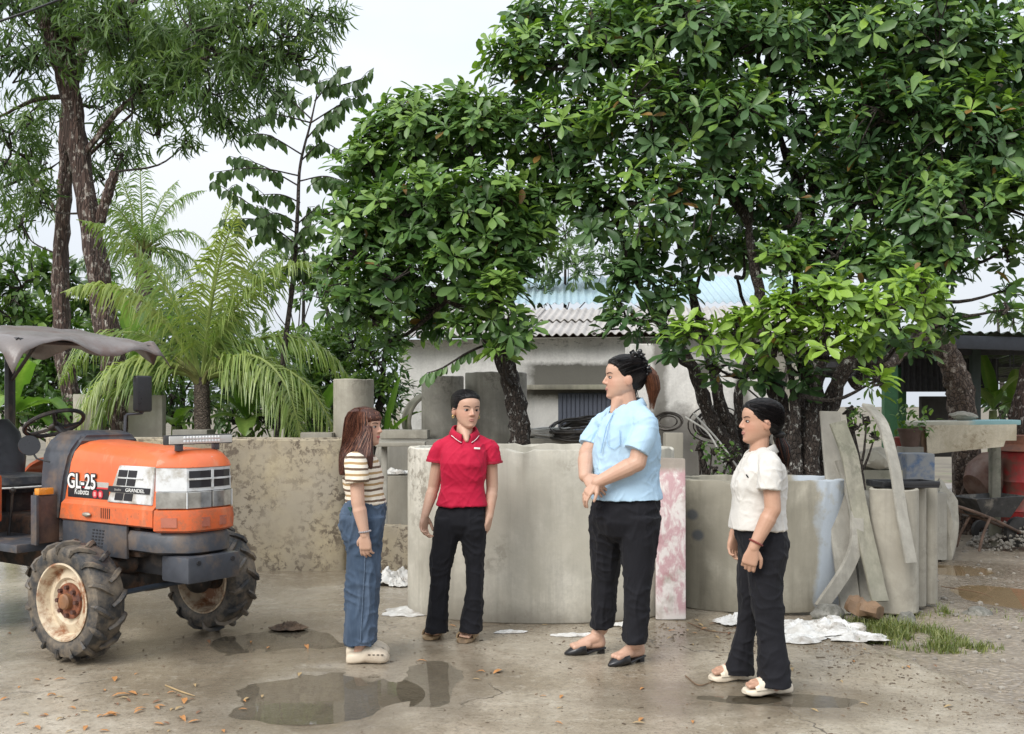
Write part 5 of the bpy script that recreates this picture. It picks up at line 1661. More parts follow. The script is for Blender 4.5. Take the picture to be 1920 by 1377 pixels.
for k, (a, b, c) in enumerate((((310, 1288), (340, 1300), (365, 1308)), ((1285, 1270), (1310, 1288), (1340, 1280)), ((1290, 1170), (1330, 1185), (1380, 1190)), ((1765, 1100), (1830, 1110), (1860, 1120)))):
    pts = [G(*q) + V((0, 0, .008 if k != 3 else .0)) for q in (a, b, c)]
    bm = NB(); stube(bm, pts, [.004, .0045, .002], 5, 5)
    tag(obj('twig', bm, WOOD if k != 0 else FC[2], origin=pts[1], world=True), ['straw-coloured stalk lying beside the main puddle', 'thin curled twig in front of the cream sandals', 'long thin twig lying before the low grey ring', 'brown stick beside the muddy puddle'][k], 'twig')
# ================================================================== TRACTOR
ORANGE = NT('tractor_orange')
_c = ORANGE.ramp(ORANGE.noise(2.5, 5), [(.3, (.62, .118, .034)), (.7, (.74, .165, .05))])
_c = ORANGE.mix(ORANGE.rng(ORANGE.noise(5, 6, .7), .56, .68, 0, .5), _c, (.45, .08, .03))
_sp = ORANGE.math('MULTIPLY', ORANGE.rng(ORANGE.noise(24, 5, .75), .62, .66), ORANGE.rng(ORANGE.noise(4, 3), .45, .6))
_c = ORANGE.mix(ORANGE.math('MULTIPLY', _sp, .8), _c, (.16, .07, .045))
_c = ORANGE.mix(ORANGE.rng(ORANGE.noise(11, 4, .6, ORANGE.coord('Object', (1, 1, .3))), .58, .75, 0, .4), _c, (.60, .33, .2))
_z = ORANGE.sep(ORANGE.coord('Object'))[2]
_m = ORANGE.math('MULTIPLY', ORANGE.rng(ORANGE.noise(16, 6, .75), .46, .6), ORANGE.rng(ORANGE.math('ADD', _z, ORANGE.math('MULTIPLY', ORANGE.noise(4, 4), .3)), 1.12, .9, 0, .6))
_c = ORANGE.mix(_m, _c, (.22, .13, .08))
ORANGE.set(Base_Color=_c, Roughness=ORANGE.rng(ORANGE.noise(8, 4), .3, .7, .34, .6))
ORANGE.b.inputs['Coat Weight'].default_value = .25
ORANGE = ORANGE.m
TGREY = simple('tractor_grey', (.055, .06, .072), .45, var=.2, dirt=(.13, .10, .08), dirt_amt=.45, dsc=5)
TBLACK = simple('tractor_black', (.022, .022, .024), .5, var=.25, dirt=(.09, .07, .055), dirt_amt=.35)
GREASE = simple('greasy_iron', (.05, .045, .042), .6, metal=.4, var=.4, dirt=(.15, .09, .06), dirt_amt=.5, dsc=9)
RUBBER = NT('muddy_rubber')
RUBBER.set(Base_Color=RUBBER.mix(RUBBER.rng(RUBBER.noise(7, 6, .7), .42, .64), (.03, .031, .033), (.20, .16, .115)), Roughness=RUBBER.rng(RUBBER.noise(9, 4), .3, .7, .35, .7), Normal=RUBBER.bump(RUBBER.noise(50, 4), .2, .005))
RUBBER = RUBBER.m
CREAM = simple('rim_cream', (.60, .50, .36), .5, var=.15, dirt=(.25, .11, .05), dirt_amt=.55, dsc=9, bump=.15)
RUSTY = simple('hub_rust', (.22, .075, .035), .75, var=.45, sc=20, dirt=(.09, .04, .03), dirt_amt=.5, dsc=16, bump=.3)
HUBO = simple('hub_orange', (.42, .17, .06), .6, var=.3, sc=15, dirt=(.2, .1, .05))
GWHITE = simple('grille_white', (.66, .67, .67), .4, var=.08, dirt=(.38, .35, .3), dirt_amt=.45, dsc=7)
LENS = NT('lamp_lens')
LENS.set(Base_Color=LENS.ramp(LENS.noise(9, 4), [(.35, (.20, .19, .17)), (.65, (.50, .49, .46))]), Roughness=.10, Metallic=.35)
LENS.b.inputs['Coat Weight'].default_value = 1.0
LENS = LENS.m
REFL = simple('reflector', (.42, .14, .09), .3, var=.1, coat=.6)
AMBER = simple('amber_lens', (.75, .28, .03), .25, var=.1, coat=.7)
MIRR = simple('mirror_back', (.02, .02, .022), .35)
SEATM = simple('seat_vinyl', (.03, .032, .04), .38, var=.2, dirt=(.12, .11, .1), dirt_amt=.25)
TARP = NT('tarp')
TARP.set(Base_Color=TARP.mix(TARP.rng(TARP.noise(3, 6, .7), .48, .66, 0, .75), TARP.ramp(TARP.noise(1.4, 4), [(.3, (.12, .105, .098)), (.7, (.21, .185, .175))]), (.13, .075, .055)), Roughness=.35, Normal=TARP.bump(TARP.noise(11, 5), .3, .02))
TARP = TARP.m
INK = simple('decal_black', (.02, .02, .024), .4)
WHITE = simple('decal_white', (.78, .78, .75), .45, var=.05)
GREYD = simple('decal_grey', (.42, .41, .38), .5, var=.1)
REDD = simple('decal_red', (.55, .03, .05), .4)

tr = empty('tractor', (-2.205, 6.3, 0), math.atan2(-.568, .823), 'orange compact tractor with a canopy parked on the wet yard', 'tractor')

def levels_loft(bm, outline, levels, slope=0.0, x0=0.0):
    """levels: (z, inset, xshrink)"""
    rs = []
    ym = max(abs(p[1]) for p in outline)
    xs = [p[0] for p in outline]; xa, xb = min(xs), max(xs)
    for z, ins, sh in levels:
        ring = []
        for x, y in outline:
            f = (x - xa) / (xb - xa)
            ring.append(bm.verts.new((x - sh * f, y * (1 - ins / ym), z - slope * (x - x0) * (1 if z > 1.12 else 0))))
        rs.append(ring)
    rings_to_faces(bm, rs)

def band(bm, pts, z0, z1, off, th):
    """strip following a plan polyline, pushed out by off, thickness th"""
    n = len(pts); rs = []
    for i, p in enumerate(pts):
        p = V((*p, 0))
        ds = []
        if i > 0: ds.append((p - V((*pts[i - 1], 0))).normalized())
        if i < n - 1: ds.append((V((*pts[i + 1], 0)) - p).normalized())
        d = sum(ds, V()).normalized()
        o = V((d.y, -d.x, 0))
        k = 1 / max(.5, o.dot(V((ds[0].y, -ds[0].x, 0))))
        a, b = p + o * off * k, p + o * (off - th) * k
        rs.append([bm.verts.new((a.x, a.y, z0)), bm.verts.new((a.x, a.y, z1)), bm.verts.new((b.x, b.y, z1)), bm.verts.new((b.x, b.y, z0))])
    rings_to_faces(bm, rs)

# hood
HO = [(-.5, -.27), (.0, -.27), (.41, -.27), (.41, .27), (.0, .27), (-.5, .27)]
bm = NB()
levels_loft(bm, HO, [(.75, .02, 0), (.762, .0, 0), (.855, .0, 0), (.878, .022, 0), (1.10, .03, 0), (1.165, .046, 0), (1.205, .078, 0), (1.226, .13, 0), (1.235, .2, 0)], .045, -.5)
for v in bm.verts:      # rear edge of the hood leans forward towards the top
    if v.co.x < -.4: v.co.x += (v.co.z - .75) * .22
    if abs(v.co.x - .41) < .02 and v.co.z > .87: v.co.x += (v.co.z - .87) * .10
es = [e for e in bm.edges if len(e.link_faces) == 2 and e.calc_face_angle(0) > .25]
bmesh.ops.bevel(bm, geom=es, offset=.006, segments=2, affect='EDGES')
hood = obj('hood', bm, ORANGE, tr, smooth=40)
bm = NB(); box(bm, (.0, -.255, .80), (.8, .004, .002)); obj('crease', bm, TBLACK, hood)
for k in range(5):
    bm = NB(); box(bm, (-.07 + k * .02, -.2705, .815), (.006, .004, .06)); obj('vent_slot', bm, INK, hood)
bm = NB(); ell(bm, (-.2, -.282, .80), (.04, .014, .014)); obj('latch', bm, simple('latch_steel', (.4, .36, .3), .5, metal=.6), hood)
# nose
NO = [(.418, -.27), (.575, -.165), (.60, -.085), (.60, .085), (.575, .165), (.418, .27)]
bm = NB()
levels_loft(bm, NO, [(.728, .03, .02), (.742, .0, .0), (.80, .0, -.006), (.855, .004, 0), (.866, .03, .03)])
es = [e for e in bm.edges if len(e.link_faces) == 2 and e.calc_face_angle(0) > .25]
bmesh.ops.bevel(bm, geom=es, offset=.006, segments=2, affect='EDGES')
nose = obj('nose', bm, ORANGE, tr, smooth=40)
bm = NB()
levels_loft(bm, NO, [(1.09, .03, .03), (1.098, .016, .01), (1.125, .022, .02), (1.165, .05, .06), (1.188, .095, .10), (1.196, .15, .12)])
es = [e for e in bm.edges if len(e.link_faces) == 2 and e.calc_face_angle(0) > .25]
bmesh.ops.bevel(bm, geom=es, offset=.006, segments=2, affect='EDGES')
obj('nose_cap', bm, ORANGE, nose, smooth=40)
bm = NB(); levels_loft(bm, NO, [(.855, .035, .035), (.96, .035, .035)]); obj('lamp_housing', bm, TBLACK, nose, smooth=0)
bm = NB(); levels_loft(bm, NO, [(.963, .014, .012), (1.094, .018, .018)]); obj('grille_band', bm, GWHITE, nose, smooth=20)
FR = [(.575, -.155), (.59, -.085), (.59, .085), (.575, .155)]
for z0, z1 in ((.985, 1.024), (1.036, 1.076)):
    for a, b in (((.571, -.145), (.588, -.085)), ((.588, .0), (.571, .145))):
        pass
for z0, z1 in ((.983, 1.026), (1.038, 1.078)):
    bm = NB(); band(bm, [(.566, -.142), (.586, -.082), (.586, -.008)], z0, z1, .004, .012); obj('grille_opening', bm, INK, nose, smooth=0)
    bm = NB(); band(bm, [(.586, .008), (.586, .082), (.566, .142)], z0, z1, .004, .012); obj('grille_opening', bm, INK, nose, smooth=0)
bm = NB()
band(bm, [(.566, -.146), (.586, -.082), (.586, .082), (.566, .146)], 1.027, 1.037, .010, .012)
band(bm, [(.586, -.007), (.586, .007)], .98, 1.082, .0105, .012)
obj('grille_bar', bm, GWHITE, nose, smooth=0)
N2 = [(.425, -.258), (.562, -.160), (.586, -.083), (.586, -.004)]
for s in (1, -1):
    bm = NB()
    pts = N2 if s == 1 else [(x, -y) for x, y in N2[::-1]]
    band(bm, pts, .866, .960, .006, .03)
    bmesh.ops.bevel(bm, geom=list(bm.edges), offset=.003, segments=1, affect='EDGES')
    hl = obj('headlight', bm, LENS, nose, smooth=0)
    bm = NB(); box(bm, (.5705, -s * .1585, .913), (.006, .006, .092)); obj('lens_divider', bm, GWHITE, hl)
for pts in ([(.455, -.245), (.53, -.196)], [(.599, -.085), (.603, -.03)], [(.602, .04), (.599, .09)]):
    bm = NB(); band(bm, pts, .762, .815, .006, .012); obj('reflector', bm, REFL, nose, smooth=0)
# white side panels with openings (both sides)
for s in (-1, 1):
    bm = NB()
    P = [(-.035, .882), (.385, .882), (.415, 1.10), (.085, 1.10)]
    a = [bm.verts.new((x, s * .258, z)) for x, z in P]; b = [bm.verts.new((x, s * .238, z)) for x, z in P]
    rings_to_faces(bm, [a, b])
    bmesh.ops.bevel(bm, geom=list(bm.edges), offset=.004, segments=2, affect='EDGES')
    pn = obj('side_panel', bm, GWHITE, tr, smooth=30)
    def op(x0, z0, x1, z1, sh=.3):
        bm = NB()
        Q = [(x0 + (z0 - .88) * sh, z0), (x1 + (z0 - .88) * sh, z0), (x1 + (z1 - .88) * sh, z1), (x0 + (z1 - .88) * sh, z1)]
        a = [bm.verts.new((x, s * .2605, z)) for x, z in Q]; b = [bm.verts.new((x, s * .256, z)) for x, z in Q]
        rings_to_faces(bm, [a, b])
        obj('opening', bm, INK, pn, smooth=0)
    op(.03, .985, .112, 1.025); op(.122, .985, .20, 1.025); op(.03, 1.035, .112, 1.075); op(.122, 1.035, .20, 1.075)
    op(.035, .898, .112, .94); op(.122, .898, .20, .94)
    for z in (1.03,):
        bm = NB(); box(bm, (.23, s * .2615, z), (.16, .005, .006)); obj('rib', bm, GWHITE, pn)
    bm = NB()
    Q = [(-.02, .944), (.37, .944), (.376, .978), (-.01, .978)]
    a = [bm.verts.new((x, s * .2635, z)) for x, z in Q]; b = [bm.verts.new((x, s * .256, z)) for x, z in Q]
    rings_to_faces(bm, [a, b]); obj('name_strip', bm, INK, pn, smooth=0)

def text(parent, body, loc, size, m, rot=(R(90), 0, 0), ext=.0012, offset=0.0, shear=0.0, sx=1.0, name='lettering'):
    cu = bpy.data.curves.new('t', 'FONT')
    cu.body = body; cu.size = size; cu.extrude = ext; cu.offset = offset; cu.shear = shear
    cu.resolution_u = 4
    o = bpy.data.objects.new('t', cu); col.objects.link(o)
    dg = bpy.context.evaluated_depsgraph_get()
    me = bpy.data.meshes.new_from_object(o.evaluated_get(dg))
    bpy.data.objects.remove(o); bpy.data.curves.remove(cu)
    me.materials.clear(); me.materials.append(m)
    q = link(name, me, parent)
    q.location = loc; q.rotation_euler = rot; q.scale = (sx, 1, 1)
    return q
# decals on the near side of the hood
bm = NB(); box(bm, (-.235, -.2435, .978), (.40, .004, .03)); obj('stripe', bm, GREYD, hood, smooth=0)
bm = NB(); box(bm, (-.235, -.2475, .957), (.405, .004, .006)); obj('stripe', bm, REDD, hood, smooth=0)
bm = NB(); box(bm, (-.235, -.2475, .922), (.41, .004, .058)); obj('stripe', bm, INK, hood, smooth=0)
text(hood, 'GL-25', (-.44, -.2515, .95), .125, INK, offset=.009, ext=.001, sx=.92)
text(hood, 'GL-25', (-.44, -.2545, .95), .125, WHITE, offset=.002, ext=.001, sx=.92)
text(hood, 'Kubota', (-.37, -.2515, .913), .05, WHITE, shear=.15)
text(pn.parent and [c for c in tr.children if c.name.startswith('side_panel')][0], 'GRANDEL', (.155, -.2655, .951), .029, WHITE, sx=1.35)
text([c for c in tr.children if c.name.startswith('side_panel')][0], 'Sunshine', (.05, -.2655, .954), .018, GREYD, shear=.3)
for k in range(2):
    bm = NB(); cyl(bm, (-.16 + k * .055, -.2495, .921), (-.16 + k * .055, -.253, .921), .024, None, 20); obj('badge', bm, REDD, hood)
    bm = NB(); box(bm, (-.16 + k * .055, -.2535, .921), (.022, .002, .026)); obj('badge_mark', bm, simple('decal_pink', (.7, .35, .33), .5), hood)
# bumper and frame under the nose
bm = NB()
levels_loft(bm, [(.15, -.26), (.41, -.26), (.565, -.155), (.59, -.08), (.59, .08), (.565, .155), (.41, .26), (.15, .26)], [(.60, .05, .03), (.615, .02, .0), (.70, .015, 0), (.725, .03, .02)])
bmesh.ops.bevel(bm, geom=[e for e in bm.edges if len(e.link_faces) == 2 and e.calc_face_angle(0) > .3], offset=.006, segments=2, affect='EDGES')
obj('bumper', bm, TGREY, tr, smooth=40)
for s in (-1, 1):
    bm = NB(); box(bm, (-.17, s * .245, .655), (.64, .02, .19), bev=.006); pl = obj('skirt_panel', bm, TGREY, tr)
    if s == -1:
        for i in range(4):
            for j in range(7):
                bm = NB(); box(bm, (-.19 + i * .032 + j * .004, -.2565, .595 + j * .019), (.017, .003, .008)); obj('slot', bm, INK, pl, smooth=0)
bm = NB(); box(bm, (.50, -.005, .522), (.24, .37, .15), bev=.018); wt = obj('front_weight', bm, TGREY, tr)
for y in (-.12, .12):
    bm = NB(); cyl(bm, (.621, y, .56), (.628, y, .56), .014, None, 8); obj('bolt', bm, TBLACK, wt)
bm = NB(); box(bm, (-.1, 0, .54), (1.0, .26, .16), bev=.02); obj('chassis_rail', bm, TBLACK, tr)
bm = NB(); box(bm, (-.15, 0, .66), (.7, .4, .2), bev=.03); ell(bm, (-.1, -.1, .52), (.2, .14, .1)); obj('engine_block', bm, GREASE, tr)
bm = NB(); box(bm, (-1.15, 0, .56), (1.3, .3, .34), bev=.04); obj('transmission', bm, GREASE, tr)
# front axle
bm = NB()
cyl(bm, (0, -.36, .40), (0, .36, .40), .055)
box(bm, (0, 0, .42), (.22, .2, .16), bev=.03)
for s in (-1, 1):
    rcone(bm, (0, s * .33, .42), .07, (0, s * .375, .34), .085)
obj('front_axle', bm, GREASE, tr)
bm = NB(); tube(bm, [(.16, -.36, .37), (.19, -.1, .385), (.19, .12, .385)], .016, 8); obj('tie_rod', bm, simple('rod_blue', (.06, .075, .10), .4, metal=.5), tr)
bm = NB(); tube(bm, [(-.35, -.27, .62), (.0, -.3, .52), (.1, -.32, .45)], .014, 8); obj('steering_link', bm, TBLACK, tr)

def wheel(parent, name, cx, cy, r, w, rim, lugs, outer, steer=0.0):
    h = empty(name, (cx, cy, r), steer)
    h.parent = parent
    A = Matrix.Rotation(R(90), 4, 'X')      # local z -> -y
    if outer > 0: A = Matrix.Rotation(R(-90), 4, 'X')
    k = r / .345
    hw = w / 2
    bm = NB()
    tr_ = r - .026 * k
    revolve(bm, [(rim - .004, -hw * .86), (rim + .035 * k, -hw), (rim + (tr_ - rim) * .65, -hw * 1.02), (tr_ - .012, -hw * .92), (tr_, -hw * .55), (tr_ + .002, 0), (tr_, hw * .55), (tr_ - .012, hw * .92), (rim + (tr_ - rim) * .65, hw * 1.02), (rim + .035 * k, hw), (rim - .004, hw * .86), (rim - .01, 0)], A, 56)
    for s in (-1, 1):
        for q in range(lugs):
            a = 2 * math.pi * (q + (.5 if s > 0 else 0)) / lugs
            pts = []
            for rad, z, da in ((tr_ + .004, -.004 * s, -.02), (tr_ + .010 * k, .03 * k * s, .05), (tr_ + .006 * k, hw * .72 * s, .14), (tr_ - .012 * k, hw * 1.0 * s, .2), (tr_ - .05 * k, hw * 1.08 * s, .22)):
                pts.append(A @ V((rad * math.cos(a + da), rad * math.sin(a + da), z)))
            tube(bm, pts, [.013 * k, .017 * k, .018 * k, .016 * k, .006 * k], 5)
    obj('tyre', bm, RUBBER, h, smooth=50)
    bm = NB()
    z = hw * .86
    revolve(bm, [(rim + .006, z + .004), (rim + .008, z + .012), (rim - .002, z + .014), (rim - .012, z + .002), (rim - .02, z - .03), (rim - .03, z - .05), (rim * .62, z - .035), (rim * .55, z - .05), (rim * .5, z - .05), (.001, z - .05),
                 (.001, z - .056), (rim * .6, z - .056), (rim - .035, z - .06), (rim - .02, -z + .02), (rim - .002, -z - .012), (rim + .008, -z - .01), (rim + .006, -z), (rim - .012, -z + .02), (rim - .012, z - .03)], A, 48, False)
    rm = obj('rim', bm, CREAM, h, smooth=30)
    bm = NB(); revolve(bm, [(.001, z - .049), (rim * .48, z - .048), (rim * .47, z - .036), (rim * .3, z - .03), (.001, z - .03)], A, 32, False); obj('hub', bm, RUSTY, h)
    bm = NB(); revolve(bm, [(rim * .21, z - .032), (rim * .21, z - .004), (rim * .17, z + .004), (.001, z + .006)], A, 20, False); obj('hub_cap', bm, HUBO, h)
    for q in range(8):
        a = 2 * math.pi * q / 8
        c = A @ V((rim * .37 * math.cos(a), rim * .37 * math.sin(a), z - .03)); d = A @ V((rim * .37 * math.cos(a), rim * .37 * math.sin(a), z - .012))
        bm = NB(); cyl(bm, c, d, .013 * k, None, 6); obj('wheel_nut', bm, simple('nut_rust', (.09, .04, .03), .7), rm)
    bm = NB(); revolve(bm, [(.001, -z + .06), (.07 * k, -z + .06), (.08 * k, z - .06), (.001, z - .06)], A, 20, False); obj('drum', bm, GREASE, h)
    return h
wheel(tr, 'front_wheel', 0, -.48, .345, .19, .213, 15, -1, R(4))
wheel(tr, 'front_wheel', 0, .48, .345, .19, .213, 15, 1, R(4))
wheel(tr, 'rear_wheel', -1.62, -.52, .50, .27, .30, 17, -1)
wheel(tr, 'rear_wheel', -1.62, .52, .50, .27, .30, 17, 1)
for s in (-1, 1):       # rear mudguards
    bm = NB(); rs = []
    for k in range(13):
        a = R(12 + k * 13)
        x, z = -1.62 + .58 * math.cos(a), .5 + .58 * math.sin(a)
        xi, zi = -1.62 + .56 * math.cos(a), .5 + .56 * math.sin(a)
        rs.append([bm.verts.new(p) for p in ((x, s * .35, z), (x, s * .66, z), (xi, s * .66, zi), (xi, s * .35, zi))])
    rings_to_faces(bm, rs)
    md = obj('mudguard', bm, ORANGE, tr, smooth=30)
    bm = NB(); box(bm, (-1.3, s * .40, .86), (.62, .1, .30), bev=.02); obj('mudguard_box', bm, ORANGE, md)
# floor, footwell, cowl
bm = NB(); box(bm, (-.95, 0, .585), (.72, .98, .05), bev=.008); obj('floor_plate', bm, TGREY, tr)
bm = NB(); box(bm, (-.56, -.32, .755), (.05, .15, .29), bev=.01); gp = obj('guard_panel', bm, simple('rust_panel', (.09, .055, .045), .6, var=.4, dirt=(.16, .09, .06), dirt_amt=.6), tr)
bm = NB(); box(bm, (-.545, -.40, .755), (.06, .02, .30), bev=.004); obj('guard_edge', bm, TGREY, gp)
bm = NB(); box(bm, (-.555, -.335, .925), (.05, .10, .042), bev=.008); obj('turn_signal', bm, AMBER, tr)
bm = NB()
rs = []
for z, xa, xb, yy in ((.74, -.74, -.5, .255), (1.0, -.74, -.46, .25), (1.16, -.74, -.42, .235), (1.25, -.72, -.38, .19), (1.29, -.68, -.42, .13)):
    rs.append([bm.verts.new(p) for p in ((xa, -yy, z), (xb, -yy - .012, z), (xb, yy + .012, z), (xa, yy, z))])
rings_to_faces(bm, rs)
bmesh.ops.bevel(bm, geom=list(bm.edges), offset=.02, segments=3, affect='EDGES')
obj('cowl', bm, TGREY, tr, smooth=50)
bm = NB(); tube(bm, [(-.66, 0, 1.15), (-.98, 0, 1.325)], .025, 10); col_ = obj('steering_column', bm, TBLACK, tr)
sw = empty('steering_wheel', (-.99, 0, 1.33)); sw.parent = tr; sw.rotation_euler = (0, R(-28), 0)
bm = NB(); pts = [V((.185 * math.cos(a), .185 * math.sin(a), 0)) for a in [2 * math.pi * k / 36 for k in range(36)]]
rs = []
for k, p in enumerate(pts):
    e = p.normalized()
    rs.append([bm.verts.new(p + e * .014 * math.cos(q) + V((0, 0, .014 * math.sin(q)))) for q in [math.pi / 4 * j for j in range(8)]])
rs.append(rs[0])
for a, b in zip(rs[:-1], rs[1:]):
    for i in range(8): bm.faces.new((a[i], a[(i + 1) % 8], b[(i + 1) % 8], b[i]))
obj('steering_rim', bm, TBLACK, sw)
for k in range(3):
    a = R(90 + 120 * k)
    bm = NB(); tube(bm, [(0, 0, -.03), (.09 * math.cos(a), .09 * math.sin(a), -.02), (.183 * math.cos(a), .183 * math.sin(a), 0)], .011, 6); obj('spoke', bm, TBLACK, sw)
bm = NB(); ell(bm, (0, 0, -.025), (.045, .045, .025)); obj('steering_boss', bm, TBLACK, sw)
# levers and panel by the seat
for k, (x, y, h) in enumerate(((-1.1, -.25, .3), (-1.18, -.3, .25), (-1.0, .28, .3))):
    bm = NB(); tube(bm, [(x, y, .6), (x + .05, y, .6 + h)], .009, 6); ell(bm, (x + .05, y, .6 + h), .02); obj('lever', bm, TBLACK, tr)
# seat
seat = empty('seat', (-1.5, 0, .88)); seat.parent = tr
bm = NB(); loft(bm, [((0, 0, -.02), (.2, 0, 0), (0, .22, 0), 3.5), ((0, 0, .04), (.235, 0, 0), (0, .25, 0), 3.5), ((0, 0, .085), (.225, 0, 0), (0, .24, 0), 3.5), ((0, 0, .10), (.17, 0, 0), (0, .18, 0), 3)]); obj('cushion', bm, SEATM, seat)
bm = NB(); loft(bm, [((-.2, 0, .06), (.05, 0, 0), (0, .2, 0), 3), ((-.235, 0, .2), (.055, 0, 0), (0, .235, 0), 3), ((-.27, 0, .38), (.05, 0, 0), (0, .21, 0), 3), ((-.29, 0, .47), (.03, 0, 0), (0, .14, 0), 2.5)]); obj('backrest', bm, SEATM, seat)
bm = NB(); box(bm, (0, 0, -.1), (.2, .2, .16), bev=.01); obj('seat_base', bm, TBLACK, seat)
bm = NB(); pts = [(.236 * math.copysign(abs(math.cos(a)) ** .57, math.cos(a)), .252 * math.copysign(abs(math.sin(a)) ** .57, math.sin(a)), .018) for a in [2 * math.pi * k / 40 for k in range(41)]]
tube(bm, pts, .007, 5, False); obj('piping', bm, WHITE, seat)
# mirrors
bm = NB(); M = Matrix.Translation((-.70, -.345, 1.20)) @ Matrix.Rotation(R(70), 4, 'Y') @ Matrix.Rotation(R(20), 4, 'X')
revolve(bm, [(.001, -.018), (.045, -.014), (.064, 0), (.064, .008), (.001, .008)], M, 28, False); mr = obj('round_mirror', bm, MIRR, tr)
bm = NB(); tube(bm, [(-.70, -.345, 1.19), (-.66, -.32, 1.12), (-.6, -.27, 1.10)], .006, 6); obj('mirror_arm', bm, TBLACK, mr)
bm = NB(); box(bm, (-.51, .33, 1.525), (.05, .125, .24), bev=.02, seg=3); mr = obj('side_mirror', bm, MIRR, tr)
bm = NB(); tube(bm, [(-.58, .24, 1.2), (-.58, .25, 1.38), (-.575, .26, 1.39), (-.52, .33, 1.395), (-.515, .33, 1.5)], .010, 8); ell(bm, (-.52, .33, 1.41), .018); obj('mirror_arm', bm, simple('arm_grey', (.12, .12, .13), .4, metal=.6), mr)
# LED light bar
lbm = NB(); box(lbm, (.47, 0, 1.252), (.045, .46, .055), bev=.006); lbar = obj('light_bar', lbm, TBLACK, tr)
bm = NB(); box(bm, (.494, 0, 1.252), (.008, .445, .045), bev=.002); obj('lens', bm, simple('clear_lens', (.62, .60, .56), .12, var=.05, coat=.8), lbar)
for j in range(2):
    for k in range(12):
        bm = NB(); ell(bm, (.499, -.12 + k * .022, 1.242 + j * .021), (.004, .009, .009), None, 8, 6); obj('led', bm, simple('led_white', (.8, .8, .8), .1, var=.02), lbar)
for y in (-.13, .13):
    bm = NB(); box(bm, (.46, y, 1.208), (.035, .035, .04), bev=.004); obj('bracket', bm, simple('arm_grey', (.12, .12, .13), .4, metal=.6), lbar)
bm = NB(); ell(bm, (.545, .03, 1.145), (.01, .018, .012)); obj('emblem', bm, GREYD, nose)
# canopy
cn = empty('canopy', (-1.4, 0, 0)); cn.parent = tr
bm = NB()
nu, nv = 46, 36
g = []
for i in range(nu):
    u = i / (nu - 1)
    row = []
    for j in range(nv):
        v = j / (nv - 1) * 2 - 1
        x = .92 - u * 1.98
        y = v * .56
        z = 1.855 + .13 * min(1, u * 2.6) ** .8 - .02 * u - .03 * abs(v) ** 2
        e = max(0, (abs(v) - .86) / .14); f = max(0, (.07 - u) / .07)
        z -= .105 * e ** 1.3 * (1 + .35 * math.sin(x * 9 + v)) + f * (.05 + .035 * math.sin(v * 6 + 1) + .03 * v)
        if f > 0: x -= .03 * f
        z += .016 * noise.noise(V((x * 3.2, y * 3.2, 0))) + .010 * noise.noise(V((x * 9, y * 9, 3)))
        if v > .8 and u < .1: z += .09 * (v - .8) / .2
        row.append(bm.verts.new((x, y, z)))
    g.append(row)
for i in range(nu - 1):
    for j in range(nv - 1):
        bm.faces.new((g[i][j], g[i][j + 1], g[i + 1][j + 1], g[i + 1][j]))
tp_ = obj('tarp', bm, TARP, cn, smooth=60)
so = tp_.modifiers.new('thickness', 'SOLIDIFY'); so.thickness = .005
for s in (-1, 1):
    bm = NB(); tube(bm, [(-.95, s * .47, .58), (-.95, s * .47, 1.90)], .04, 8); obj('post', bm, TBLACK, cn)
    bm = NB(); tube(bm, [(.80, s * .47, 1.84), (-.1, s * .47, 1.93), (-.95, s * .47, 1.92)], .018, 8); obj('rail', bm, TBLACK, cn)
    bm = NB(); tube(bm, [(-.95, s * .47, 1.62), (-.6, s * .47, 1.90)], .014, 8); obj('brace', bm, TBLACK, cn)
for x, z in ((.80, 1.84), (.35, 1.90), (-.95, 1.92)):
    bm = NB(); tube(bm, [(x, -.47, z), (x, .47, z)], .016, 8); obj('crossbar', bm, TBLACK, cn)
bm = NB(); box(bm, (.5, -.2, 1.86), (.3, .22, .04), bev=.006); obj('slotted_plate', bm, TBLACK, cn)
# ================================================================== PEOPLE
def skin_mat(name, c):
    t = NT(name)
    n = t.noise(9, 4, .6)
    cc = t.ramp(n, [(.3, tuple(x * y for x, y in zip(c, (.93, .84, .8)))), (.7, tuple(min(1, x * 1.05) for x in c))])
    cc = t.mix(t.rng(t.attr('blush').outputs['Fac'], 0, 1, 0, .75), cc, tuple(x * y for x, y in zip(c, (.95, .62, .58))))
    cc = t.mix(t.rng(t.noise(130, 3, .6), .5, .75, 0, .25), cc, tuple(x * y for x, y in zip(c, (.82, .72, .66))))
    t.set(Base_Color=cc, Roughness=t.rng(t.noise(40, 3), .3, .7, .42, .58))
    t.b.inputs['Specular IOR Level'].default_value = .4
    t.set(Normal=t.bump(t.noise(160, 3), .08, .003))
    return t.m
SKIN_F = skin_mat('fair_skin', (.53, .342, .25))
SKIN_M = skin_mat('warm_skin', (.47, .287, .2))

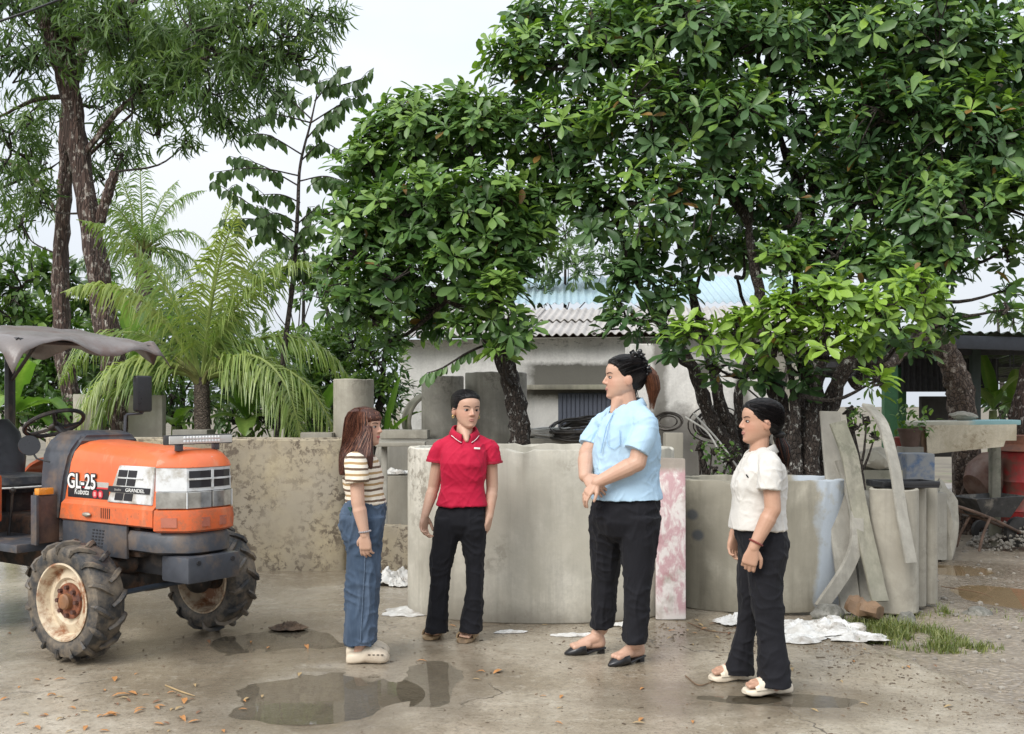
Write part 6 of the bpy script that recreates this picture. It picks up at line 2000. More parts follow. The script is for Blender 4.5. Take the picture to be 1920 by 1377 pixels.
def cloth_mat(name, c, weave=700, rough=.85, fold=.25, sheen=.25, var=.08, extra=None):
    t = NT(name)
    n = t.noise(6, 5, .6)
    cc = t.ramp(n, [(.3, tuple(x * (1 - var) for x in c)), (.7, tuple(min(1, x * (1 + var)) for x in c))])
    if extra: cc = extra(t, cc)
    f = t.noise(11, 4, .55, t.coord('Object', (1, 1, .45), (.2, .5, .3)), .8)
    w = t.noise(weave, 2)
    nb = t.bump(f, fold, .02)
    t.set(Base_Color=cc, Roughness=rough, Normal=t.bump(w, .12, .002, nb))
    t.b.inputs['Sheen Weight'].default_value = min(sheen, .04)
    t.b.inputs['Specular IOR Level'].default_value = .25
    return t.m
def stripes(t, c):
    z = t.sep(t.coord('Object'))[2]
    wob = t.math('MULTIPLY', t.noise(7, 2), .02)
    f = t.math('FRACT', t.math('DIVIDE', t.math('ADD', z, wob), .031))
    g = t.math('FRACT', t.math('DIVIDE', t.math('ADD', z, wob), .062))
    c = t.mix(t.math('MULTIPLY', t.math('GREATER_THAN', f, .58), t.math('GREATER_THAN', g, .5)), c, (.13, .085, .055))
    return t.mix(t.math('MULTIPLY', t.math('GREATER_THAN', f, .58), t.math('LESS_THAN', g, .5)), c, (.38, .25, .12))
def denim(t, c):
    z = t.sep(t.coord('Object'))
    f = t.rng(t.noise(4, 5, .6, t.coord('Object', (1.3, 1.3, .5))), .42, .66, 0, .6)
    c = t.mix(f, c, (.15, .2, .28))
    s = t.noise(120, 3, .6, t.coord('Object', (1, 1, .12)))
    return t.mix(t.rng(s, .4, .7, 0, .4), c, (.03, .05, .09))
def ticks(t, c):
    v = t.coord('Object', (40, 40, 140))
    return t.mix(t.rng(t.noise(1, 1, .5, v), .62, .66, 0, .35), c, (.50, .47, .42))
F_STRIPE = cloth_mat('striped_knit', (.74, .66, .54), extra=stripes)
F_DENIM = cloth_mat('denim', (.048, .074, .115), 500, .8, .45, .15, .15, denim)
F_RED = cloth_mat('crimson_pique', (.44, .008, .04), 600, .75, .25)
F_BLACK = cloth_mat('black_fabric', (.009, .009, .012), 500, .85, .6, .03)
F_BLUE = cloth_mat('pale_blue_cotton', (.40, .56, .70), 700, .8, .28)
F_WHITE = cloth_mat('cream_cotton', (.57, .545, .505), 700, .8, .3, extra=ticks)

def hair_mat(name, a, b, rough=.38):
    t = NT(name)
    n = t.noise(1.0, 4, .65, t.coord('Object', (190, 190, 8)))
    z = t.sep(t.coord('Object'))[2]
    t.set(Base_Color=t.ramp(n, [(.3, a), (.7, b)]), Roughness=rough, Normal=t.bump(n, .8, .008))
    t.b.inputs['Specular IOR Level'].default_value = .32
    return t.m
H_BROWN = hair_mat('auburn_hair', (.022, .009, .007), (.115, .042, .027), .34)
H_BLACK = hair_mat('black_hair', (.004, .0035, .004), (.012, .010, .010), .30)
H_TAIL = hair_mat('brown_ponytail', (.06, .022, .012), (.20, .085, .045))
LIP = simple('lip', (.50, .13, .13), .4, var=.08)
LIPN = simple('lip_soft', (.42, .185, .155), .45, var=.08)
EYEW = simple('eye_white', (.40, .36, .33), .5, var=.03, spec=.2)
IRIS = simple('iris', (.012, .008, .006), .5, var=.1, spec=.1)
TEETH = simple('teeth', (.75, .72, .66), .3, var=.03)
GOLD = simple('gold', (.75, .52, .2), .3, metal=.9)

def hframe(F, up=(0, 0, 1)):
    F = V(F).normalized(); U = V(up); U = (U - F * U.dot(F)).normalized(); Rt = F.cross(U).normalized()
    return Rt, F, U

def creases(amp, dirs, fp=20, fa=4, seed=0.0, soft=.004, sf=(8, 8, 8), off=0.0):
    ds = [V(d).normalized() for d in dirs]
    def fn(c, n):
        h = off + soft * noise.noise(V((c.x * sf[0] + seed, c.y * sf[1], c.z * sf[2])))
        for i, d in enumerate(ds):
            al = c.dot(d)
            p = (c - d * al) * fp + d * al * fa + V((seed + i * 7, i * 3, 0))
            m = max(0.0, noise.noise(c * 5 + V((seed, i * 5, 2))) + .25)
            v = noise.noise(p)
            h += amp * (max(0.0, 1 - abs(v) * 3.2) ** 1.5 - .25) * min(1.0, m * 1.8)
        return h
    return fn

class Head:
    def __init__(s, C, F, h, up=(0, 0, 1), wide=1.0):
        s.C = V(C); s.R, s.F, s.U = hframe(F, up); s.k = h / .215; s.w = wide
        s.M3 = Matrix((s.R, s.F, s.U)).transposed()
    def p(s, r, f, u): return s.C + (s.R * r * s.w + s.F * f + s.U * u) * s.k
    def e(s, bm, c, rad, tilt=None, u=20, v=14):
        rot = s.M3 if tilt is None else s.M3 @ tilt
        ell(bm, s.p(*c), (rad[0] * s.k * s.w, rad[1] * s.k, rad[2] * s.k), rot, u, v)
    def slices(s, bm, rows, e=2.2, n=36):
        """rows: (u, front f, back f, half width)"""
        loft(bm, [(s.p(0, (f0 + f1) / 2, u), s.R * w * s.k * s.w, s.F * ((f0 - f1) / 2 * s.k), e) for u, f0, f1, w in rows], n)
    def skin(s, bm, cheek=1.0, chin=1.0):
        c = cheek
        s.slices(bm, [(-.108, .056, .0, .018 * chin), (-.102, .071, -.002, .026 * c), (-.092, .0785, -.015, .037 * c), (-.078, .0792, -.034, .0475 * c), (-.058, .081, -.058, .0572 * c), (-.035, .083, -.074, .0645 * (1 + (c - 1) * .8)), (-.015, .082, -.085, .0685 * (1 + (c - 1) * .55)), (.003, .0785, -.093, .0705 * (1 + (c - 1) * .3)),
                      (.018, .084, -.099, .0715), (.032, .0865, -.103, .0725), (.05, .085, -.104, .073), (.07, .076, -.1, .070), (.088, .056, -.087, .061), (.1, .03, -.064, .044), (.106, .0, -.035, .02)])
        for q in (-1, 1):
            s.e(bm, (q * .0115, .0865, -.0265), (.0075, .008, .0065))
            s.e(bm, (q * .076, -.012, -.012), (.009, .016, .028), Matrix.Rotation(R(-12), 3, 'X'))
            s.e(bm, (q * .083, -.017, -.008), (.006, .014, .024), Matrix.Rotation(R(-12), 3, 'X'))
        rcone(bm, s.p(0, .0785, .012), .006 * s.k, s.p(0, .0955, -.022), .0092 * s.k)
        s.e(bm, (0, .074, -.050), (.022, .012, .014))
        s.e(bm, (0, .070, -.088), (.018 * chin, .013, .013))
    def cap(s, bm, fringe=0.0, back=0.0):
        f = fringe
        rows = [(-.055, -.030, -.086 - back, .046, 2.4), (-.04, -.020, -.100 - back, .062, 3), (-.02, -.004, -.110 - back, .0715, 4), (.0, .021, -.117 - back, .0755, 5), (.02, .033 + f * .6, -.121, .0775, 5), (.036, .044 + f, -.122, .0795, 4.2), (.050, .054 + f * .8, -.121, .0805, 3.5), (.064, .067 + f * .4, -.118, .080, 3.0),
                (.078, .0755 + f * .1, -.112, .0770, 2.6), (.092, .070, -.100, .069, 2.4), (.106, .049, -.078, .054, 2.2), (.117, .022, -.05, .034, 2.2), (.121, .0, -.03, .016, 2.2)]
        rs = []; n = 56
        for u, f0, f1, w, ef in rows:
            mid = -.045
            ring = []
            for k in range(n):
                a = 2 * math.pi * k / n; ca, sa = math.cos(a), math.sin(a)
                e = ef if sa > 0 else 2.2
                x = math.copysign(abs(ca) ** (2 / e), ca) * w
                y = abs(sa) ** (2 / e)
                ring.append(bm.verts.new(s.p(x, mid + y * (f0 - mid) if sa > 0 else mid - y * (mid - f1), u)))
            rs.append(ring)
        rings_to_faces(bm, rs)
    def face(s, parent, lip, brow=(.02, .015, .012), smile=0.0, open_=0.0):
        for q in (-1, 1):
            bm = NB(); s.e(bm, (q * .031, .0705, .002), (.0150, .0056, .0058), None, 14, 10); ey = obj('eye', bm, EYEW, parent, world=True)
            bm = NB(); s.e(bm, (q * .0310, .0738, .002), (.0078, .0038, .0058), None, 10, 8); obj('iris', bm, IRIS, parent, world=True)
            bm = NB()
            tube(bm, [s.p(q * .045, .0655, .0045), s.p(q * .038, .0728, .0072), s.p(q * .029, .0765, .0078), s.p(q * .018, .0775, .002)], [.0014, .0022, .0022, .0013], 5); obj('eyelid', bm, simple('lash', (.03, .02, .018), .6), parent, world=True)
            bm = NB()
            tube(bm, [s.p(q * .051, .0645, .0225), s.p(q * .042, .0725, .0265), s.p(q * .030, .0795, .026), s.p(q * .015, .0850, .0215)], [.0013, .0027, .0031, .0021], 6); obj('eyebrow', bm, simple('brow', brow, .7), parent, world=True)
        bm = NB()
        w = .020 + .003 * smile; dz = .003 * smile
        tube(bm, [s.p(-w, .0768, -.0535 + dz), s.p(-w * .5, .0838, -.0520 + open_), s.p(0, .0850, -.0528 + open_), s.p(w * .5, .0838, -.0520 + open_), s.p(w, .0768, -.0535 + dz)], [.0011, .0029, .0031, .0029, .0011], 8)
        tube(bm, [s.p(-w, .0768, -.0535 + dz), s.p(-w * .5, .0826, -.0575 - open_), s.p(0, .0838, -.0585 - open_), s.p(w * .5, .0826, -.0575 - open_), s.p(w, .0768, -.0535 + dz)], [.0011, .0036, .0040, .0036, .0011], 8)
        obj('lips', bm, lip, parent, world=True)
        if open_ > .001:
            bm = NB(); s.e(bm, (0, .0805, -.0550), (.012, .004, .0018 + open_), None, 12, 8); obj('teeth', bm, TEETH, parent, world=True)

def hand(bm, wrist, d, n, side, sc=1.0, curl=(25, 30, 20), thumb=1, spread=.06, tcurl=0.3, fr=1.0):
    """d: wrist->fingers, n: towards the palm side, thumb=+1/-1 picks the thumb side"""
    d = V(d).normalized(); n = V(n); n = (n - d * n.dot(d)).normalized(); s = d.cross(n).normalized() * thumb
    w = V(wrist)
    k = sc
    loft(bm, [(w - d * .012 * k, s * .026 * k, n * .020 * k, 2.4), (w + d * .02 * k, s * .030 * k, n * .020 * k, 2.6), (w + d * .05 * k + n * .002, s * .039 * k, n * .0165 * k, 2.8), (w + d * .082 * k + n * .004, s * .040 * k, n * .013 * k, 2.6), (w + d * .092 * k + n * .005, s * .034 * k, n * .009 * k, 2.4)], 20)
    lens = ((.040, .024, .020), (.044, .028, .021), (.041, .026, .020), (.032, .020, .018))
    for i, ls in enumerate(lens):
        o = (.029 - .0193 * i) * k
        p = w + d * (.083 - .004 * abs(i - 1.2)) * k + s * o + n * .005 * k
        a = 0
        dd = (d + s * spread * (1.3 - i)).normalized()
        r = (.0088 - .0007 * (i == 3)) * k * fr
        pts = [p - dd * .02 * k, p]
        for j, l in enumerate(ls):
            a += R(curl[j] * (1 + .08 * i))
            q = dd * math.cos(a) + n * math.sin(a)
            pts.append(pts[-1] + q * l * k)
        chain(bm, pts, [r * 1.05, r, r * .97, r * .9, r * .8])
    p = w + d * .022 * k + s * .026 * k + n * .006 * k
    t1 = (d * .7 + s * .7 + n * tcurl).normalized(); t2 = (d * .92 + s * .25 + n * (tcurl + .15)).normalized()
    chain(bm, [p, p + t1 * .034 * k, p + t1 * .034 * k + t2 * .028 * k, p + t1 * .034 * k + t2 * .028 * k + (t2 - s * .15).normalized() * .022 * k], [.014 * k, .011 * k, .0098 * k, .0078 * k])

def folds(amp, f=(13, 13, 4), seed=0.0, ridg=.5):
    def fn(c, n):
        p = V((c.x * f[0] + seed, c.y * f[1], c.z * f[2]))
        a = noise.noise(p); b = 1 - 2 * abs(noise.noise(p * 1.9 + V((5, 1, 2))))
        return amp * (a * (1 - ridg) + b * ridg)
    return fn

from mathutils.bvhtree import BVHTree
def bvh_of(me):
    return BVHTree.FromPolygons([v.co.copy() for v in me.vertices], [tuple(p.vertices) for p in me.polygons])
def outhit(trees, c, d):
    best = 0.0
    for t in trees:
        o = c + d * .4
        h = t.ray_cast(o, -d, .4)
        if h[0] is not None: best = max(best, (h[0] - c).length)
    return best
def strand_set(hair, root, paths, cols, seed, r=.0011, name='hair_strands'):
    rr = random.Random(seed)
    bms = [NB() for _ in cols]
    for pts in paths:
        k = rr.randrange(len(cols)); n = len(pts)
        tube(bms[k], pts, [r * (1 if i < n * .7 else .5) for i in range(n)], 3, False)
    for bm, (nm, c) in zip(bms, cols):
        o = obj(name, bm, simple(nm, c, .35, var=.25, sc=40, spec=.3), hair)
        o.location = -wloc(root); o['kind'] = 'stuff'
def swept_back(hd, trees, capme, tie, n, seed, over=.07):
    """strand paths over the skull from the hairline to the tie"""
    rr = random.Random(seed)
    C = hd.p(0, -.012, .022)
    e = (tie - C).normalized()
    vs = [v.co for v in capme.vertices]
    front = [v for v in vs if (v - C).dot(hd.F) > -.02 * hd.k]
    out = []
    while len(out) < n:
        v = rr.choice(front if rr.random() < .75 else vs)
        d = (v - C).normalized()
        if d.dot(e) > .9: continue
        ax = d.cross(e)
        if ax.length < .05: continue
        ax.normalize()
        ang = d.angle(e)
        # only start where hair lies above the skin (or just past that line)
        hs, hc = outhit(trees[:1], C, d), outhit(trees[1:], C, d)
        if hc < hs - .0005: continue
        a0 = -rr.random() ** 2 * over; a1 = ang * rr.uniform(.55, .98)
        wob = rr.uniform(-.05, .05)
        pts = []
        for i in range(8):
            t = i / 7
            q = Matrix.Rotation(a0 + (a1 - a0) * t, 3, ax) @ d
            q = (q + ax * wob * math.sin(t * 3.14)).normalized()
            pts.append(C + q * (outhit(trees, C, q) + rr.uniform(.0004, .0022)))
        out.append(pts)
    return out

class Person:
    def __init__(s, cx, D, label):
        s.D = D; s.s = FPX / D
        b = W(cx, 0, D); b.z = 0
        s.root = empty('person', b, 0, label, 'person')
    def J(s, px, py, dy=0.0): return W(px, py, s.D + dy)
    def G(s, px, py, z=0.0):
        g = G(px, py); g.z = z; return g
    def rings(s, bm, rows, n=36, cap=True, e=2.3):
        """rows: (py, xl, xr, half depth, dy)"""
        rs = []
        for row in rows:
            py, xl, xr, hd, dy = row[:5]
            ee = row[5] if len(row) > 5 else e
            a, b = s.J(xl, py, dy), s.J(xr, py, dy)
            rs.append(((a + b) / 2, (b - a) / 2, V((0, hd, 0)), ee))
        loft(bm, rs, n, cap)
    def skin(s, bm, m, vox=.0039, head=None, extra=()):
        me = remesh(bm, vox, 3)
        n = len(me.vertices)
        co = np.empty(n * 3); me.vertices.foreach_get('co', co); co = co.reshape(-1, 3)
        bl = np.zeros(n)
        pts = list(extra)
        if head:
            for q in (-1, 1):
                pts += [(head.p(q * .042, .058, -.025), .022, .55), (head.p(q * .08, -.015, -.012), .02, .6), (head.p(q * .031, .07, -.006), .012, .35)]
            pts += [(head.p(0, .095, -.022), .011, .55), (head.p(0, .08, -.09), .014, .3), (head.p(0, .082, -.055), .022, .3)]
        for c, r, k in pts:
            d2 = ((co - np.array(c)) ** 2).sum(1)
            bl += k * np.exp(-d2 / (2 * r * r))
        at = me.attributes.new('blush', 'FLOAT', 'POINT')
        at.data.foreach_set('value', np.clip(bl, 0, 1).astype(np.float32))
        s.bvh = bvh_of(me)
        s.body = put('body', me, m, s.root)
        return s.body
    def cloth(s, name, bm, m, vox=.006, smooth=4, fold=None):
        me = remesh(bm, vox, smooth)
        if fold: displace(me, fold)
        return put(name, me, m, s.root)

def collar(P, name, C, F, rx, rf, m, drop=.05, width=.035, open_deg=24, rise=.03, tip=.03, stripe=None):
    """fold-over collar round the neck; C centre of neck base"""
    Rt, F, U = hframe(F)
    bm = NB(); rs = []
    n = 34
    for k in range(n + 1):
        t = k / n
        a = R(open_deg) + t * (2 * math.pi - 2 * R(open_deg))
        fr = (1 + math.cos(a)) / 2        # 1 at front
        dirv = F * math.cos(a) + Rt * math.sin(a)
        rad = F * math.cos(a) * rf + Rt * math.sin(a) * rx
        zt = rise * (1 - fr) - drop * fr ** 2
        top = C + rad + U * zt
        e = min(1, min(t, 1 - t) * 9)
        out = C + rad * (1 + .34) + dirv * .006 + U * (zt - width - tip * (1 - e))
        mid = C + rad * 1.14 + U * (zt - width * .15 + .006)
        rs.append([top, mid, out])
    V_ = [[bm.verts.new(p) for p in r] for r in rs]
    for a, b in zip(V_[:-1], V_[1:]):
        for i in range(2): bm.faces.new((a[i], a[i + 1], b[i + 1], b[i]))
    o = obj(name, bm, m, P.root, world=True, smooth=60)
    sd = o.modifiers.new('t', 'SOLIDIFY'); sd.thickness = .005; sd.offset = 0
    if stripe:
        for seg in (rs[:6], rs[-6:]):
            bm = NB(); tube(bm, [r[2] * .88 + r[1] * .12 for r in seg], .0035, 5); obj('collar_stripe', bm, stripe, o, world=False)
            q = o.children[-1]; q.location = -wloc(P.root)
    return o

def shoe_loft(bm, heel, toe, secs, n=24):
    """secs: (t 0..1 heel->toe, half width, z bottom, z top, exponent, side shift)"""
    heel, toe = V(heel), V(toe)
    d = (toe - heel); d.z = 0; sd = V((d.y, -d.x, 0)).normalized()
    rs = []
    for t, w, zb, zt, e, sh in secs:
        c = heel.lerp(toe, t); c.z = heel.z + (zb + zt) / 2
        rs.append((c + sd * sh, sd * w, V((0, 0, (zt - zb) / 2)), e))
    loft(bm, rs, n)

def strap(bm, heel, toe, t0, t1, w, z0, h, th=.006, skew=0.0):
    """band arching over the foot between fractions t0..t1"""
    heel, toe = V(heel), V(toe)
    d = (toe - heel); d.z = 0; L_ = d.length; sd = V((d.y, -d.x, 0)).normalized(); dn = d.normalized()
    rs = []
    for k in range(13):
        a = math.pi * k / 12
        o = sd * (math.cos(a) * (w + .002)) + V((0, 0, heel.z + z0 + h * math.sin(a) ** .75))
        ring = []
        for tt, off in ((t0, 0), (t1, 0), (t1, th), (t0, th)):
            nn = sd * math.cos(a) + V((0, 0, math.sin(a)))
            c = heel + dn * L_ * (tt + skew * math.cos(a)); c.z = 0
            ring.append(bm.verts.new(c + o + nn * off + V((0, 0, -.012 if tt == t1 else 0)) * math.sin(a)))
        rs.append(ring)
    rings_to_faces(bm, rs)

def foot(bm, heel, toe, ankle, zb, k=1.0, toes=True):
    """bare foot standing on a sole of height zb"""
    heel, toe, ankle = V(heel), V(toe), V(ankle)
    d = toe - heel; d.z = 0; L_ = d.length; dn = d.normalized(); sd = V((d.y, -d.x, 0)).normalized()
    z = heel.z
    rcone(bm, heel + dn * .03 + V((0, 0, zb + .03)), .03 * k, ankle, .034 * k)
    rcone(bm, ankle - V((0, 0, .02)), .034 * k, heel + dn * L_ * .62 + V((0, 0, zb + .026)), .024 * k)
    rcone(bm, heel + dn * .03 + V((0, 0, zb + .026)), .028 * k, heel + dn * L_ * .6 + V((0, 0, zb + .02)), .022 * k)
    for o in (-.022, 0, .022):
        rcone(bm, heel + dn * L_ * .45 + sd * o * .7 * k + V((0, 0, zb + .028)), .02 * k, heel + dn * L_ * .8 + sd * o * k + V((0, 0, zb + .016)), .0145 * k)
    if toes:
        for i, (o, r, e) in enumerate(((-.030, .0115, .965), (-.013, .0085, .97), (.001, .008, .955), (.015, .0075, .935), (.028, .0075, .9))):
            rcone(bm, heel + dn * L_ * .8 + sd * o * k + V((0, 0, zb + .013)), r * k, heel + dn * L_ * e + sd * o * k + V((0, 0, zb + .010)), r * k)

# ---------------------------------------------------------------- woman in striped top (faces right)
p = Person(684, 5.93, 'woman in a striped knit top and wide blue jeans with long auburn hair')
bm = NB()
hd = Head(p.J(686, 801), (.95, -.32, -.02), .212)
hd.skin(bm, 1.04)
rcone(bm, p.J(680, 826), .046, p.J(676, 856), .052)
p.rings(bm, [(846, 662, 694, .10, 0), (870, 652, 704, .14, 0), (900, 650, 708, .12, 0), (940, 656, 714, .12, 0), (975, 655, 708, .12, 0)])
for dy in (-.075, .075):
    chain(bm, [p.J(682, 1000, dy), p.J(681, 1100, dy), p.J(678, 1205, dy)], [.06, .045, .034])
A = [p.J(668, 880, -.178), p.J(671, 942, -.20), p.J(684, 1003, -.205)]
chain(bm, A, [.040, .038, .026])
rcone(bm, A[1].lerp(A[2], .25), .040, A[2], .026)
hand(bm, A[2], (.02, 0, -1), (.25, 1, 0), None, .92, (22, 26, 20), -1)
B = [p.J(672, 866, .165), p.J(684, 942, .19), p.J(700, 1003, .15)]
chain(bm, B, [.036, .036, .026])
hand(bm, B[2], (.1, 0, -1), (.2, -1, 0), None, .92, (25, 28, 20), 1)
for dy in (-.075, .075):
    h_, t_ = p.J(662, 1237, dy), p.J(728, 1237, dy); h_.z = t_.z = 0
    foot(bm, h_, t_, V((h_.x + .045, h_.y, .10)), .03, .95, False)
p.skin(bm, SKIN_F, head=hd)
hd.face(p.body, LIP, (.06, .03, .02), .6)
bm = NB()
p.rings(bm, [(846, 660, 692, .085, 0), (853, 654, 698, .135, 0), (864, 648, 707, .165, 0), (880, 645, 714, .165, 0), (897, 643, 719, .15, 0), (915, 645, 716, .145, 0), (932, 649, 720, .145, 0), (941, 650, 724, .15, 0), (944, 651, 723, .15, 0)])
tube(bm, [p.J(664, 860, -.10), p.J(667, 868, -.165), p.J(669, 885, -.19), p.J(670.5, 906, -.20)], [.05, .065, .064, .066], 20)
tube(bm, [p.J(668, 858, .10), p.J(671, 868, .165), p.J(676, 885, .185), p.J(679, 905, .19)], [.05, .062, .06, .062], 20)
p.cloth('striped_top', bm, F_STRIPE, .0052, 4, creases(.006, [(.5, 0, .8), (1, 0, .15)], 22, 5, 1))
bm = NB()
p.rings(bm, [(937, 651, 721, .145, 0), (950, 645, 722, .16, 0), (968, 639, 723, .17, 0), (988, 637, 720, .17, 0), (1008, 645, 715, .14, 0), (1025, 656, 708, .09, 0)])
for dy in (-.085, .085):
    p.rings(bm, [(968, 640, 722, .088, dy), (1000, 643, 718, .088, dy), (1035, 651, 714, .088, dy), (1070, 650, 712, .088, dy), (1107, 648, 711, .09, dy), (1150, 648, 708, .092, dy), (1190, 647, 705, .095, dy), (1207, 647, 704, .097, dy)])
jo = p.cloth('jeans', bm, F_DENIM, .0065, 5, creases(.010, [(1, .3, .35), (1, -.3, -.3), (.1, 0, 1)], 17, 4, 3, .012, (8, 8, 5)))
STITCH = simple('stitch', (.085, .12, .175), .8, var=.3, sc=60)
bm = NB(); tube(bm, [p.J(684, 952, -.17), p.J(686, 1000, -.178), p.J(684, 1060, -.174), p.J(680, 1130, -.174), p.J(676, 1205, -.183)], .003, 5); obj('side_seam', bm, STITCH, jo, world=False); jo.children[-1].location = -wloc(p.root)
bm = NB(); tube(bm, [p.J(690, 952, -.155), p.J(700, 966, -.15), p.J(718, 969, -.09)], .0025, 5); obj('pocket_seam', bm, STITCH, jo, world=False); jo.children[-1].location = -wloc(p.root)
bm = NB(); tube(bm, [p.J(646, 968, -.125), p.J(642, 1003, -.12), p.J(652, 1010, -.155), p.J(663, 1002, -.178), p.J(664, 968, -.17)], .0022, 5); obj('back_pocket_seam', bm, STITCH, jo, world=False); jo.children[-1].location = -wloc(p.root)
bm = NB()      # long hair
hd.slices(bm, [(.0, .02, -.11, .078), (.02, .045, -.117, .083), (.036, .088, -.119, .0845), (.055, .092, -.118, .0845), (.072, .086, -.113, .081), (.09, .070, -.10, .072), (.104, .046, -.078, .055), (.114, .02, -.05, .034), (.118, .0, -.03, .016)])
loft(bm, [(p.J(676, 782, 0), (.085, 0, 0), (0, .082, 0), 2.2), (p.J(674, 800, 0), (.089, 0, 0), (0, .090, 0), 2.3), (p.J(671, 830, 0), (.087, 0, 0), (0, .104, 0), 2.4), (p.J(664, 852, -.01), (.078, 0, 0), (0, .14, 0), 2.6), (p.J(656, 872, -.01), (.055, 0, 0), (0, .142, 0), 2.6), (p.J(648, 889, -.01), (.028, 0, 0), (0, .125, 0), 2.4)], 30)
tube(bm, [p.J(689, 800, -.075), p.J(688, 835, -.10), p.J(690, 858, -.13), p.J(696, 880, -.135)], [.03, .034, .030, .008], 12)
tube(bm, [p.J(678, 820, -.085), p.J(678, 846, -.115), p.J(678, 868, -.155), p.J(680, 884, -.17)], [.035, .036, .03, .008], 12)
me = remesh(bm, .005, 8)
displace(me, lambda c, n: .0026 * noise.noise(V((c.x * 60, c.y * 60, c.z * 3))))
tB = bvh_of(me)
paths = []; rr = random.Random(17)
zt, zb = p.J(683, 764).z, p.J(650, 889).z
for k in range(900):
    a = rr.uniform(0, 2 * math.pi); pts = []
    end = zb + rr.uniform(-.015, .05)
    for i in range(11):
        z = zt + (end - zt) * (i / 10) ** 1.15 - .004
        f = min(1, max(0, (zt - z) / (zt - zb)))
        ax = p.J(684 - 34 * max(0, f - .35) / .65, 800); ax.z = z
        aa = a + .05 * math.sin(i * .8 + k); d = V((math.cos(aa), math.sin(aa), 0))
        h = tB.ray_cast(ax + d * .5, -d, .5)
        if h[0] is None: break
        pts.append(h[0] + d * rr.uniform(.0002, .0022))
    if len(pts) > 5 and all((x - y).length < .06 for x, y in zip(pts[:-1], pts[1:])): paths.append(pts)
hr = put('hair', me, H_BROWN, p.root)
strand_set(hr, p.root, paths, [('strand_auburn', (.10, .038, .025)), ('strand_brown', (.05, .019, .013)), ('strand_copper', (.20, .085, .05)), ('strand_deep', (.018, .008, .006))], 3, .0013)
CLOG = simple('clog_foam', (.62, .53, .41), .6, var=.06, dirt=(.42, .34, .26), dirt_amt=.2)
for dy in (-.08, .08):
    h_, t_ = p.J(650, 1237, dy), p.J(730, 1237, dy); h_.z = t_.z = 0
    bm = NB()
    shoe_loft(bm, h_, t_, [(0, .025, .006, .05, 2.4, 0), (.04, .042, 0, .06, 3, 0), (.2, .046, 0, .066, 3, 0), (.36, .045, .004, .075, 3, 0), (.46, .05, .006, .098, 2.6, 0), (.6, .056, .002, .098, 2.5, 0), (.8, .056, 0, .082, 2.5, 0), (.93, .045, .006, .066, 2.5, 0), (1, .02, .016, .045, 2.2, 0)])
    sh = obj('clog', remesh and bm, CLOG, p.root, world=True, smooth=60)
    for k in range(4):
        c = h_.lerp(t_, .56 + k * .1) + V((0, -.0535, .058)); bm = NB(); ell(bm, c, (.009, .006, .0035)); obj('vent_hole', bm, simple('hole_dark', (.09, .07, .05), .8), sh); sh.children[-1].location = -wloc(p.root)
    bm = NB(); c = h_.lerp(t_, .38) + V((0, -.047, .062)); ell(bm, c, (.01, .005, .01)); obj('rivet', bm, MIRR, sh); sh.children[-1].location = -wloc(p.root)
bm = NB()
for k in range(18):
    a = 2 * math.pi * k / 18
    ell(bm, A[2] + V((.031 * math.cos(a), .031 * math.sin(a), .018 + .004 * math.cos(a))), .0055, None, 8, 6)
tag(obj('bracelet', bm, simple('bead_grey', (.28, .26, .27), .4), origin=A[2], world=True), 'grey bead bracelet on the wrist above the jeans', 'bracelet')
bm = NB(); box(bm, p.J(654, 961, -.142), (.05, .010, .06), Matrix.Rotation(R(-40), 3, 'Z'), bev=.006)
tag(obj('phone', bm, simple('phone_green', (.01, .06, .045), .25), origin=p.J(654, 961, -.142), world=True), 'dark green phone sticking out of the jeans back pocket', 'phone')

# ---------------------------------------------------------------- woman in red polo (towards the camera, head turned)
p = Person(862, 6.4, 'woman in a crimson polo and black flared trousers before the big ring')
bm = NB()
hd = Head(p.J(875.5, 769), (.42, -.9, -.05), .222, (.03, 0, 1))
hd.skin(bm)
rcone(bm, p.J(872, 790, .02), .047, p.J(870, 818, .025), .05)
rcone(bm, p.J(872, 806, .0), .048, p.J(875, 826, -.070), .013)
p.rings(bm, [(826, 850, 892, .05, .02), (850, 838, 900, .08, .02), (900, 836, 902, .08, .02), (945, 834, 900, .08, .02), (980, 832, 898, .08, .02)])
chain(bm, [p.J(841, 985, .01), p.J(824, 1090, .0), p.J(818, 1182, .03)], [.06, .035, .032])
chain(bm, [p.J(884, 985, .01), p.J(891, 1090, -.02), p.J(881, 1182, -.03)], [.06, .035, .032])
A = [p.J(824, 852, .03), p.J(813, 915, .05), p.J(797, 966, -.02)]
B = [p.J(920, 852, .03), p.J(923, 915, .04), p.J(917, 970, -.02)]
chain(bm, A, [.042, .037, .025]); chain(bm, B, [.042, .037, .025])
rcone(bm, A[1].lerp(A[2], .25), .038, A[2], .025); rcone(bm, B[1].lerp(B[2], .25), .038, B[2], .025)
hand(bm, A[2], (-.16, -.08, -1), (.75, -.5, 0), None, .95, (24, 38, 28), -1, .12)
hand(bm, B[2], (-.18, -.05, -1), (-.75, .4, 0), None, .95, (28, 36, 28), 1)
LF = (p.G(812, 1188), p.G(806, 1200)); RF = (p.G(878, 1192), p.G(869, 1206))
lh, lt = p.J(814, 1190, .2), p.J(805, 1199, .0)
lh = V((G(812, 1199).x + .02, G(812, 1199).y + .22, 0)); lt = G(805, 1201)
rh = V((G(876, 1205).x + .03, G(876, 1205).y + .22, 0)); rt = G(869, 1207)
foot(bm, lh, lt, lh + (lt - lh) * .25 + V((0, 0, .10)), .03, 1.0); foot(bm, rh, rt, rh + (rt - rh) * .25 + V((0, 0, .10)), .03, 1.0)
p.skin(bm, SKIN_F, head=hd)
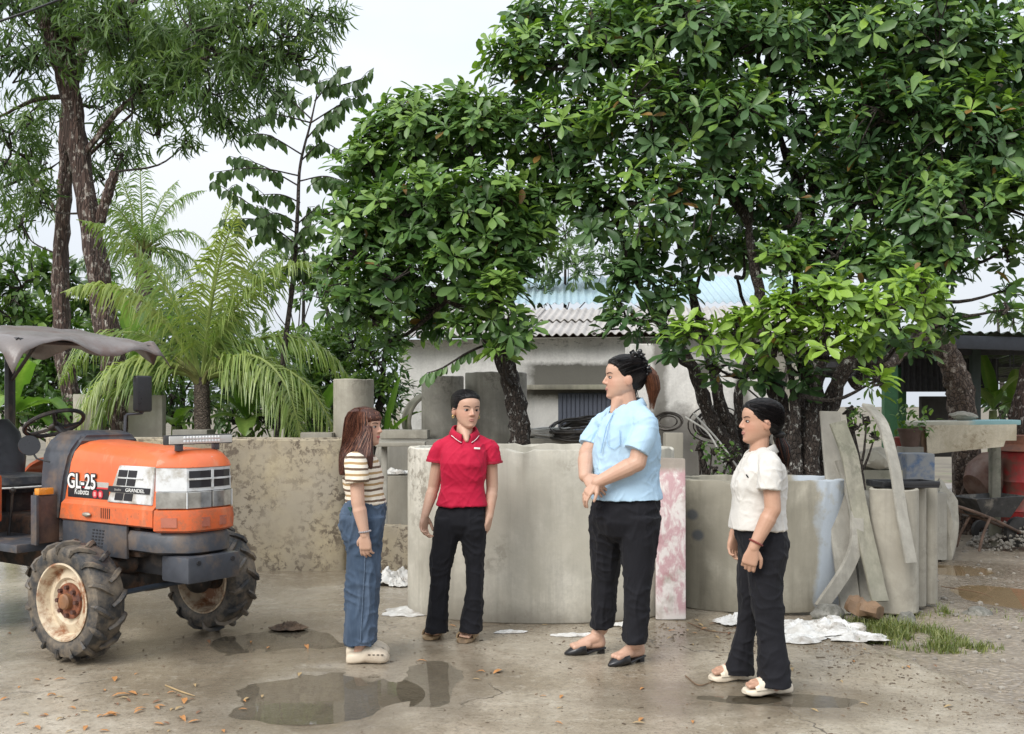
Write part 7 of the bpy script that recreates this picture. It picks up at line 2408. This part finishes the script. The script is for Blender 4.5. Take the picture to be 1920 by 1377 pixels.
hd.face(p.body, LIPN, (.03, .02, .018), -.3, .0016)
for q in (-1, 1):
    bm = NB(); c = hd.p(q * .082, -.012, -.042)
    tube(bm, [c + V((math.cos(a) * .006, 0, math.sin(a) * .009)) for a in [2 * math.pi * k / 12 for k in range(13)]], .002, 5, False)
    tag(obj('earring', bm, GOLD, origin=c, world=True), 'small gold hoop earring beside the crimson collar', 'earring', 'pair of gold earrings')
bm = NB()
p.rings(bm, [(815, 857, 887, .058, .02), (822, 846, 898, .08, .02), (834, 833, 911, .10, .018), (848, 826, 915, .115, .012), (868, 825, 913, .125, .0), (885, 826, 912, .120, .005), (910, 828, 908, .110, .01), (932, 822, 911, .118, .01), (948, 818, 915, .129, .01)], e=2.5)
for q, sx_ in ((1, 832), (-1, 913)):
    rcone(bm, p.J(871 - q * 12, 822, .02), .045, p.J(sx_, 837, .02), .046)
tube(bm, [p.J(834, 834, .02), p.J(827, 840, .022), p.J(821.5, 853, .03), p.J(819.5, 866, .035)], [.046, .055, .060, .064], 20)
tube(bm, [p.J(911, 834, .02), p.J(917.5, 840, .022), p.J(920.5, 854, .03), p.J(921.5, 868, .035)], [.046, .055, .060, .066], 20)
so_ = p.cloth('polo_shirt', bm, F_RED, .0052, 3, creases(.0045, [(.6, 0, .8), (-.6, 0, .8), (1, 0, .1)], 20, 4, 8))
for a, b, r in ((p.J(819.6, 863.5, .035), p.J(819.3, 867, .035), .0685), (p.J(921.4, 865, .035), p.J(921.6, 869, .035), .0705)):
    bm = NB(); cyl(bm, a, b, r, r, 28); obj('sleeve_cuff', bm, simple('crimson_rib', (.33, .008, .03), .8), so_); so_.children[-1].location = -wloc(p.root)
collar(p, 'collar', p.J(871, 803, .012), (.18, -1, 0), .066, .070, F_RED, .042, .034, 20, .016, .02, WHITE)
bm = NB(); tube(bm, [p.J(874, 826, -.092), p.J(875, 836, -.112), p.J(876, 846, -.122)], .007, 6); obj('placket', bm, MC['crimson_rib'], so_); so_.children[-1].location = -wloc(p.root)
for c in (p.J(875, 831, -.108), p.J(876, 842, -.124)):
    bm = NB(); ell(bm, c, (.0055, .003, .0055)); obj('button', bm, WHITE, so_); so_.children[-1].location = -wloc(p.root)
bm = NB(); box(bm, p.J(894.5, 841, -.098), (.038, .006, .011), Matrix.Rotation(R(18), 3, 'Z') @ Matrix.Rotation(R(4), 3, 'Y'), bev=.002)
lg = obj('chest_logo', bm, WHITE, so_); lg.location = -wloc(p.root)
bm = NB()
p.rings(bm, [(930, 828, 906, .10, .01), (944, 824, 909, .108, .01), (962, 816, 912, .128, .015), (982, 812, 913, .135, .02), (998, 820, 904, .11, .02), (1010, 836, 888, .06, .02)])
p.rings(bm, [(968, 814, 868, .125, .015), (990, 811, 865, .12, .012), (1015, 809, 860, .10, .01), (1060, 806, 848, .082, .005), (1100, 804, 843, .072, .0), (1140, 801, 841, .077, .01), (1170, 798, 841, .085, .02), (1186, 796, 842, .09, .025)])
p.rings(bm, [(968, 857, 911, .125, .015), (990, 859, 913, .12, .01), (1015, 864, 911, .10, .005), (1060, 873, 910, .082, -.005), (1100, 873, 908, .072, -.02), (1140, 867, 906, .077, -.02), (1170, 861, 904, .085, -.02), (1185, 857, 904, .09, -.02)])
p.cloth('trousers', bm, F_BLACK, .0065, 7, creases(.007, [(1, .2, .4), (1, 0, -.4), (0, 0, 1)], 16, 4, 13, .008, (8, 8, 5), -.004))
bm = NB()
hd.cap(bm); hd.e(bm, (0, -.105, -.01), (.042, .03, .04))
me = remesh(bm, .005, 3)
paths = swept_back(hd, [p.bvh, bvh_of(me)], me, hd.p(0, -.125, -.015), 700, 5)
hr = put('hair', me, H_BLACK, p.root)
strand_set(hr, p.root, paths, [('strand_black', (.006, .005, .006)), ('strand_soft', (.02, .016, .015)), ('strand_dark', (.003, .003, .003))], 4)
bm = NB(); tube(bm, [hd.p(0, .0750, .074), hd.p(0, .0765, .079), hd.p(0, .0715, .0925), hd.p(0, .050, .1070), hd.p(0, .022, .1175)], [.0022, .0024, .0024, .0020, .001], 5)
obj('hair_parting', bm, SKIN_F, hr); hr.children[-1].location = -wloc(p.root)
SLIDE = simple('slide_tan', (.33, .23, .13), .65, var=.1, dirt=(.2, .14, .09), dirt_amt=.3)
for h_, t_ in ((lh, lt), (rh, rt)):
    bm = NB(); hh = h_ + (h_ - t_) * .08; tt = t_ + (t_ - h_) * .06
    shoe_loft(bm, hh, tt, [(0, .02, 0, .03, 3, 0), (.06, .036, 0, .034, 4, 0), (.35, .038, 0, .034, 4, 0), (.7, .05, 0, .03, 4, 0), (.9, .048, 0, .028, 4, 0), (1, .028, .004, .024, 3, 0)])
    sl_ = obj('slide', bm, SLIDE, p.root, world=True, smooth=50)
    bm = NB(); strap(bm, hh, tt, .42, .80, .048, .022, .052, .009); obj('strap', bm, SLIDE, sl_, smooth=50); sl_.children[-1].location = -wloc(p.root)

# ---------------------------------------------------------------- tall woman in pale blue shirt (faces left)
p = Person(1165, 5.93, 'tall woman in a pale blue shirt and black trousers with a brown ponytail')
bm = NB()
hd = Head(p.J(1168, 710), (-.97, -.10, .02), .245, (-.02, 0, 1), 1.02)
hd.skin(bm, 1.12, 1.2)
rcone(bm, p.J(1171, 738), .062, p.J(1176, 766), .064)
rcone(bm, p.J(1160, 752, -.02), .045, p.J(1150, 772, -.04), .02)
p.rings(bm, [(776, 1155, 1205, .09, 0), (800, 1137, 1216, .13, 0), (860, 1126, 1220, .13, 0), (930, 1128, 1222, .14, 0), (975, 1128, 1220, .13, 0)])
fl, nl_ = gy(1227) - p.D, gy(1247) - p.D
chain(bm, [p.J(1145, 1000, .10), p.J(1134, 1085, .11), p.J(1128, 1178, fl + .02)], [.08, .05, .04])
chain(bm, [p.J(1195, 1000, -.09), p.J(1195, 1085, -.10), p.J(1192, 1205, nl_ - .0)], [.08, .05, .041])
A = [p.J(1209, 800, -.18), p.J(1195, 868, -.215), p.J(1120, 905, -.22)]     # near arm
chain(bm, [A[0].lerp(A[1], .3), A[1], A[2]], [.051, .049, .032]); rcone(bm, A[1].lerp(A[2], .22), .050, A[2], .033)
hand(bm, A[2], (-.75, .0, -.72), (.55, .45, -.5), None, .95, (18, 28, 20), 1, .08)
B = [p.J(1128, 800, .17), p.J(1101, 850, .12), p.J(1097, 893, -.10)]        # far arm, its hand over the near wrist
chain(bm, [B[0].lerp(B[1], .3), B[1], B[2]], [.05, .05, .036]); rcone(bm, B[1].lerp(B[2], .3), .052, B[2], .036)
hand(bm, B[2] + V((0, -.01, 0)), (.62, -.55, -.62), (.25, .75, -.35), None, .98, (14, 30, 26), 1, .05, .2)
fh, ft = V((p.J(1135, 1227, fl).x, G(0, 1225).y, 0)), V((p.J(1060, 1227, fl).x, G(0, 1228).y - .02, 0))
nh, nt_ = V((p.J(1210, 1247, nl_).x, G(0, 1240).y, 0)), V((p.J(1141, 1247, nl_).x, G(0, 1249).y - .03, 0))
foot(bm, fh, ft, fh + (ft - fh) * .2 + V((0, 0, .115)), .035, 1.12, False); foot(bm, nh, nt_, nh + (nt_ - nh) * .2 + V((0, 0, .115)), .035, 1.12, False)
p.skin(bm, SKIN_F, head=hd)
hd.face(p.body, LIPN, (.025, .018, .015), .3)
bm = NB()
p.rings(bm, [(760, 1162, 1192, .075, .0), (768, 1150, 1206, .12, 0), (780, 1136, 1220, .155, 0), (796, 1125, 1230, .175, 0), (818, 1117, 1237, .18, 0), (845, 1111, 1239, .178, 0), (875, 1110, 1236, .175, 0), (905, 1112, 1235, .178, 0), (926, 1109, 1240, .192, 0), (935, 1108, 1241, .195, 0)], e=2.3)
rcone(bm, p.J(1190, 772, -.06), .06, p.J(1211, 796, -.18), .068); rcone(bm, p.J(1165, 772, .06), .06, p.J(1132, 794, .16), .06)
tube(bm, [p.J(1212, 788, -.15), p.J(1212, 800, -.175), p.J(1205, 822, -.20), p.J(1193, 847, -.215)], [.06, .067, .071, .074], 24)
tube(bm, [p.J(1135, 788, .13), p.J(1125, 800, .17), p.J(1113, 819, .16), p.J(1106, 836, .14)], [.055, .064, .066, .068], 20)
so_ = p.cloth('shirt', bm, F_BLUE, .0055, 4, creases(.0062, [(.6, .2, .8), (-.5, 0, .85), (1, 0, .2)], 17, 4, 21, .006))
collar(p, 'collar', p.J(1173, 756, .0), (-.85, -.45, 0), .084, .086, F_BLUE, .045, .042, 15, .03, .022)
bm = NB(); tube(bm, [p.J(1151, 772, -.10), p.J(1137, 800, -.155), p.J(1126, 850, -.14)], .0035, 5); obj('placket', bm, simple('blue_seam', (.30, .47, .66), .8), so_); so_.children[-1].location = -wloc(p.root)
bm = NB(); tube(bm, [p.J(1138, 806, -.165), p.J(1139, 836, -.165), p.J(1151, 842, -.178), p.J(1163, 834, -.182), p.J(1162, 806, -.182)], .0022, 5); obj('pocket_seam', bm, MC['blue_seam'], so_); so_.children[-1].location = -wloc(p.root)
bm = NB()
p.rings(bm, [(912, 1117, 1230, .16, 0), (928, 1114, 1234, .168, 0), (950, 1107, 1238, .19, 0), (978, 1106, 1237, .195, 0), (1000, 1116, 1226, .16, 0), (1018, 1138, 1208, .09, 0)])
p.rings(bm, [(965, 1104, 1190, .16, .05), (995, 1105, 1176, .145, .065), (1035, 1107, 1166, .118, .09), (1085, 1108, 1161, .095, .11), (1130, 1108, 1156, .087, .115), (1177, 1107, 1152, .08, .12)])
p.rings(bm, [(965, 1150, 1241, .16, -.05), (995, 1158, 1238, .145, -.06), (1035, 1163, 1232, .118, -.08), (1085, 1167, 1224, .095, -.10), (1130, 1168, 1219, .087, -.11), (1180, 1168, 1214, .08, -.125), (1204, 1168, 1213, .079, -.13)])
p.cloth('trousers', bm, F_BLACK, .0065, 7, creases(.008, [(1, .2, .35), (1, 0, -.4), (.05, 0, 1)], 15, 4, 31, .009, (8, 8, 6), -.004))
bm = NB()
hd.cap(bm, .004); hd.e(bm, (0, -.09, .05), (.045, .04, .045))
me = remesh(bm, .005, 3)
paths = swept_back(hd, [p.bvh, bvh_of(me)], me, hd.p(0, -.125, .06), 800, 6)
hr = put('hair', me, H_BLACK, p.root)
strand_set(hr, p.root, paths, [('strand_black', (.006, .005, .006)), ('strand_soft', (.02, .016, .015)), ('strand_dark', (.003, .003, .003))], 4)
bm = NB(); tube(bm, curve_pts([p.J(1207, 690, 0), p.J(1219, 705, 0), p.J(1225, 730, 0), p.J(1222, 757, 0)], 5), lerp_list([.03, .043, .036, .008], 5), 14)
me = remesh(bm, .005, 3); displace(me, lambda c, n: .003 * noise.noise(V((c.x * 110, c.y * 110, c.z * 6))))
pt_ = put('ponytail', me, H_TAIL, p.root)
def tail(P, pts, rad, n, seed):
    rr = random.Random(seed); out = []
    for k in range(n):
        a = rr.random() * 6.28; q = rr.uniform(.9, 1.12); e = rr.uniform(-1.6, 1.8)
        out.append([V(c) + V((math.cos(a), math.sin(a), 0)) * r_ * q + (V((0, 0, -.02 * e)) if i == len(pts) - 1 else V()) for i, (c, r_) in enumerate(zip(pts, rad))])
    return out
strand_set(pt_, p.root, tail(p, curve_pts([p.J(1207, 690, 0), p.J(1219, 705, 0), p.J(1225, 730, 0), p.J(1222, 757, 0)], 2), lerp_list([.03, .042, .036, .012], 2), 220, 4), [('strand_chestnut', (.16, .065, .035)), ('strand_umber', (.06, .024, .014)), ('strand_caramel', (.28, .13, .07))], 9, .0012)
bm = NB(); rr = random.Random(2)
for k in range(150):
    t = rr.random()
    c = p.J(1192 + 22 * t + rr.uniform(-7, 7), 662 + 42 * t + rr.uniform(-7, 7), rr.uniform(-.05, .05))
    pts = [c + rand_unit(rr) * .024 for _ in range(4)]
    bmv = [bm.verts.new(q) for q in pts]; bm.faces.new(bmv[:3]); bm.faces.new((bmv[0], bmv[2], bmv[3]))
    ell(bm, c, rr.uniform(.008, .014), None, 8, 6)
tag(obj('scrunchie', bm, simple('black_satin', (.012, .012, .014), .3, var=.5), origin=p.J(1202, 685), world=True, smooth=0), 'black ruffled scrunchie holding the brown ponytail', 'scrunchie')
MULE = simple('black_leather', (.014, .014, .016), .35, var=.2)
for h_, t_ in ((fh, ft), (nh, nt_)):
    bm = NB()
    shoe_loft(bm, h_, t_, [(0, .024, .028, .04, 3, 0), (.08, .031, .026, .042, 3, 0), (.3, .033, .014, .034, 3, 0), (.5, .040, .002, .026, 3, 0), (.54, .046, .001, .075, 2.3, 0), (.68, .048, 0, .07, 2.2, 0), (.82, .042, 0, .05, 2.2, 0), (.93, .026, .001, .034, 2.2, 0), (1.03, .006, .006, .018, 2, 0)])
    d_ = (t_ - h_); c = h_ + d_ * .1
    box(bm, (c.x, c.y, .014), (.035, .04, .028), Matrix.Rotation(math.atan2(d_.y, d_.x), 3, 'Z'), bev=.004)
    obj('mule', bm, MULE, p.root, world=True, smooth=50)

# ---------------------------------------------------------------- woman in cream shirt (faces left)
p = Person(1432, 5.34, 'woman in a cream short-sleeved shirt and black trousers with a low dark ponytail')
bm = NB()
hd = Head(p.J(1424, 792), (-.97, -.08, .02), .222, (-.03, 0, 1))
hd.skin(bm, 1.05)
rcone(bm, p.J(1425, 822), .047, p.J(1423, 848), .05)
p.rings(bm, [(858, 1408, 1442, .06, 0), (880, 1396, 1456, .12, 0), (915, 1384, 1462, .12, 0), (985, 1388, 1458, .12, 0), (1025, 1396, 1460, .11, 0)])
fl, nl_ = gy(1275) - p.D, gy(1302) - p.D
chain(bm, [p.J(1412, 1050, .07), p.J(1402, 1150, .10), p.J(1390, 1258, fl)], [.065, .04, .033])
chain(bm, [p.J(1432, 1050, -.07), p.J(1440, 1150, -.09), p.J(1452, 1285, nl_)], [.065, .04, .034])
A = [p.J(1445, 890, -.185), p.J(1449, 955, -.20), p.J(1413, 1027, -.205)]
chain(bm, A, [.043, .041, .026]); rcone(bm, A[1].lerp(A[2], .25), .042, A[2], .027)
hand(bm, A[2], (-.28, .0, -1), (.25, .95, 0), None, .98, (30, 45, 30), 1, .05, .25)
B = [p.J(1416, 885, .175), p.J(1402, 945, .19), p.J(1376, 1002, .15)]
chain(bm, B, [.040, .039, .026])
hand(bm, B[2], (-.12, -.05, -1), (.5, -.85, 0), None, .95, (22, 32, 24), -1, .1)
fh, ft = V((p.J(1412, 1276, fl).x, G(0, 1272).y, 0)), V((p.J(1331, 1276, fl).x, G(0, 1279).y, 0))
nh, nt_ = V((p.J(1484, 1302, nl_).x, G(0, 1297).y, 0)), V((p.J(1395, 1302, nl_).x, G(0, 1305).y, 0))
foot(bm, fh, ft, fh + (ft - fh) * .25 + V((0, 0, .12)), .042, 1.0); foot(bm, nh, nt_, nh + (nt_ - nh) * .25 + V((0, 0, .12)), .042, 1.0)
p.skin(bm, SKIN_M, head=hd)
hd.face(p.body, LIPN, (.025, .018, .015), .8, .001)
bm = NB()
p.rings(bm, [(845, 1410, 1438, .065, .0), (852, 1401, 1450, .10, 0), (863, 1392, 1461, .14, 0), (878, 1384, 1470, .16, 0), (895, 1376, 1474, .16, 0), (912, 1372, 1474, .155, 0), (930, 1374, 1472, .148, 0), (955, 1372, 1470, .15, 0), (978, 1368, 1472, .16, 0), (991, 1367, 1474, .164, 0)], e=2.4)
rcone(bm, p.J(1432, 856, -.05), .048, p.J(1444, 870, -.145), .052); rcone(bm, p.J(1420, 856, .05), .048, p.J(1424, 870, .145), .05)
tube(bm, [p.J(1440, 862, -.11), p.J(1445, 873, -.165), p.J(1444, 895, -.19), p.J(1442, 920, -.20)], [.05, .056, .058, .061], 22)
tube(bm, [p.J(1425, 862, .10), p.J(1422, 873, .155), p.J(1415, 892, .18), p.J(1409, 915, .19)], [.045, .055, .057, .06], 20)
so_ = p.cloth('shirt', bm, F_WHITE, .0052, 4, creases(.0045, [(.5, .2, .8), (-.6, 0, .8), (1, 0, .2)], 19, 4, 41, .005))
collar(p, 'collar', p.J(1424, 840, .0), (-.95, -.25, 0), .064, .068, F_WHITE, .046, .036, 18, .018, .02)
bm = NB(); ell(bm, p.J(1401, 893, -.128), (.012, .004, .004), Matrix.Rotation(R(55), 3, 'Y')); obj('pen_clip', bm, MIRR, so_); so_.children[-1].location = -wloc(p.root)
bm = NB()
p.rings(bm, [(972, 1378, 1464, .135, 0), (986, 1375, 1468, .142, 0), (1000, 1378, 1474, .158, 0), (1020, 1383, 1478, .165, 0), (1045, 1388, 1474, .14, 0), (1065, 1398, 1460, .09, 0)])
p.rings(bm, [(1005, 1382, 1460, .12, .04), (1040, 1383, 1452, .11, .055), (1085, 1383, 1442, .092, .07), (1134, 1384, 1426, .074, .085), (1183, 1380, 1416, .068, .10), (1220, 1370, 1414, .075, .115), (1248, 1360, 1414, .085, .12), (1264, 1356, 1414, .09, .125)])
p.rings(bm, [(1005, 1394, 1474, .12, -.04), (1040, 1400, 1477, .11, -.055), (1085, 1402, 1468, .092, -.07), (1134, 1408, 1470, .077, -.085), (1183, 1416, 1472, .07, -.1), (1230, 1420, 1477, .078, -.11), (1268, 1421, 1482, .088, -.115), (1286, 1421, 1485, .092, -.12)])
p.cloth('trousers', bm, F_BLACK, .006, 7, creases(.007, [(1, .2, .35), (1, 0, -.4), (.05, 0, 1)], 16, 4, 51, .008, (8, 8, 5), -.004))
bm = NB()
hd.cap(bm, .012, .006)
me = remesh(bm, .005, 3)
paths = swept_back(hd, [p.bvh, bvh_of(me)], me, hd.p(0, -.125, -.025), 800, 7)
hr = put('hair', me, H_BLACK, p.root)
strand_set(hr, p.root, paths, [('strand_black', (.006, .005, .006)), ('strand_soft', (.02, .016, .015)), ('strand_dark', (.003, .003, .003))], 4)
bm = NB(); tube(bm, curve_pts([p.J(1462, 822, 0), p.J(1467, 838, 0), p.J(1471, 856, .0), p.J(1474, 872, 0)], 5), lerp_list([.022, .034, .03, .008], 5), 14)
ell(bm, p.J(1461, 815), (.034, .035, .02))
me = remesh(bm, .005, 3); displace(me, lambda c, n: .0028 * noise.noise(V((c.x * 110, c.y * 110, c.z * 6))))
pt_ = put('ponytail', me, H_BLACK, p.root)
strand_set(pt_, p.root, tail(p, curve_pts([p.J(1462, 822, 0), p.J(1467, 838, 0), p.J(1471, 856, .0), p.J(1474, 872, 0)], 2), lerp_list([.022, .034, .03, .012], 2), 200, 8), [('strand_black', (.006, .005, .006)), ('strand_soft', (.02, .016, .015)), ('strand_umber', (.06, .024, .014))], 9, .0012)
SAND = simple('cream_sandal', (.72, .63, .50), .55, var=.05, dirt=(.5, .42, .32), dirt_amt=.15)
for h_, t_ in ((fh, ft), (nh, nt_)):
    bm = NB(); hh = h_ + (h_ - t_) * .03; tt = t_ + (t_ - h_) * .03
    shoe_loft(bm, hh, tt, [(0, .028, .002, .044, 3, 0), (.05, .038, 0, .05, 4, 0), (.3, .040, 0, .05, 4, 0), (.42, .042, .008, .048, 4, 0), (.55, .046, .006, .044, 4, 0), (.75, .050, .0, .04, 4, 0), (.92, .046, .004, .036, 4, 0), (1, .024, .012, .03, 3, 0)])
    sl_ = obj('sandal', bm, SAND, p.root, world=True, smooth=50)
    for t0, t1, sk in ((.40, .56, .08), (.56, .72, -.06), (.76, .85, .0)):
        bm = NB(); strap(bm, hh, tt, t0, t1, .047, .035, .052 if t0 < .6 else .03, .006, sk); obj('strap', bm, SAND, sl_, smooth=50); sl_.children[-1].location = -wloc(p.root)
bm = NB()
c = A[2] + V((.012, 0, .025)); u_, v_ = frame((A[2] - A[1]).normalized())
tube(bm, [c + (u_ * math.cos(a) + v_ * math.sin(a)) * .033 for a in [2 * math.pi * k / 20 for k in range(21)]], .0055, 6, False)
tag(obj('bracelet', bm, simple('bead_red', (.16, .03, .02), .4), origin=c, world=True), 'dark red bracelet on the wrist of the woman in cream', 'bracelet')
